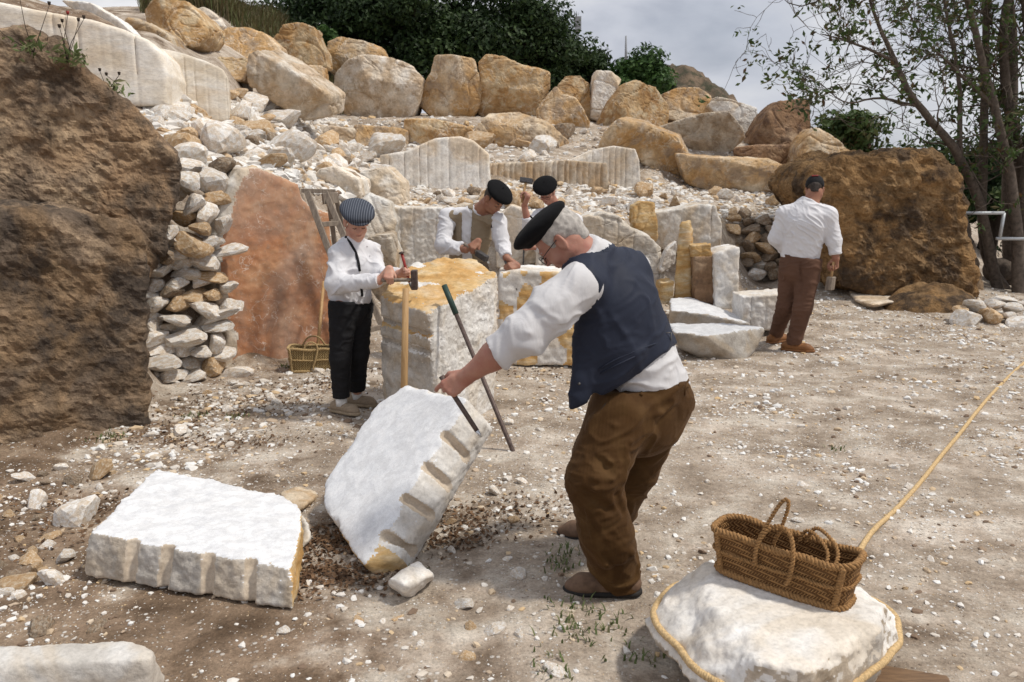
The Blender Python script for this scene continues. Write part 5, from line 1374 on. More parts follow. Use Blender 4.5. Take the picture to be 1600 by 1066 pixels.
# ---------------------------------------------------------------- the old man with the navy waistcoat
def old_man():
    pel, chest, neck = at(1017, 600, 3.42), at(962, 480, 3.38), at(915, 402, 3.36)
    shL, elL, wrL = at(905, 448, 3.19), at(820, 523, 3.12), at(729, 588, 3.20)
    shR, elR, wrR = at(985, 425, 3.5), at(990, 500, 3.72), at(985, 565, 3.72)
    hipL, knL, anL = at(968, 648, 3.30), at(928, 752, 3.17), at(966, 905, 3.24)
    hipR, knR, anR = at(1028, 638, 3.52), at(992, 735, 3.58), at(945, 836, 3.74)
    hd = at(874, 374, 3.35)
    R = frame_head((-.60, .22, -.76), (-.76, .05, .64)); s = 1.0
    base = A3((anL[0] + anR[0]) / 2, (anL[1] + anR[1]) / 2, 0)
    p = empty('person', base, 'elderly person in black beret, navy waistcoat and brown corduroys bending over the tilted slab', 'person')
    # body, one continuous skin
    lo, hi = bounds([pel, chest, neck, shL, elL, wrL, shR, elR, wrR, knL, anL, knR, anR, hd], .2); lo[2] = -.02
    vx = Vox(lo, hi, .006)
    vx.cone(pel, chest, .12, .13, .03); vx.cone(chest, neck, .13, .07, .03)
    vx.cone(shL, neck, .05, .05, .03); vx.cone(shR, neck, .05, .05, .03)
    limb(vx, [shL, elL], [.055, .05]); limb(vx, [elL, at(772, 556, 3.16), wrL], [.052, .053, .033])
    limb(vx, [shR, elR, wrR], [.055, .047, .032])
    limb(vx, [hipL, knL, anL], [.08, .055, .04]); limb(vx, [hipR, knR, anR], [.08, .055, .04])
    head_field(vx, hd, R, s, neck, .064, old=True)
    rodB, rodT = at(747, 646, 3.18), at(701, 575, 3.24)
    u = unit(rodT - rodB)
    X = unit(A3(-.74, .05, -.55)); X = unit(X - u * (X @ u) * .7)
    hand_field(vx, wrL, X, u, 'L', 'point', 1.06)
    hand_field(vx, wrR, A3(-.1, .5, -.8), A3(-.3, .8, .2), 'R', 'loose', 1.0)
    V, Q = vx.mesh(); V = relax(V, Q, 1, .35)
    V = V + vnormals(V, Q) * (.0016 * fbm(V * 45, 2))[:, None]
    part('body', V, Q, M['skin_old'], p)
    # the lever in his hand
    Yh = unit(u - X * (u @ X)); Z = np.cross(Yh, X); gc = wrL + 1.06 * (.088 * X - .026 * Z)
    a, b = gc - Yh * .20, gc + Yh * .062
    rd = empty('chisel', (a + b) / 2, 'dark steel chisel gripped in the old man\'s left hand', 'chisel')
    V, Q = tube([b, b - Yh * .02, a + Yh * .05, a], [.0125, .0105, .0100, .0095], 8); part('shank', V, Q, M['rusty'], rd)
    V, Q = tube([a, a - Yh * .03], [.0095, .003], 8); part('tip', V, Q, M['bright'], rd)
    # shirt
    vx = Vox(*bounds([pel, chest, neck, shL, shR, elL, elR, at(770, 560, 3.1), wrR], .2), .0065)
    lr = unit(shR - shL); sp = unit(neck - pel); fb = unit(np.cross(lr, sp))
    vx.cone(pel - sp * .04, chest, .178, .185, .04, ax=fb, fl=.80); vx.cone(chest, neck - sp * .05, .185, .13, .04, ax=fb, fl=.75)
    vx.cone(shL, neck, .075, .06, .04); vx.cone(shR, neck, .068, .055, .04)
    cuff = at(783, 549, 3.13)
    limb(vx, [shL, at(862, 485, 3.15), elL, cuff], [.088, .092, .083, .062], .03)
    limb(vx, [shR, elR, wrR], [.085, .075, .05], .03)
    cd_ = unit(cuff - elL)
    vx.clip(cuff + cd_ * .022, cd_, cuff - .12, cuff + .12)
    vx.cone(cuff - cd_ * .035, cuff + cd_ * .012, .067, .070, .008)      # rolled cuff
    vx.clip(cuff + cd_ * .022, cd_, cuff - .12, cuff + .12)
    vx.cone(cuff + cd_ * .0, cuff + cd_ * .05, .050, .050, .004, op='s')
    nk = unit(hd - R[2] * .07 - R[1] * .03 - neck)
    vx.cone(neck - nk * .04, neck + nk * .040, .092, .080, .015)
    vx.clip(neck + nk * .046, nk, neck - .13, neck + .13)
    vx.clip(pel - A3(0, 0, .004), A3(0, 0, -1))
    for f in ([(858, 437), (872, 470), (884, 500)], [(815, 470), (850, 500), (868, 512)], [(790, 508), (826, 520), (850, 540)], [(838, 452), (850, 480)], [(955, 590), (1000, 585), (1045, 580)], [(985, 595), (1040, 590), (1070, 582)]):
        pts = on_surface(vx, f, .004)
        if len(pts) > 1: vx.chain(pts, [.006] * len(pts), .018)
    garment('shirt', vx, M['shirt2'], p, .0085, 8, unit(elL - shL), 3, 2, .55, .008)
    # waistcoat
    vx = Vox(*bounds([pel, chest, neck, shL, shR, at(890, 665, 3.2)], .25), .0085)
    vx.cone(pel + sp * .02, chest, .192, .200, .04, ax=fb, fl=.82); vx.cone(chest, neck - sp * .045, .200, .128, .04, ax=fb, fl=.78)
    vx.cone(shR - lr * .02, neck - sp * .02, .098, .080, .04); vx.cone(shL + lr * .035, neck - sp * .02, .094, .082, .04)
    # loose front hanging open
    vx.cone(at(925, 540, 3.24), at(905, 622, 3.20), .085, .030, .05, ax=A3(.3, .9, 0), fl=.5)
    vx.cone(at(955, 560, 3.24), at(950, 600, 3.22), .09, .05, .05, ax=A3(.3, .9, 0), fl=.55)
    vx.cone(at(905, 600, 3.20), at(894, 668, 3.19), .034, .016, .02, ax=A3(.3, .9, 0), fl=.5)
    h0, h1 = at(888, 672, 3.2), at(985, 594, 3.22); h2 = at(1080, 547, 3.4)
    vd = unit(_dir(985, 600))
    n1 = np.cross(vd, h1 - h0); n1 = n1 if n1[2] < 0 else -n1
    n2 = np.cross(vd, h2 - h1); n2 = n2 if n2[2] < 0 else -n2
    vx.clip(h0, n1); vx.clip(h1, n2)
    # armholes
    ahc = at(878, 462, 3.16)
    ad = unit(elL - shL)
    vx.cone(shL + ad * .022 - lr * .042, shL + ad * .3 - lr * .01, .100, .14, .01, op='s')
    arc = shR + lr * .08
    vx.cone(arc + lr * .02, arc + lr * .3, .08, .1, .01, op='s')
    nkp = neck + nk * .01
    vx.cone(nkp - nk * .03, nkp + nk * .2, .094, .10, .006, op='s')
    for f in ([(955, 492), (975, 520), (992, 552), (1000, 580)], [(960, 575), (1000, 548), (1045, 528)], [(1040, 470), (1052, 510), (1060, 545)], [(925, 470), (940, 500), (948, 540)], [(990, 440), (1010, 470), (1020, 510)]):
        pts = on_surface(vx, f, .004)
        if len(pts) > 1: vx.chain(pts, [.006] * len(pts), .016)
    vest = garment('waistcoat', vx, M['navy'], p, .0045, 7, sp, 9, 2, 1.8, .004)
    for f, rr_ in (([(935, 578), (960, 563), (990, 550), (1015, 540), (1042, 531)], .0035), ([(938, 584), (965, 570), (992, 557)], .003)):
        pts = on_surface(vx, f, 0)
        if len(pts) > 1:
            V, Q = tube(pts, rr_, 6); part('back_strap', V, Q, M['navy'], vest)
    q = vx.cast(1044, 526)
    if q is not None:
        V, Q = tube([q + A3(.012, 0, .016), q + A3(.012, 0, -.016), q + A3(-.012, 0, -.016), q + A3(-.012, 0, .016), q + A3(.012, 0, .016)], .0025, 5); part('buckle', V, Q, M['steel'], vest)
    for f in ((897, 640), (905, 600)):
        q = vx.cast(*f)
        if q is not None:
            V, Q = tube([q, q - unit(_dir(*f)) * .004], .006, 8); part('button', V, Q, M['steel'], vest)
    # corduroys
    vx = Vox(*bounds([pel, hipL, knL, anL, hipR, knR, anR], .2), .0068)
    pl = unit(hipR - hipL)
    belt = unit(A3(-.10, .05, 1))
    vx.cone(pel + belt * .04, hipL * .5 + hipR * .5 - belt * .02, .180, .178, .04, ax=fb, fl=.86)
    vx.cone(at(1046, 628, 3.46), at(1026, 662, 3.44), .108, .105, .05)
    limb(vx, [hipL, knL], [.138, .112], .05); limb(vx, [knL, at(948, 840, 3.18), anL + A3(0, 0, .0)], [.112, .108, .094], .03)
    limb(vx, [hipR, knR, anR], [.13, .10, .085], .03)
    vx.clip(pel + A3(0, 0, .010), belt)
    hemn = unit(A3(-.22, 0, -1)); hp = at(966, 915, 3.24)
    vx.clip(hp, hemn, anL - .16, anL + .16)
    vx.clip(A3(anR[0], anR[1], .075), A3(0, 0, -1), anR - .14, anR + .14)
    for f, r0 in (([(975, 690), (980, 720), (972, 750), (955, 762)], .013), ([(905, 735), (930, 748), (955, 748), (972, 735)], .012), ([(900, 760), (930, 765), (958, 762)], .011), ([(930, 700), (950, 722), (968, 728)], .010),
                  ([(930, 650), (960, 665), (1000, 668)], .008), ([(1000, 655), (1030, 645), (1060, 625)], .009), ([(960, 830), (985, 862), (1000, 892)], .011), ([(930, 850), (950, 880), (985, 900)], .011), ([(925, 800), (945, 840), (965, 862)], .010), ([(945, 690), (985, 690), (1020, 670)], .008), ([(915, 785), (925, 830), (935, 880)], .009), ([(925, 890), (955, 905), (1000, 908)], .009)):
        pts = on_surface(vx, f, .003)
        if len(pts) > 1: vx.chain(pts, [r0 * .6] + [r0 * 1.25] * (len(pts) - 2) + [r0 * .5], .010)
    for f in ([(915, 770), (940, 790), (960, 800)], [(940, 720), (955, 738)], [(965, 775), (975, 800)], [(945, 870), (965, 890)]):
        pts = on_surface(vx, f, -.002)
        if len(pts) > 1: vx.chain(pts, [.013] * len(pts), .02, op='s')
    tr = garment('trousers', vx, M['cord'], p, .0065, 7, unit(anL - knL), 14, 1, 1.6, .006)
    pts = on_surface(vx, [(958, 604), (985, 605), (1015, 604), (1045, 603), (1075, 602)], -.002)
    if len(pts) > 1: V, Q = tube(pts, .011, 8); part('waistband', V, Q, M['cord'], tr)
    for x in (1003, 1070):
        pts = on_surface(vx, [(x, 602), (x - 1, 617)], -.006)
        if len(pts) > 1: V, Q = tube(pts, .007, 6); part('belt_loop', V, Q, M['cord'], tr)
    pts = on_surface(vx, [(962, 618), (946, 632), (934, 650), (932, 658)], -.002)
    if len(pts) > 1: V, Q = tube(pts, .005, 6); part('pocket_edge', V, Q, M['darktr'], tr)
    shoe(p, A3(anL[0] - .03, anL[1] - .03, Hs(anL[0], anL[1]) + .088), (-1, .03, 0), .29, .098, M['shoe_mud'], M['sole'])
    shoe(p, A3(anR[0] - .03, anR[1], Hs(anR[0], anR[1]) + .088), (-1, .15, 0), .29, .095, M['shoe_mud'], M['sole'])
    hair(p, hd, R, s, M['grey_hair'], -.055, 1.05, .03)
    beret(p, hd, R, s, tilt=(0, -.14), rx=.127, h_=.028, off=(0, .012, .080))
    brow(p, hd, R, s, M['grey_hair']); spectacles(p, hd, R, s)
old_man()

def torso_shirt(vx, pel, chest, neck, shL, shR, r=(.16, .17, .12), fl=.78):
    lr = unit(shR - shL); sp = unit(neck - pel); fb = unit(np.cross(lr, sp))
    vx.cone(pel, chest, r[0], r[1], .04, ax=fb, fl=fl); vx.cone(chest, neck - sp * .06, r[1], r[2], .04, ax=fb, fl=fl * .95)
    vx.cone(shL, neck, .07, .055, .04); vx.cone(shR, neck, .07, .055, .04)
    return lr, sp, fb
def collar(vx, neck, hd, R, r=.07, h_=.03):
    nk = unit(hd - R[2] * .07 - R[1] * .02 - neck)
    vx.cone(neck - nk * .03, neck + nk * h_, r + .008, r, .015)
    vx.clip(neck + nk * (h_ + .008), nk, neck - .12, neck + .12)
    vx.cone(neck + nk * (h_ - .01), neck + nk * (h_ + .08), r - .010, r - .006, .003, op='s')
def cuffclip(vx, el, cuff, r):
    d = unit(cuff - el); vx.cone(cuff - d * .045, cuff, r, r * .98, .008); vx.clip(cuff + d * .006, d, cuff - .1, cuff + .1)

# ---------------------------------------------------------------- the boy
def boy():
    pel, chest, neck = at(546, 470, 5.88), at(548, 415, 5.86), at(553, 377, 5.86)
    shR, elR, wrR = at(529, 397, 5.75), at(526, 445, 5.66), at(592, 439, 5.55)
    shL, elL, wrL = at(579, 393, 5.95), at(592, 432, 5.86), at(624, 428, 5.66)
    hipR, knR, anR = at(536, 475, 5.80), at(532, 560, 5.78), at(534, 645, 5.80)
    hipL, knL, anL = at(560, 475, 5.94), at(560, 555, 5.93), at(558, 632, 6.05)
    for a in (anR, anL): a[2] = Hs(a[0], a[1]) + .088
    hd = at(557, 347, 5.82)
    R = frame_head((.34, -.85, -.42), (.12, -.36, .93)); s = .98
    base = A3((anL[0] + anR[0]) / 2, (anL[1] + anR[1]) / 2, 0)
    p = empty('person', base, 'child in striped flat cap, white shirt, black trousers and one visible brace', 'person')
    lo, hi = bounds([pel, neck, shL, shR, elL, elR, wrL, wrR, anL, anR, hd], .18); lo[2] = -.01
    vx = Vox(lo, hi, .006)
    vx.cone(pel, chest, .10, .11, .03); vx.cone(chest, neck, .11, .06, .03)
    vx.cone(shL, neck, .04, .045, .03); vx.cone(shR, neck, .04, .045, .03)
    limb(vx, [shR, elR, wrR], [.045, .04, .027]); limb(vx, [shL, elL, wrL], [.045, .04, .027])
    limb(vx, [hipR, knR, anR], [.07, .05, .035]); limb(vx, [hipL, knL, anL], [.07, .05, .035])
    head_field(vx, hd, R, s, neck, .050)
    hY = unit(A3(1, -.05, .02)); hX = unit(A3(.05, -.45, -.8))
    gR = at(608, 438, 5.52)
    grip_hand(vx, gR, hY, A3(-.1, -.8, .6), 'R', wrR, .86, r=.024)
    cY = unit(at(636, 392, 5.56) - at(649, 441, 5.56)); cX = unit(A3(.9, -.35, .1))
    gL, _ = hand_field(vx, wrL, cX, cY, 'L', 'grip', .84)
    V, Q = vx.mesh(); V = relax(V, Q, 1, .3); part('body', V, Q, M['skin_boy'], p)
    # shirt
    vx = Vox(*bounds([pel, neck, shL, shR, elL, elR, wrL, wrR], .17), .0065)
    lr, sp, fb = torso_shirt(vx, pel, chest, neck, shL, shR, (.138, .148, .10), .9)
    vx.cone(pel + sp * .05, pel + sp * .12, .146, .145, .04, ax=fb, fl=.95)
    limb(vx, [shR, elR, wrR], [.068, .068, .047], .03); limb(vx, [shL, elL, wrL], [.066, .062, .044], .03)
    cuffclip(vx, elR, wrR - A3(.0, 0, 0), .05); cuffclip(vx, elL, wrL - unit(wrL - elL) * .02, .046)
    collar(vx, neck, hd, R, .062, .022)
    vx.clip(pel - sp * .0, -sp)
    sh = garment('shirt', vx, M['shirt'], p, .0085, 10, A3(.25, 0, 1), 5, 2, .6, .005)
    # brace
    pts = on_surface(vx, [(534, 364), (540, 370), (548, 381), (556, 395), (560, 410), (562, 424)], -.004)
    if len(pts) > 1: V, Q = tube(pts, .010, 6); part('brace', V, Q, M['black'], p)
    pts = on_surface(vx, [(565, 452), (566, 462)], -.004)
    if len(pts) > 1: V, Q = tube(pts, .010, 6); part('brace', V, Q, M['black'], p)
    for f in ((574, 385), (578, 400)):
        q = vx.cast(*f)
        if q is not None: V, Q = tube([q, q - unit(_dir(*f)) * .003], .005, 7); part('button', V, Q, M['shirt2'], sh)
    # trousers
    vx = Vox(*bounds([pel, hipL, hipR, knL, knR, anL, anR], .18), .0075)
    vx.cone(pel + A3(0, 0, .01), pel - A3(0, 0, .06), .136, .142, .04, ax=fb, fl=.92)
    limb(vx, [hipR, knR, anR], [.105, .075, .062], .03); limb(vx, [hipL, knL, anL], [.105, .073, .060], .03)
    vx.clip(pel + A3(0, 0, .015), A3(0, 0, 1))
    for a in (anL, anR): vx.clip(a + A3(0, 0, .03), A3(0, 0, -1), a - .09, a + .09)
    garment('trousers', vx, M['black'], p, .005, 9, (0, 0, 1), 6, 2, 1.8, .003)
    for a, d in ((anR, (.85, -.5, 0)), (anL, (.9, -.25, 0))):
        V, Q = tube([a + A3(0, 0, -.03), a + A3(0, 0, .035)], .042, 12); part('sock', V, Q, M['sock'], p)
        shoe(p, a, d, .235, .082, M['shoe_suede'], M['sole_tan'], lace=True)
    hair(p, hd, R, s, M['dark_hair'], -.02, 1.02, .02)
    brow(p, hd, R, s, M['dark_hair'])
    # flat cap
    W_ = lambda x, y, z: hd + s * (x * R[0] + y * R[1] + z * R[2])
    lo, hi = bounds([hd], .24); vx = Vox(lo, hi, .0055)
    up = unit(R[2] + .10 * R[1]); Rc = np.array([R[0], unit(R[1] - up * (R[1] @ up)), up])
    vx.ell(W_(0, .004, .098), s * A3(.122, .135, .050), Rc, .02); vx.ell(W_(0, -.01, .075), s * A3(.088, .108, .055), Rc, .02)
    vx.ell(W_(0, .075, .085), s * A3(.105, .075, .034), Rc, .03)
    vx.clip(W_(0, 0, .052), -up, lo, hi)
    V, Q = vx.mesh(); V = relax(V, Q, 2); cp = part('flat_cap', V, Q, M['capcloth'], p)
    vx = Vox(lo, hi, .0055)
    vx.ell(W_(0, .075, .062), s * A3(.086, .085, .030), Rc, .01); vx.clip(W_(0, .0, .058), -up + .28 * R[1] * -1, lo, hi); vx.ell(W_(0, .070, .050), s * A3(.084, .083, .030), Rc, .002, op='s'); vx.clip(W_(0, .03, 0), -R[1], lo, hi)
    V, Q = vx.mesh(); part('peak', V, Q, M['capcloth'], cp)
    # hammer and chisel
    h0 = gR - hY * .05; h1 = gR + hY * .17
    t = empty('hammer', gR, 'short handled square hammer in the child\'s right hand', 'hammer')
    V, Q = tube([h0, h1], [.013, .012], 8); part('handle', V, Q, M['wood_grey'], t)
    V, Q = boxm(h1, (A3(0, -.1, 1), hY, np.cross(hY, A3(0, -.1, 1))), (.066, .021, .021)); part('hammer_head', V, Q, M['rusty'], t, False)
    t = empty('chisel', gL, 'red painted chisel held upright by the child', 'chisel')
    V, Q = tube([gL - cY * .06, gL + cY * .14], [.0085, .0105], 8); part('shank', V, Q, M['redpaint'], t)
    V, Q = tube([gL + cY * .14, gL + cY * .152], [.019, .019], 10); part('striking_head', V, Q, M['rusty'], t)
    V, Q = tube([gL - cY * .06, gL - cY * .105], [.0085, .003], 8); part('tip', V, Q, M['steel'], t)
boy()

# ---------------------------------------------------------------- man in the beige waistcoat
def vest_man():
    pel, chest, neck = at(730, 412, 7.80), at(738, 362, 7.68), at(748, 331, 7.58)
    shR, elR, wrR = at(700, 338, 7.62), at(692, 383, 7.52), at(728, 390, 7.32)
    shL, elL, wrL = at(777, 346, 7.50), at(786, 385, 7.44), at(792, 404, 7.30)
    hipR, hipL = at(716, 420, 7.82), at(745, 420, 7.75)
    g = .2
    knR, knL = A3(hipR[0], hipR[1] - .15, g + .48), A3(hipL[0] + .02, hipL[1] - .15, g + .48)
    anR, anL = A3(hipR[0] - .02, hipR[1] + .05, g + .085), A3(hipL[0] + .05, hipL[1] + .02, g + .085)
    for a in (anR, anL): a[2] = Hs(a[0], a[1]) + .085
    hd = at(772, 311, 7.46); R = frame_head((.50, -.52, -.70), (.42, -.42, .80)); s = 1.0
    p = empty('person', A3(pel[0], pel[1], Hs(pel[0], pel[1])), 'person in black beret and beige waistcoat bent over behind the tall block', 'person')
    lo, hi = bounds([pel, neck, shL, shR, elL, elR, wrL, wrR, anL, anR, hd], .18); lo[2] = anL[2] - .1
    vx = Vox(lo, hi, .0065)
    vx.cone(pel, chest, .11, .11, .03); vx.cone(chest, neck, .105, .065, .03); vx.cone(shL, neck, .045, .05, .03); vx.cone(shR, neck, .045, .05, .03)
    limb(vx, [shR, elR, wrR], [.055, .047, .032]); limb(vx, [shL, elL, wrL], [.055, .047, .032])
    limb(vx, [hipR, knR, anR], [.08, .055, .04]); limb(vx, [hipL, knL, anL], [.08, .055, .04])
    head_field(vx, hd, R, s, neck, .062)
    hY = unit(at(757, 402, 7.2) - at(736, 388, 7.28)); gR = at(738, 390, 7.27)
    grip_hand(vx, gR, hY, A3(-.2, -.7, .7), 'R', wrR, 1.0)
    cT, cB = at(789, 408, 7.28), at(806, 449, 7.16); cY = unit(cT - cB); cX = unit(A3(.1, -.8, -.35))
    gL = cT * .72 + cB * .28
    grip_hand(vx, gL, cY, A3(.5, -.7, .4), 'L', wrL, 1.0)
    V, Q = vx.mesh(); V = relax(V, Q, 1, .3); part('body', V, Q, M['skin_tan'], p)
    vx = Vox(*bounds([pel, neck, shL, shR, elL, elR, wrL, wrR], .18), .009)
    lr, sp, fb = torso_shirt(vx, pel - A3(0, 0, .02), chest, neck, shL, shR, (.158, .168, .115))
    limb(vx, [shR, elR, wrR], [.078, .075, .05], .03); limb(vx, [shL, elL, wrL], [.076, .066, .05], .03)
    cuffclip(vx, elR, wrR - unit(wrR - elR) * .05, .052); cuffclip(vx, elL, wrL - unit(wrL - elL) * .03, .05)
    collar(vx, neck, hd, R, .07, .03)
    garment('shirt', vx, M['shirt'], p, .009, 9, unit(elR - shR), 15, 2, .7, .005)
    vx = Vox(*bounds([pel, neck, shL, shR], .22), .009)
    vx.cone(pel - sp * .05, chest, .172, .182, .04, ax=fb, fl=.82); vx.cone(chest, neck - sp * .04, .182, .12, .04, ax=fb, fl=.8)
    vx.cone(shL - lr * -.03, neck, .075, .06, .04); vx.cone(shR - lr * .03, neck, .075, .06, .04)
    for sh_, el_, q in ((shL, elL, -1), (shR, elR, 1)):
        d = unit(el_ - sh_); vx.cone(sh_ + lr * q * .03, sh_ + lr * q * .02 + d * .25, .085, .12, .008, op='s')
    # open front: a wedge of shirt shows between the two fronts
    fo = fb if fb[1] < 0 else -fb
    vx.box(chest + fo * .16 - sp * .06, (lr, sp, fo), (.045, .30, .12), .01, .01, op='s')
    nk = unit(hd - neck); vx.cone(neck - nk * .02, neck + nk * .2, .076, .1, .008, op='s')
    v = garment('waistcoat', vx, M['beige'], p, .005, 8, sp, 4, 2, 1.8)
    vx = Vox(*bounds([pel, knL, knR, anL, anR], .2), .010)
    vx.cone(pel + sp * .02, pel - A3(0, 0, .08), .155, .16, .04, ax=fb, fl=.85)
    limb(vx, [hipR, knR, anR], [.115, .085, .075], .03); limb(vx, [hipL, knL, anL], [.115, .085, .075], .03)
    garment('trousers', vx, M['darktr'], p, .006, 8, (0, 0, 1), 6)
    for a in (anL, anR): shoe(p, a, (.6, -.8, 0), .28, .095, M['shoe_mud'], M['sole'])
    hair(p, hd, R, s, M['dark_hair'], -.03, 1.015, .02); beret(p, hd, R, s, tilt=(.0, .10), rx=.128, h_=.036, off=(0, .010, .080)); brow(p, hd, R, s, M['dark_hair'])
    V, Q = tube([wrR + unit(wrR - elR) * -.012 + .034 * A3(math.cos(a) * .5, -.6 * math.cos(a), math.sin(a)) for a in np.linspace(0, 6.28, 13)], .004, 6, False); part('bracelet', V, Q, M['wood_grey'], p)
    t = empty('hammer', gR, 'black headed hammer in the hand of the beige waistcoat wearer', 'hammer')
    V, Q = tube([gR - hY * .1, gR + hY * .10], .012, 8); part('handle', V, Q, M['wood_grey'], t)
    hh = unit(np.cross(hY, A3(0, 1, .3)))
    V, Q = boxm(gR + hY * .115, (hY, hh, np.cross(hY, hh)), (.060, .026, .026)); part('hammer_head', V, Q, M['steel'], t, False)
    t = empty('chisel', gL, 'dark chisel set on the ochre faced block by the beige waistcoat wearer', 'chisel')
    V, Q = tube([gL + cY * .075, gL - cY * .18, gL - cY * .22], [.009, .0085, .003], 8); part('shank', V, Q, M['steel'], t)
vest_man()

# ---------------------------------------------------------------- man raising a hammer
def hammer_man():
    pel, chest, neck = at(888, 425, 9.55), at(880, 365, 9.42), at(868, 325, 9.32)
    shR, elR, wrR = at(842, 338, 9.22), at(827, 355, 8.98), at(819, 322, 8.92)
    shL, elL, wrL = at(900, 345, 9.42), at(885, 392, 9.22), at(832, 386, 9.0)
    hipR, hipL = at(876, 432, 9.55), at(902, 432, 9.6)
    knR, knL = hipR + A3(0, -.12, -.42), hipL + A3(.02, -.12, -.42)
    anR, anL = hipR + A3(0, .02, 0), hipL + A3(.05, .02, 0)
    for a in (anR, anL): a[2] = Hs(a[0], a[1]) + .085
    hd = at(854, 300, 9.2); R = frame_head((-.22, -.72, -.60), (-.2, -.55, .80)); s = 1.0
    p = empty('person', A3(pel[0], pel[1], Hs(pel[0], pel[1])), 'person in black beret and spectacles raising a hammer at the back', 'person')
    lo, hi = bounds([pel, neck, shL, shR, elL, elR, wrL, wrR, anL, anR, hd], .18); lo[2] = min(anL[2], anR[2]) - .1
    vx = Vox(lo, hi, .007)
    vx.cone(pel, chest, .11, .11, .03); vx.cone(chest, neck, .105, .065, .03); vx.cone(shL, neck, .045, .05, .03); vx.cone(shR, neck, .045, .05, .03)
    limb(vx, [shR, elR, wrR], [.055, .047, .032]); limb(vx, [shL, elL, wrL], [.055, .047, .032])
    limb(vx, [hipR, knR, anR], [.08, .055, .04]); limb(vx, [hipL, knL, anL], [.08, .055, .04])
    head_field(vx, hd, R, s, neck, .060)
    hY = unit(at(822, 283, 8.95) - at(816, 312, 8.9)); gR = at(817, 308, 8.90)
    grip_hand(vx, gR, hY, A3(.75, .3, .35), 'R', wrR, 1.0)
    cY = unit(A3(.03, 0, 1)); cX = unit(A3(-.9, -.3, 0)); gL, _ = hand_field(vx, wrL, cX, cY, 'L', 'grip', 1.0)
    V, Q = vx.mesh(); V = relax(V, Q, 1, .3); part('body', V, Q, M['skin_old'], p)
    vx = Vox(*bounds([pel, neck, shL, shR, elL, elR, wrL, wrR], .18), .010)
    lr, sp, fb = torso_shirt(vx, pel - A3(0, 0, .02), chest, neck, shL, shR, (.155, .165, .115))
    limb(vx, [shR, elR, elR * .55 + wrR * .45], [.076, .07, .056], .03); limb(vx, [shL, elL, wrL], [.075, .066, .05], .03)
    cuffclip(vx, elR, elR * .55 + wrR * .45, .056); cuffclip(vx, elL, wrL - unit(wrL - elL) * .04, .05)
    collar(vx, neck, hd, R, .07, .03)
    garment('shirt', vx, M['shirt'], p, .006, 9, sp, 25, 2, 2.2)
    vx = Vox(*bounds([pel, knL, knR, anL, anR], .2), .011)
    vx.cone(pel + sp * .02, pel - A3(0, 0, .08), .155, .16, .04, ax=fb, fl=.85)
    limb(vx, [hipR, knR, anR], [.115, .085, .075], .03); limb(vx, [hipL, knL, anL], [.115, .085, .075], .03)
    garment('trousers', vx, M['darktr'], p, .006, 8, (0, 0, 1), 6)
    for a in (anL, anR): shoe(p, a, (-.5, -.8, 0), .28, .095, M['shoe_mud'], M['sole'])
    hair(p, hd, R, s, M['grey_hair'], -.03, 1.015, .02); beret(p, hd, R, s, tilt=(-.06, .10), rx=.135, h_=.040, off=(0, .010, .080)); brow(p, hd, R, s, M['grey_hair']); spectacles(p, hd, R, s)
    t = empty('hammer', gR, 'hammer with pale wooden handle raised above the black beret', 'hammer')
    V, Q = tube([gR - hY * .06, gR + hY * .17], .014, 8); part('handle', V, Q, M['wood'], t)
    hh = unit(np.cross(hY, A3(.25, 1, 0)))
    V, Q = boxm(gR + hY * .18, (hh, hY, np.cross(hh, hY)), (.068, .026, .026)); part('hammer_head', V, Q, M['steel'], t, False)
    t = empty('chisel', gL, 'dark chisel held upright by the hammer raising person', 'chisel')
    V, Q = tube([gL + cY * .09, gL - cY * .2, gL - cY * .24], [.010, .0095, .003], 8); part('shank', V, Q, M['steel'], t)
hammer_man()

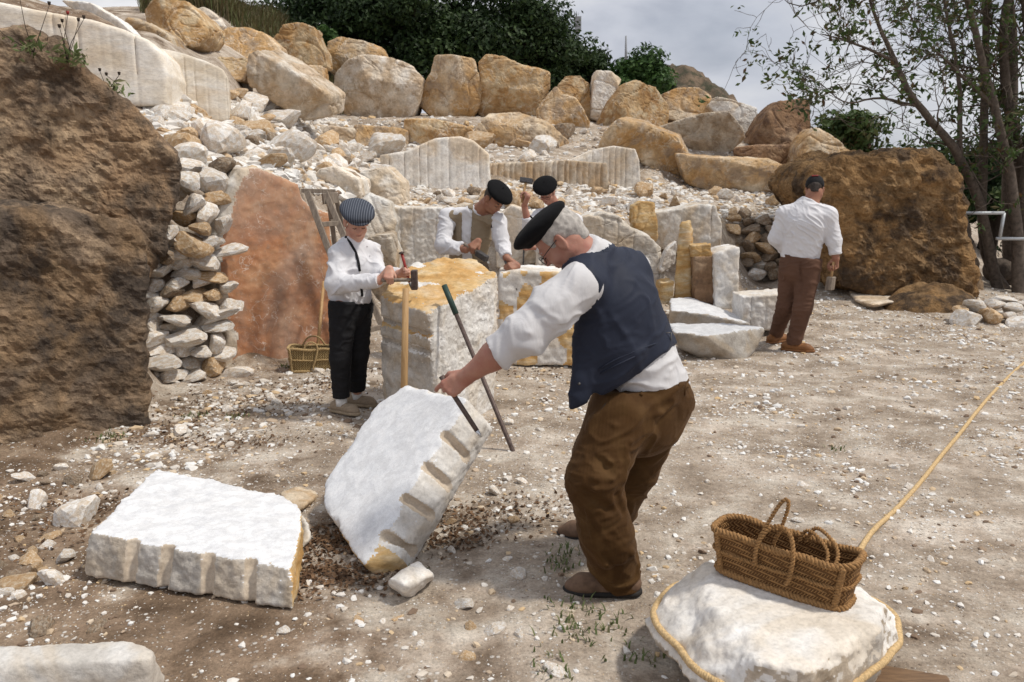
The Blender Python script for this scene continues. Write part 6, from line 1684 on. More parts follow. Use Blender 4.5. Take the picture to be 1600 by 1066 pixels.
# ---------------------------------------------------------------- man walking away on the right
def walker():
    pel, chest, neck = at(1250, 402, 8.25), at(1258, 350, 8.22), at(1266, 318, 8.22)
    shL, elL, wrL = at(1227, 335, 8.30), at(1212, 372, 8.33), at(1232, 398, 8.50)
    shR, elR, wrR = at(1294, 337, 8.15), at(1303, 376, 8.13), at(1306, 404, 8.10)
    hipL, knL, anL = at(1238, 412, 8.32), at(1228, 478, 8.36), at(1212, 525, 8.62)
    hipR, knR, anR = at(1264, 412, 8.18), at(1254, 482, 8.16), at(1240, 543, 8.22)
    for a in (anL, anR): a[2] = Hs(a[0], a[1]) + .085
    hd = at(1273, 297, 8.26); R = frame_head((.30, .80, -.50), (.12, .45, .85)); s = .98
    p = empty('person', A3(pel[0], pel[1], Hs(pel[0], pel[1])), 'person in black cap, white shirt and brown trousers seen from behind', 'person')
    lo, hi = bounds([pel, neck, shL, shR, elL, elR, wrL, wrR, anL, anR, hd], .18); lo[2] = 0
    vx = Vox(lo, hi, .0065)
    vx.cone(pel, chest, .11, .11, .03); vx.cone(chest, neck, .105, .065, .03); vx.cone(shL, neck, .045, .05, .03); vx.cone(shR, neck, .045, .05, .03)
    limb(vx, [shR, elR, wrR], [.055, .047, .034]); limb(vx, [shL, elL, wrL], [.055, .047, .032])
    limb(vx, [hipR, knR, anR], [.08, .055, .04]); limb(vx, [hipL, knL, anL], [.08, .055, .04])
    head_field(vx, hd, R, s, neck, .066)
    hX = unit(A3(-.05, .05, -1)); hY = unit(A3(-.6, .75, .05))
    gR, _ = hand_field(vx, wrR, hX, hY, 'R', 'grip', 1.05)
    hand_field(vx, wrL, A3(.2, .8, -.5), A3(0, .3, .8), 'L', 'loose', 1.0)
    V, Q = vx.mesh(); V = relax(V, Q, 1, .3); part('body', V, Q, M['skin_tan'], p)
    vx = Vox(*bounds([pel, neck, shL, shR, elL, elR, wrL, wrR], .2), .0085)
    lr, sp, fb = torso_shirt(vx, pel, chest, neck, shL, shR, (.185, .205, .14), .80)
    vx.cone(shL, shR, .085, .085, .05)
    limb(vx, [shR, elR, wrR], [.085, .072, .055], .03); limb(vx, [shL, elL, wrL], [.085, .072, .05], .03)
    cuffclip(vx, elR, wrR - unit(wrR - elR) * .04, .058); cuffclip(vx, elL, wrL, .052)
    collar(vx, neck, hd, R, .074, .030)
    vx.clip(pel - sp * .02, -sp)
    for f in ([(1238, 365), (1260, 380), (1280, 385)], [(1230, 380), (1250, 390), (1275, 398)], [(1285, 355), (1284, 375), (1280, 395)], [(1240, 345), (1262, 352)]):
        pts = on_surface(vx, f, .005)
        if len(pts) > 1: vx.chain(pts, [.007] * len(pts), .02)
    garment('shirt', vx, M['shirt'], p, .006, 8, sp + .6 * lr, 35, 2, 2.2, .006)
    vx = Vox(*bounds([pel, hipL, hipR, knL, knR, anL, anR], .2), .0085)
    vx.cone(pel + sp * .02, pel - A3(0, 0, .10), .178, .185, .04, ax=fb, fl=.88)
    limb(vx, [hipR, knR, anR], [.125, .092, .075], .03); limb(vx, [hipL, knL, anL], [.125, .090, .072], .03)
    vx.clip(pel + sp * .015, sp)
    for a in (anL, anR): vx.clip(a + A3(0, 0, -.02), A3(0, 0, -1), a - .11, a + .11)
    for f in ([(1250, 425), (1262, 432), (1285, 428)], [(1238, 470), (1250, 478), (1268, 476)], [(1222, 490), (1232, 496)], [(1236, 525), (1246, 530)], [(1250, 412), (1252, 440), (1250, 460)]):
        pts = on_surface(vx, f, .004)
        if len(pts) > 1: vx.chain(pts, [.007] * len(pts), .02, op='s' if f[0][0] == 1250 and f[0][1] == 412 else 'u')
    garment('trousers', vx, M['brown_tr'], p, .006, 8, (0, 0, 1), 36, 1, 2.0, .004)
    shoe(p, anR, (.85, -.35, 0), .29, .1, M['shoe_brown'], M['shoe_brown']); shoe(p, anL, (.6, .4, 0), .29, .1, M['shoe_brown'], M['shoe_brown'])
    hair(p, hd, R, s, M['dark_hair'], -.04, 1.01, .02)
    W_ = lambda x, y, z: hd + s * (x * R[0] + y * R[1] + z * R[2])
    lo, hi = bounds([hd], .24); vx = Vox(lo, hi, .006)
    vx.ell(W_(0, -.012, .05), s * A3(.090, .110, .098), R, .01); vx.clip(W_(0, 0, .012), -R[2], lo, hi)
    vx.box(W_(0, .12, .028), (R[0], R[1], R[2]), (.07, .065, .008), .008, .02)
    V, Q = vx.mesh(); V = relax(V, Q, 1); cp = part('cap', V, Q, M['black'], p)
    e_ = W_(.0, -.104, .098)
    V, Q = boxm(e_, (R[0], R[2] * .75 + R[1] * .6, R[1]), (.03, .010, .012)); part('emblem', V, Q, M['redpaint'], cp)
    t = empty('hammer', gR, 'small mallet hanging from the walking person\'s right hand', 'hammer')
    d = unit(A3(-.12, -.1, -1))
    V, Q = tube([gR - d * .06, gR + d * .10], .013, 8); part('handle', V, Q, M['wood'], t)
    V, Q = boxm(gR + d * .15, (d, A3(.8, .6, 0), np.cross(d, A3(.8, .6, 0))), (.065, .034, .034)); part('mallet_head', V, Q, M['wood_grey'], t, False)
walker()
# ================================================================== tools and props
def braid(path, R, r, turns, strands=2, n=6, seg=None, closed=False):
    P = [np.asarray(q, float) for q in path]
    L_ = np.concatenate([[0], np.cumsum([np.linalg.norm(P[i + 1] - P[i]) for i in range(len(P) - 1)])])
    m = seg or int(turns * 7) + 2; ts = np.linspace(0, L_[-1], m)
    C = np.stack([np.interp(ts, L_, [q[k] for q in P]) for k in range(3)], -1)
    T = np.gradient(C, axis=0); T /= np.linalg.norm(T, axis=1)[:, None]
    up = unit(np.cross(T[0], A3(.2, .3, .93))); parts = []; U = []
    for t in T:
        up = unit(up - t * (up @ t)); U.append(up)
    U = np.array(U); S = np.cross(T, U)
    for k in range(strands):
        ph = 2 * math.pi * (turns * ts / L_[-1] + k / strands)
        parts.append(tube(list(C + R * (np.cos(ph)[:, None] * U + np.sin(ph)[:, None] * S)), r, n))
    return join(parts)
# iron bar leaning on the tall block
b0, b1 = gp(806, 716, .0), at(694, 446, 5.42)
d_ = unit(b1 - b0); Lb = np.linalg.norm(b1 - b0)
t = empty('crowbar', b0, 'long iron crowbar with green taped top leaning on the tall block', 'crowbar')
V, Q = tube([b0, b0 + d_ * .05, b0 + d_ * (Lb - .2)], [.010, .0145, .0145], 8); part('bar', V, Q, M['rusty'], t)
V, Q = tube([b0 + d_ * (Lb - .21), b0 + d_ * Lb], [.0195, .0195], 10); part('taped_grip', V, Q, M['greentape'], t)
# wooden tool handle standing in front of the tall block
h0, h1 = gp(630, 705, .0), at(634, 451, 5.2)
V, Q = tube([h0, h0 * .5 + h1 * .5, h1], [.024, .022, .020], 10)
thing('tool_handle', V, Q, M['wood'], 'long pale wooden tool handle standing against the tall block', 'tool handle')
# ladder
def ladder():
    Y0 = 7.3
    t = empty('step_ladder', at(560, 560, Y0), 'old grey wooden step ladder leaning behind the child', 'ladder')
    def stick(a, b, w, nm):
        a, b = at(*a), at(*b); d = unit(b - a); s_ = unit(np.cross(d, A3(0, 1, 0)))
        V, Q = boxm((a + b) / 2, (d, s_, np.cross(d, s_)), (np.linalg.norm(b - a) / 2, w, .018)); part(nm, V, Q, M['wood_grey'], t, False)
    stick((480, 300, 7.45), (575, 555, 7.05), .026, 'stile'); stick((508, 300, 7.55), (612, 545, 7.15), .026, 'stile')
    stick((512, 300, 7.7), (545, 540, 8.0), .020, 'rear_leg'); stick((524, 303, 7.75), (575, 540, 8.0), .020, 'rear_leg')
    stick((471, 298, 7.5), (524, 299, 7.6), .018, 'top_board'); stick((504, 311, 7.52), (526, 309, 7.6), .048, 'top_board')
    for k in (.2, .42, .64, .86):
        stick((480 + 95 * k, 300 + 255 * k, 7.45 - .4 * k), (508 + 104 * k, 300 + 245 * k, 7.55 - .4 * k), .022, 'rung')
    stick((516, 346, 7.7), (532, 345, 7.75), .014, 'rung')
ladder()
a, b = at(506, 440, 7.75), at(496, 548, 7.35)
V, Q = tube([b, a], [.016, .015], 8); thing('wooden_stick', V, Q, M['wood'], 'thin yellow wooden stick leaning on the red slab behind the straw basket', 'stick')

# baskets
def basket(name, label, c, e1, L_, Wd, Hh, flare, mb, mr, handles, up=A3(0, 0, 1)):
    e1 = unit(e1); e2 = unit(np.cross(up, e1)); up = unit(np.cross(e1, e2))
    t = empty(name, c, label, 'basket')
    def ring(f, inset=0.0, n=48, ex=4.5, sag=True):
        a = L_ / 2 * (1 + flare * f) - inset; b = Wd / 2 * (1 + flare * 1.3 * f) - inset; out = []
        for k in range(n):
            th = 2 * math.pi * k / n; cx, sy = math.cos(th), math.sin(th)
            x = a * math.copysign(abs(cx) ** (2 / ex), cx); y = b * math.copysign(abs(sy) ** (2 / ex), sy)
            dz = -.016 * math.cos(x / a * 1.4) * f + .006 * math.sin(x * 31 + y * 7) * f
            y += .010 * math.sin(x * 9 + 1) * f
            out.append(c + e1 * x + e2 * y + up * (Hh * f + dz))
        return out
    rows = [ring(f) for f in np.linspace(0, 1, 9)] + [ring(f, .011) for f in np.linspace(1, .06, 8)]
    V = np.array([p for r_ in rows for p in r_]); n = 48
    Q = [(i * n + k, i * n + (k + 1) % n, (i + 1) * n + (k + 1) % n, (i + 1) * n + k) for i in range(len(rows) - 1) for k in range(n)]
    V = np.concatenate([V, [c + up * .004, c + up * (.06 * Hh + .002)]]); nb = len(V)
    Q += [(nb - 2, (k + 2) % n, k + 1, k) if False else (nb - 2, (k + 2) % n, (k + 1) % n, k) for k in range(0, n, 2)]
    l0 = (len(rows) - 1) * n
    Q += [(nb - 1, l0 + k, l0 + (k + 1) % n, l0 + (k + 2) % n) for k in range(0, n, 2)]
    o = part('woven_body', V, np.array(Q), mb, t)
    per = 2 * (L_ + Wd)
    def loop(f, R, r, out_=0.0, nm='rim', tp=60):
        p = ring(f, -out_); p = p + [p[0]]
        V, Q = braid(p, R, r, int(per * tp), 3, 5, seg=int(per * tp * 5)); part(nm, V, Q, mr, t)
    loop(1.0, .0085, .0062, -.004, 'rim', 26); loop(.52, .0045, .0036, .003, 'braid_band', 30); loop(.02, .0085, .0065, .0, 'base_coil', 24)
    rg = [ring(f, -.004) for f in np.linspace(0, 1, 6)]
    for k in (6, 18, 30, 42):
        V, Q = braid([r_[k] for r_ in rg], .0065, .0055, Hh * 30, 3, 5); part('corner_coil', V, Q, mr, t)
    for pts, R in handles(lambda x, y, z: c + e1 * x + e2 * y + up * z):
        # smooth the handle curve
        P = np.array(pts); 
        for _ in range(3):
            P = np.concatenate([[P[0]], np.stack([.75 * P[:-1] + .25 * P[1:], .25 * P[:-1] + .75 * P[1:]], 1).reshape(-1, 3), [P[-1]]])
        V, Q = braid(list(P), R * .55, R * .6, np.linalg.norm(np.diff(P, axis=0), axis=1).sum() * 42, 2, 6); part('handle', V, Q, mr, t)
    return t
FLb, FRb = gp(1116, 890, .368), gp(1312, 957, .355)
e1 = FRb - FLb; Lb_ = np.linalg.norm(e1); e2 = unit(np.cross(A3(0, 0, 1), unit(e1)))
Wb = .150
cB = (FLb + FRb) / 2 + e2 * Wb / 2
def hnd(W_):
    h = .150; hw = Wb / 2 + .012
    return [([W_(-.065, -hw, h * .48), W_(-.068, -hw - .004, h), W_(-.05, -hw + .02, h + .06), W_(-.01, -hw + .05, h + .165), W_(.014, -hw + .055, h + .16), W_(-.005, -hw + .045, h + .06), W_(-.03, -hw + .05, h + .0), W_(-.03, -hw + .05, h - .05)], .0065),
            ([W_(-.068, -hw - .005, h * .5), W_(-.066, -hw - .006, h + .01), W_(-.03, -hw + .03, h + .075), W_(.03, -hw + .03, h + .07), W_(.062, -hw - .006, h + .01), W_(.055, -hw - .006, h * .45), W_(.045, -hw - .010, h * .3)], .0075),
            ([W_(.02, hw - .02, h - .02), W_(.035, hw - .01, h + .03), W_(.09, hw - .05, h + .035), W_(.145, 0, h + .005), W_(.15, -hw + .03, h - .03)], .0062),
            ([W_(.04, hw - .01, h - .02), W_(.06, hw, h + .045), W_(.12, hw - .04, h + .045), W_(.175, .01, h + .01), W_(.178, -hw + .03, h - .02)], .0066)]
basket('esparto_basket', 'brown woven esparto basket with looped handles on the roped boulder', cB, e1, Lb_ * 1.03, Wb, .158, .10, M['basket'], M['basket_rim'], hnd, up=A3(-.06, .02, 1))
c2 = gp(487, 577, .08); c2[2] = Hs(c2[0], c2[1]) + .0
def hnd2(W_):
    return [([W_(-.08, -.10, .10), W_(-.06, -.10, .24), W_(0, -.085, .27), W_(.06, -.10, .23), W_(.03, -.115, .10), W_(.0, -.12, .03), W_(.05, -.12, .0)], .008),
            ([W_(-.1, .08, .2), W_(-.05, .06, .29), W_(.05, .06, .29), W_(.1, .08, .2)], .008)]
basket('straw_basket', 'pale straw basket on the ground at the foot of the red slab', c2 + A3(0, .08, 0), A3(1, .12, 0), .40, .20, .21, .07, M['basket2'], M['basket2_rim'], hnd2)

# rope: round the boulder, then away across the yard
dg = bpy.context.evaluated_depsgraph_get()
bv = BVHTree.FromPolygons([BOUL.matrix_world @ v.co for v in BOUL.data.vertices] if False else [v.co + BOUL.location for v in BOUL.data.vertices], [list(q.vertices) for q in BOUL.data.polygons])
cb = A3(*BOUL.location); vsB = np.array([v.co[:] for v in BOUL.data.vertices]) + cb
cen = vsB.mean(0)
loop_ = []
for k in range(64):
    th = 2 * math.pi * k / 64; d = A3(math.cos(th), math.sin(th), 0)
    z = .205 - .03 * math.cos(th - 1.2)
    o_ = A3(cen[0], cen[1], z) + d * 1.5
    h_ = bv.ray_cast(Vector(o_), Vector(-d))
    if h_[0] is not None: loop_.append(A3(*h_[0]) + d * .007)
loop_ = [loop_[i] * .5 + .25 * (loop_[i - 1] + loop_[(i + 1) % len(loop_)]) for i in range(len(loop_))]
t = empty('rope', A3(cen[0], cen[1], .0), 'pale twisted rope tied round the boulder and trailing across the yard', 'rope')
V, Q = braid(loop_ + [loop_[0]], .0065, .0068, 95, 3, 5, seg=700); part('loop', V, Q, M['ropeM'], t)
k0 = int(np.argmin([np.hypot(*(p[:2] - gp(1345, 880, .2)[:2])) for p in loop_]))
tr_px = [(1352, 850), (1400, 800), (1440, 755), (1470, 715), (1500, 680), (1530, 640), (1560, 606), (1600, 568), (1660, 520)]
pts = [loop_[k0]] + [ground_at(x, y) + A3(0, 0, .012) for x, y in tr_px]
pts[1][2] += .03
P_ = np.array(pts)
for _ in range(2): P_ = np.concatenate([[P_[0]], np.stack([.75 * P_[:-1] + .25 * P_[1:], .25 * P_[:-1] + .75 * P_[1:]], 1).reshape(-1, 3), [P_[-1]]])
V, Q = braid(list(P_), .0068, .0072, 260, 3, 5, seg=1800); part('trailing_end', V, Q, M['ropeM'], t)
# beam under the boulder
a, b = gp(1310, 1056, .05), gp(1440, 1078, .05)
d = unit(b - a); s_ = unit(np.cross(d, A3(0, 0, 1)))
V, Q = boxm((a + b) / 2 + A3(-.05, 0, .0), (d, s_, A3(0, 0, 1)), (.26, .06, .045)); thing('timber_beam', V, Q, M['wood_beam'], 'brown timber beam end under the basket boulder', 'beam', smooth=False)
# galvanised rail at the right
t = empty('pipe_rail', at(1560, 460, 12.4), 'bent galvanised pipe rail at the right edge under the bare trees', 'rail')
for nm, pts in (('top_pipe', [(1504, 333), (1569, 333)]), ('sloping_pipe', [(1569, 333), (1562, 372)]), ('lower_pipe', [(1557, 373), (1680, 374)])):
    V, Q = tube([at(x, y, 12.3) for x, y in pts], .024, 10); part(nm, V, Q, M['galv'], t)
V, Q = tube([at(1640, 373, 12.3), A3(at(1640, 373, 12.3)[0], 12.3, .02)], .024, 10); part('upright', V, Q, M['galv'], t)
a, b = at(1552, 432, 13.2), at(1592, 440, 13.6); a[2] = b[2] = Hs(a[0], a[1]) + .2
V, Q = tube([a, b], .19, 16); thing('grey_log', V, Q, M['bark'], 'thick grey log lying behind the warm brown rock', 'log')
# masts on the far ridge
for x, y0, y1, Y, lb in ((903, 26, 66, 60, 'tall grey radio mast showing above the dark trees'), (978, 56, 80, 60, 'short thin mast on the skyline right of the tall one')):
    t = empty('radio_mast', at(x, 110, Y), lb, 'mast')
    V, Q = tube([at(x, 110, Y), at(x, y0, Y)], [.12, .05], 6); part('pole', V, Q, M['antenna'], t)
    if Y and x == 903:
        for k, yy in enumerate((30, 38, 46)):
            c = at(x, yy, Y); V, Q = boxm(c, (A3(1, 0, 0), A3(0, 1, 0), A3(0, 0, 1)), (.22, .2, .16)); part('antenna', V, Q, M['antenna'], t, False)
# ================================================================== trees and plants
def leafmesh(name, C, Nn, S, tint, mat, parent=None, aspect=.55, droop=None, seed=0):
    """each leaf a folded four-point blade: two triangles"""
    r = np.random.default_rng(seed); n = len(C)
    Nn = Nn / (np.linalg.norm(Nn, axis=1)[:, None] + 1e-9)
    t = np.cross(Nn, r.normal(size=(n, 3))); t /= np.linalg.norm(t, axis=1)[:, None] + 1e-9
    b = np.cross(Nn, t)
    S = S[:, None]
    V = np.stack([C - t * S, C + b * S * aspect + Nn * S * .12, C + t * S, C - b * S * aspect + Nn * S * .12], 1)
    Q = (np.arange(n) * 4)[:, None] + np.arange(4)[None]
    T = np.concatenate([Q[:, [0, 1, 2]], Q[:, [0, 2, 3]]])
    base = A3(*parent.location) if parent is not None else 0
    me = mkmesh(name, V.reshape(-1, 3) - base, T, False)
    a = me.attributes.new('tint', 'FLOAT', 'POINT'); a.data.foreach_set('value', np.repeat(tint, 4).astype(np.float32))
    return obj(name, me, mat, parent)
def crown_tree(name, label, px, ptop, Y, wpx, zbase, mk, n, seed, leaf=.10, cat='tree', group=None, hfrac=.8, lumps=26):
    r = np.random.default_rng(seed)
    topz = at(px, ptop, Y)[2]; x0 = at(px, ptop, Y)[0]; rx = wpx / 2 / F * Y
    hgt = topz - zbase; cz = zbase + hgt * (1 - hfrac / 2); rz = hgt * hfrac / 2
    t = empty(name, A3(x0, Y, zbase), label, cat, group)
    trunk = [A3(x0, Y, zbase - .3), A3(x0 + .1, Y, zbase + hgt * .3), A3(x0 - .05, Y, zbase + hgt * .7)]
    parts = [tube(trunk, [.2, .15, .07], 8)]
    cs = []
    for k in range(lumps):
        d = unit(r.normal(size=3)); f = r.random() ** .45
        c = A3(x0, Y, cz) + d * A3(rx, rx * .8, rz) * f * .8
        cs.append((c, r.uniform(.26, .46) * min(rx, rz * 1.2)))
        if k < 12: parts.append(tube([trunk[1] + A3(0, 0, r.uniform(0, .3) * hgt), c], [.05, .015], 5))
    V, Q = join(parts); part('trunk', V, Q, M['bark_d'], t)
    C = []; Nn = []; tt = []
    per = n // lumps
    for c, rad_ in cs:
        d = r.normal(size=(per, 3)); d /= np.linalg.norm(d, axis=1)[:, None]
        rr_ = rad_ * (.35 + .75 * r.random(per) ** .5); q = d * rr_[:, None] * A3(1, 1, .8)
        q *= (1 + .35 * pnoise((q + c) * 2.2))[:, None]
        C.append(c + q); Nn.append(d + r.normal(size=(per, 3)) * .7 + A3(0, 0, .4)); tt.append(np.clip(r.normal(.45, .25, per) + r.normal(0, .12), 0, 1))
    leafmesh('crown', np.concatenate(C), np.concatenate(Nn), leaf * r.uniform(.6, 1.25, per * lumps), np.concatenate(tt), M[mk], t, .5, seed=seed)
    return t
G_ = 'dark trees behind the boulders'
for i, (px, pt, Y, w, zb, n, lb) in enumerate((
    (455, -95, 30, 130, 4.8, 9000, 'dark tree at the left end of the wood above the dry grass'),
    (545, -120, 27, 170, 3.6, 14000, 'tall dark tree above the huge pale boulder'),
    (635, -95, 26, 150, 3.6, 14000, 'dark tree rising behind the gap left of the waisted boulder'),
    (715, -80, 27, 150, 3.6, 14000, 'dark tree behind the tall waisted boulder'),
    (800, -55, 26, 150, 3.5, 14000, 'dense dark tree behind the squarish ochre boulder'),
    (862, 2, 27, 110, 3.5, 10000, 'dark tree at the sky edge of the wood'),
    (915, 52, 28, 70, 3.3, 6000, 'small dark tree below the radio mast'))):
    crown_tree('wood_tree', lb, px, pt, Y, w * 1.25, zb, 'leaf_dark', n, 200 + i, .085, group=G_, hfrac=.95)
crown_tree('wood_tree', 'rounded green tree on the skyline left of the far hill', 988, 66, 28, 118, 3.0, 'leaf_mid', 10000, 230, .085, group=G_, hfrac=.95)
crown_tree('wood_tree', 'low green tree right beside the rounded skyline tree', 1030, 92, 29, 62, 3.0, 'leaf_dark', 4500, 231, .085, group=G_, hfrac=.95)
crown_tree('shrub', 'bright green shrub growing behind the huge pale boulder', 512, 30, 24.5, 46, 4.2, 'leaf_mid', 2600, 240, .07, cat='shrub', lumps=12)
crown_tree('shrub', 'green and brown leafy shrub behind the pointed ochre boulder', 1335, 160, 18.5, 120, 1.8, 'leaf_spring', 5200, 241, .075, cat='shrub', hfrac=.9)
for i, (px, pt, Y, w, zb, n, lb, mk) in enumerate(((1478, 195, 17, 130, .8, 3600, 'dull green shrub behind the warm brown rock', 'leaf_dark'), (1560, 190, 16.5, 130, .3, 6000, 'dark shrub filling the shade under the bare trees', 'leaf_dark'), (1640, 240, 15.5, 150, .2, 6000, 'dark shrub at the right edge under the bare trees', 'leaf_dark'), (1420, 215, 19, 110, .9, 2200, 'thin dull shrub behind the dip of the warm brown rock', 'leaf_spring'))):
    crown_tree('shrub', lb, px, pt, Y, w, zb, mk, n, 250 + i, .07, cat='shrub', hfrac=.98)

# bare trees with young leaves at the right
def bare_tree(label, stems, seed, ntw, group='bare trees at the right edge'):
    r = np.random.default_rng(seed)
    Ys = stems[0][0][2]; c = at(stems[0][0][0], stems[0][0][1], Ys); c[2] = Hs(c[0], c[1])
    t = empty('bare_tree', c, label, 'tree', group)
    twigs = []; leaves = []
    for st in stems:
        px = np.array([(a, b, y) for a, b, y, w in st]); P = np.array([at(a, b, y) for a, b, y in px]); R = np.array([w for *_, w in st])
        if st[0][1] > 440: P[0, 2] = Hs(P[0, 0], P[0, 1]) - .1
        for _ in range(2):
            P = np.concatenate([[P[0]], np.stack([.75 * P[:-1] + .25 * P[1:], .25 * P[:-1] + .75 * P[1:]], 1).reshape(-1, 3), [P[-1]]])
            R = np.concatenate([[R[0]], np.stack([.75 * R[:-1] + .25 * R[1:], .25 * R[:-1] + .75 * R[1:]], 1).ravel(), [R[-1]]])
        P = P + .03 * np.stack([fbm(P * 1.7 + k * 9, 2) for k in range(3)], -1)
        V, Q = tube(list(P), list(R), 9); part('stem', V, Q, M['bark'], t)
        L_ = np.concatenate([[0], np.cumsum(np.linalg.norm(np.diff(P, axis=0), axis=1))])
        for k in range(int(ntw * (1 if st[0][3] > .05 else .8))):
            f = r.uniform(.35, 1.0) * L_[-1]
            p = A3(*[np.interp(f, L_, P[:, j]) for j in range(3)]); r0 = np.interp(f, L_, R) * .3
            d = unit(r.normal(size=3) * A3(1.1, .8, .55) + A3(-.35, 0, .35)); ln = r.uniform(.5, 1.5)
            def grow(p, d, ln, r0, lv):
                pts = [p]; q = p; m = 5
                for j in range(m):
                    d = unit(d + r.normal(size=3) * .22 + A3(0, 0, .06)); q = q + d * ln / m; pts.append(q)
                    if lv < 2 and r.random() < .6: grow(q, unit(d + r.normal(size=3) * .7), ln * r.uniform(.35, .6), max(r0 * .5, .003), lv + 1)
                twigs.append(tube(pts, list(np.linspace(max(r0, .004), .0025, m + 1)), 4, False))
                if r.random() < .62:
                    for _ in range(int(r.integers(3, 9))): leaves.append(q + r.normal(0, .055, 3))
            grow(p, d, ln, min(r0, .018), 0)
    V, Q = join(twigs); part('branches', V, Q, M['bark'], t)
    C = np.array(leaves); leafmesh('foliage', C, r.normal(size=C.shape) + A3(0, 0, .6), r.uniform(.032, .07, len(C)), np.clip(r.normal(.45, .28, len(C)), 0, 1), M['leaf_spring'], t, .42, seed=seed)
bare_tree('many stemmed bare tree with one long branch leaning left over the sky', [
    [(1560, 470, 12.8, .085), (1536, 330, 12.8, .075), (1500, 240, 12.6, .065), (1430, 165, 12.4, .05), (1398, 95, 12.3, .036), (1365, 20, 12.2, .022), (1345, -60, 12.1, .012)],
    [(1575, 472, 13.0, .085), (1533, 395, 13.0, .07), (1537, 200, 13.0, .06), (1542, 60, 13.0, .05), (1536, -60, 13.0, .04)],
    [(1580, 472, 13.3, .11), (1572, 300, 13.3, .095), (1585, 120, 13.3, .08), (1572, -60, 13.3, .06)],
    [(1500, 240, 12.6, .04), (1500, 120, 12.7, .03), (1478, 20, 12.8, .022), (1470, -40, 12.8, .015)],
    [(1398, 95, 12.3, .025), (1350, 75, 12.2, .018), (1310, 60, 12.2, .012), (1284, 52, 12.2, .006)],
    [(1430, 165, 12.4, .024), (1370, 150, 12.3, .016), (1320, 165, 12.3, .010), (1280, 130, 12.3, .006)]], 301, 17)
bare_tree('bare tree with thick grey trunks cut by the right picture edge', [
    [(1608, 474, 12.6, .12), (1602, 300, 12.6, .10), (1615, 150, 12.6, .085), (1600, -60, 12.6, .07)],
    [(1590, 474, 12.4, .09), (1590, 330, 12.5, .08), (1555, 170, 12.5, .06), (1520, 40, 12.4, .045), (1500, -60, 12.4, .03)],
    [(1640, 474, 12.9, .12), (1590, 250, 12.9, .09), (1560, 60, 12.9, .06), (1590, -60, 12.9, .05)],
    [(1555, 170, 12.5, .03), (1490, 105, 12.4, .02), (1440, 60, 12.3, .013), (1410, 0, 12.2, .008)]], 302, 18)
# a thin branch hanging in from the top
P = [at(x, y, 9.0) for x, y in ((1330, -40), (1300, -12), (1275, 3), (1252, 10), (1232, 5), (1222, -4))]
V, Q = tube(P, [.010, .009, .008, .006, .005, .003], 5); thing('hanging_twig', V, Q, M['bark_d'], 'thin bare twig hanging in at the top edge of the sky', 'twig')

# grass, weeds, poppies
def blades(name, P, hgt, mk, label, seed, lean=.35, w=.006):
    r = np.random.default_rng(seed); n = len(P); a = r.uniform(0, 6.283, n)
    d = np.stack([np.cos(a), np.sin(a), 0 * a], -1); s_ = np.stack([-np.sin(a), np.cos(a), 0 * a], -1)
    h_ = (hgt * r.uniform(.5, 1.2, n))[:, None]; ww = w * r.uniform(.7, 1.4, n)[:, None]
    k = lean * r.uniform(.2, 1.6, n)[:, None]; up = A3(0, 0, 1)
    V = np.stack([P - s_ * ww, P + s_ * ww, P + up * h_ * .6 + d * h_ * k * .35 + s_ * ww * .8, P + up * h_ * .6 + d * h_ * k * .35 - s_ * ww * .8, P + up * h_ + d * h_ * k], 1)
    o = (np.arange(n) * 5)[:, None]
    T = np.concatenate([o + A3(0, 1, 2).astype(int), o + A3(0, 2, 3).astype(int), o + A3(3, 2, 4).astype(int)])
    me = mkmesh(name, V.reshape(-1, 3), T, False)
    at_ = me.attributes.new('tint', 'FLOAT', 'POINT'); at_.data.foreach_set('value', np.repeat(r.random(n), 5).astype(np.float32))
    return tag(obj(name, me, M[mk]), label, None, None, 'stuff')
r6 = np.random.default_rng(66)
X = r6.uniform(-9, -3.4, 16000); Y = r6.uniform(19.8, 28, 16000); ok = (800 + F * X / Y > 250) & (800 + F * X / Y < 545)
X, Y = X[ok], Y[ok]
blades('dry_grass', np.stack([X, Y, H(X, Y)], -1), .55, 'drygrass', 'dry brown and green grass on the bank under the trees', 81, .5, .012)
wp = []
for px, py, n, sp in ((908, 965, 60, .07), (905, 995, 40, .05), (885, 870, 40, .04), (875, 885, 30, .03), (650, 900, 40, .03), (170, 685, 60, .05), (860, 1040, 30, .06), (300, 655, 40, .05), (365, 655, 30, .04), (1190, 410, 30, .1), (955, 985, 30, .06), (690, 770, 30, .05), (1000, 1030, 30, .05), (450, 575, 30, .04), (1310, 705, 20, .04)):
    c = ground_at(px, py)
    q = c + np.stack([r6.normal(0, sp, n), r6.normal(0, sp, n), np.zeros(n)], -1); q[:, 2] = H(q[:, 0], q[:, 1]); wp.append(q)
blades('ground_weeds', np.concatenate(wp), .030, 'weed', 'tiny tufts of green weeds in the soil', 82, .8, .004)
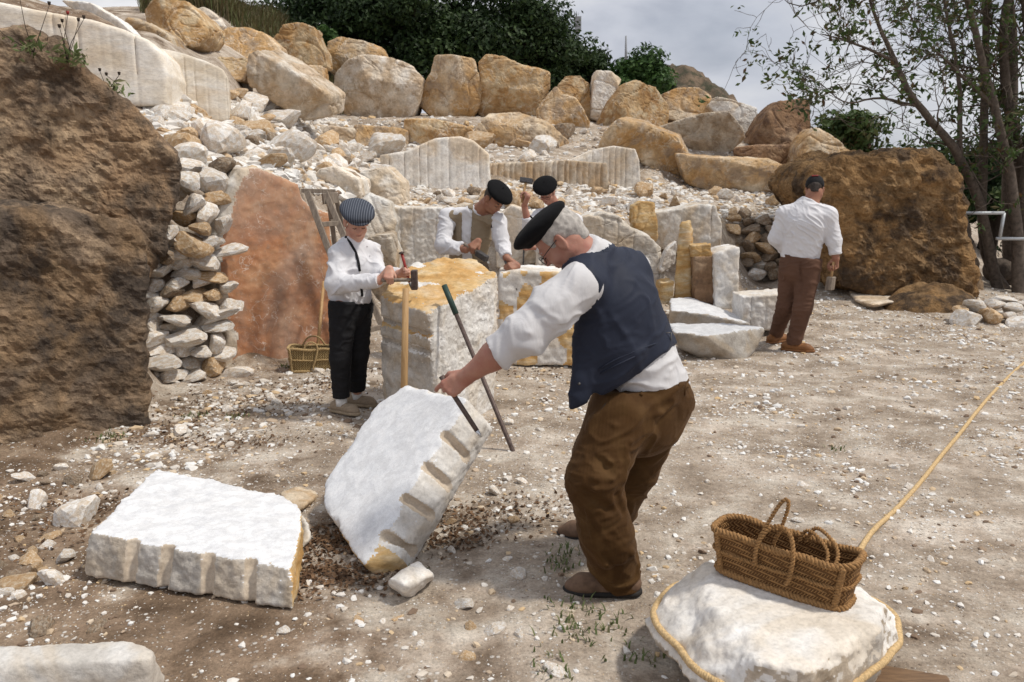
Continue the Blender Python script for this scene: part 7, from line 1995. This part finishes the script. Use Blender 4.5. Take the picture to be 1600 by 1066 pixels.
def poppy(px, py, Y, label, n, h_, red, seed):
    r = np.random.default_rng(seed); c = at(px, py, Y); t = empty('wild_plant', c, label, 'plant')
    st = []; lv = []
    for k in range(n):
        d = unit(A3(r.normal(0, .45), r.normal(0, .3), 1)); q = [c, c + d * h_ * .5 + r.normal(0, .02, 3), c + d * h_ * r.uniform(.8, 1.1) + A3(r.normal(0, .05), 0, .02)]
        st.append(tube(q, [.004, .003, .002], 4)); lv += [c + A3(*r.normal(0, .07, 3)) * A3(1, 1, .5) + A3(0, 0, .04) for _ in range(14)]
        V, Q = tube([q[-1], q[-1] + A3(0, 0, .022)], [.008, .012], 6); part('flower' if red and k == 0 else 'bud', V, Q, M['redpaint'] if red and k == 0 else M['bark_d'], t)
    V, Q = join(st); part('stems', V, Q, M['bark_d'], t)
    C = np.array(lv); leafmesh('leaves', C, r.normal(size=C.shape), r.uniform(.02, .05, len(C)), r.random(len(C)), M['weed'], t, .3, seed=seed)
poppy(105, 98, 6.1, 'poppy plant with a red flower on top of the dark rock', 5, .30, True, 91)
poppy(52, 82, 6.0, 'thin green weed with tall stems on the edge of the dark rock', 3, .34, False, 92)
poppy(172, 148, 6.5, 'dry little weed beside the white bench', 3, .16, False, 93)

# dark leaf litter under the tilted slab and by the split block
lit = []
for px_, py_, n_, sx_, sy_ in ((515, 850, 520, .10, .12), (545, 905, 420, .12, .08), (480, 905, 200, .06, .10), (250, 660, 420, .35, .25), (400, 630, 420, .4, .2), (330, 690, 260, .4, .12), (740, 815, 420, .20, .14), (700, 850, 260, .12, .08), (130, 790, 260, .22, .16), (500, 600, 260, .25, .15), (880, 800, 90, .2, .1), (60, 850, 120, .15, .15), (820, 580, 160, .3, .2)):
    c_ = ground_at(px_, py_); q_ = np.stack([c_[0] + rr.normal(0, sx_, n_), c_[1] + rr.normal(0, sy_, n_), np.zeros(n_)], -1); q_[:, 2] = H(q_[:, 0], q_[:, 1]); lit.append(q_)
lit = np.concatenate(lit); lit[:, 2] += .006
lo_ = leafmesh('leaf_litter', lit, r6.normal(0, .45, lit.shape) + A3(0, 0, 1), r6.uniform(.007, .020, len(lit)), r6.random(len(lit)), M['leaflitter'], None, .5, seed=95)
tag(lo_, 'brown dead leaves and bark bits on the soil', kind='stuff')
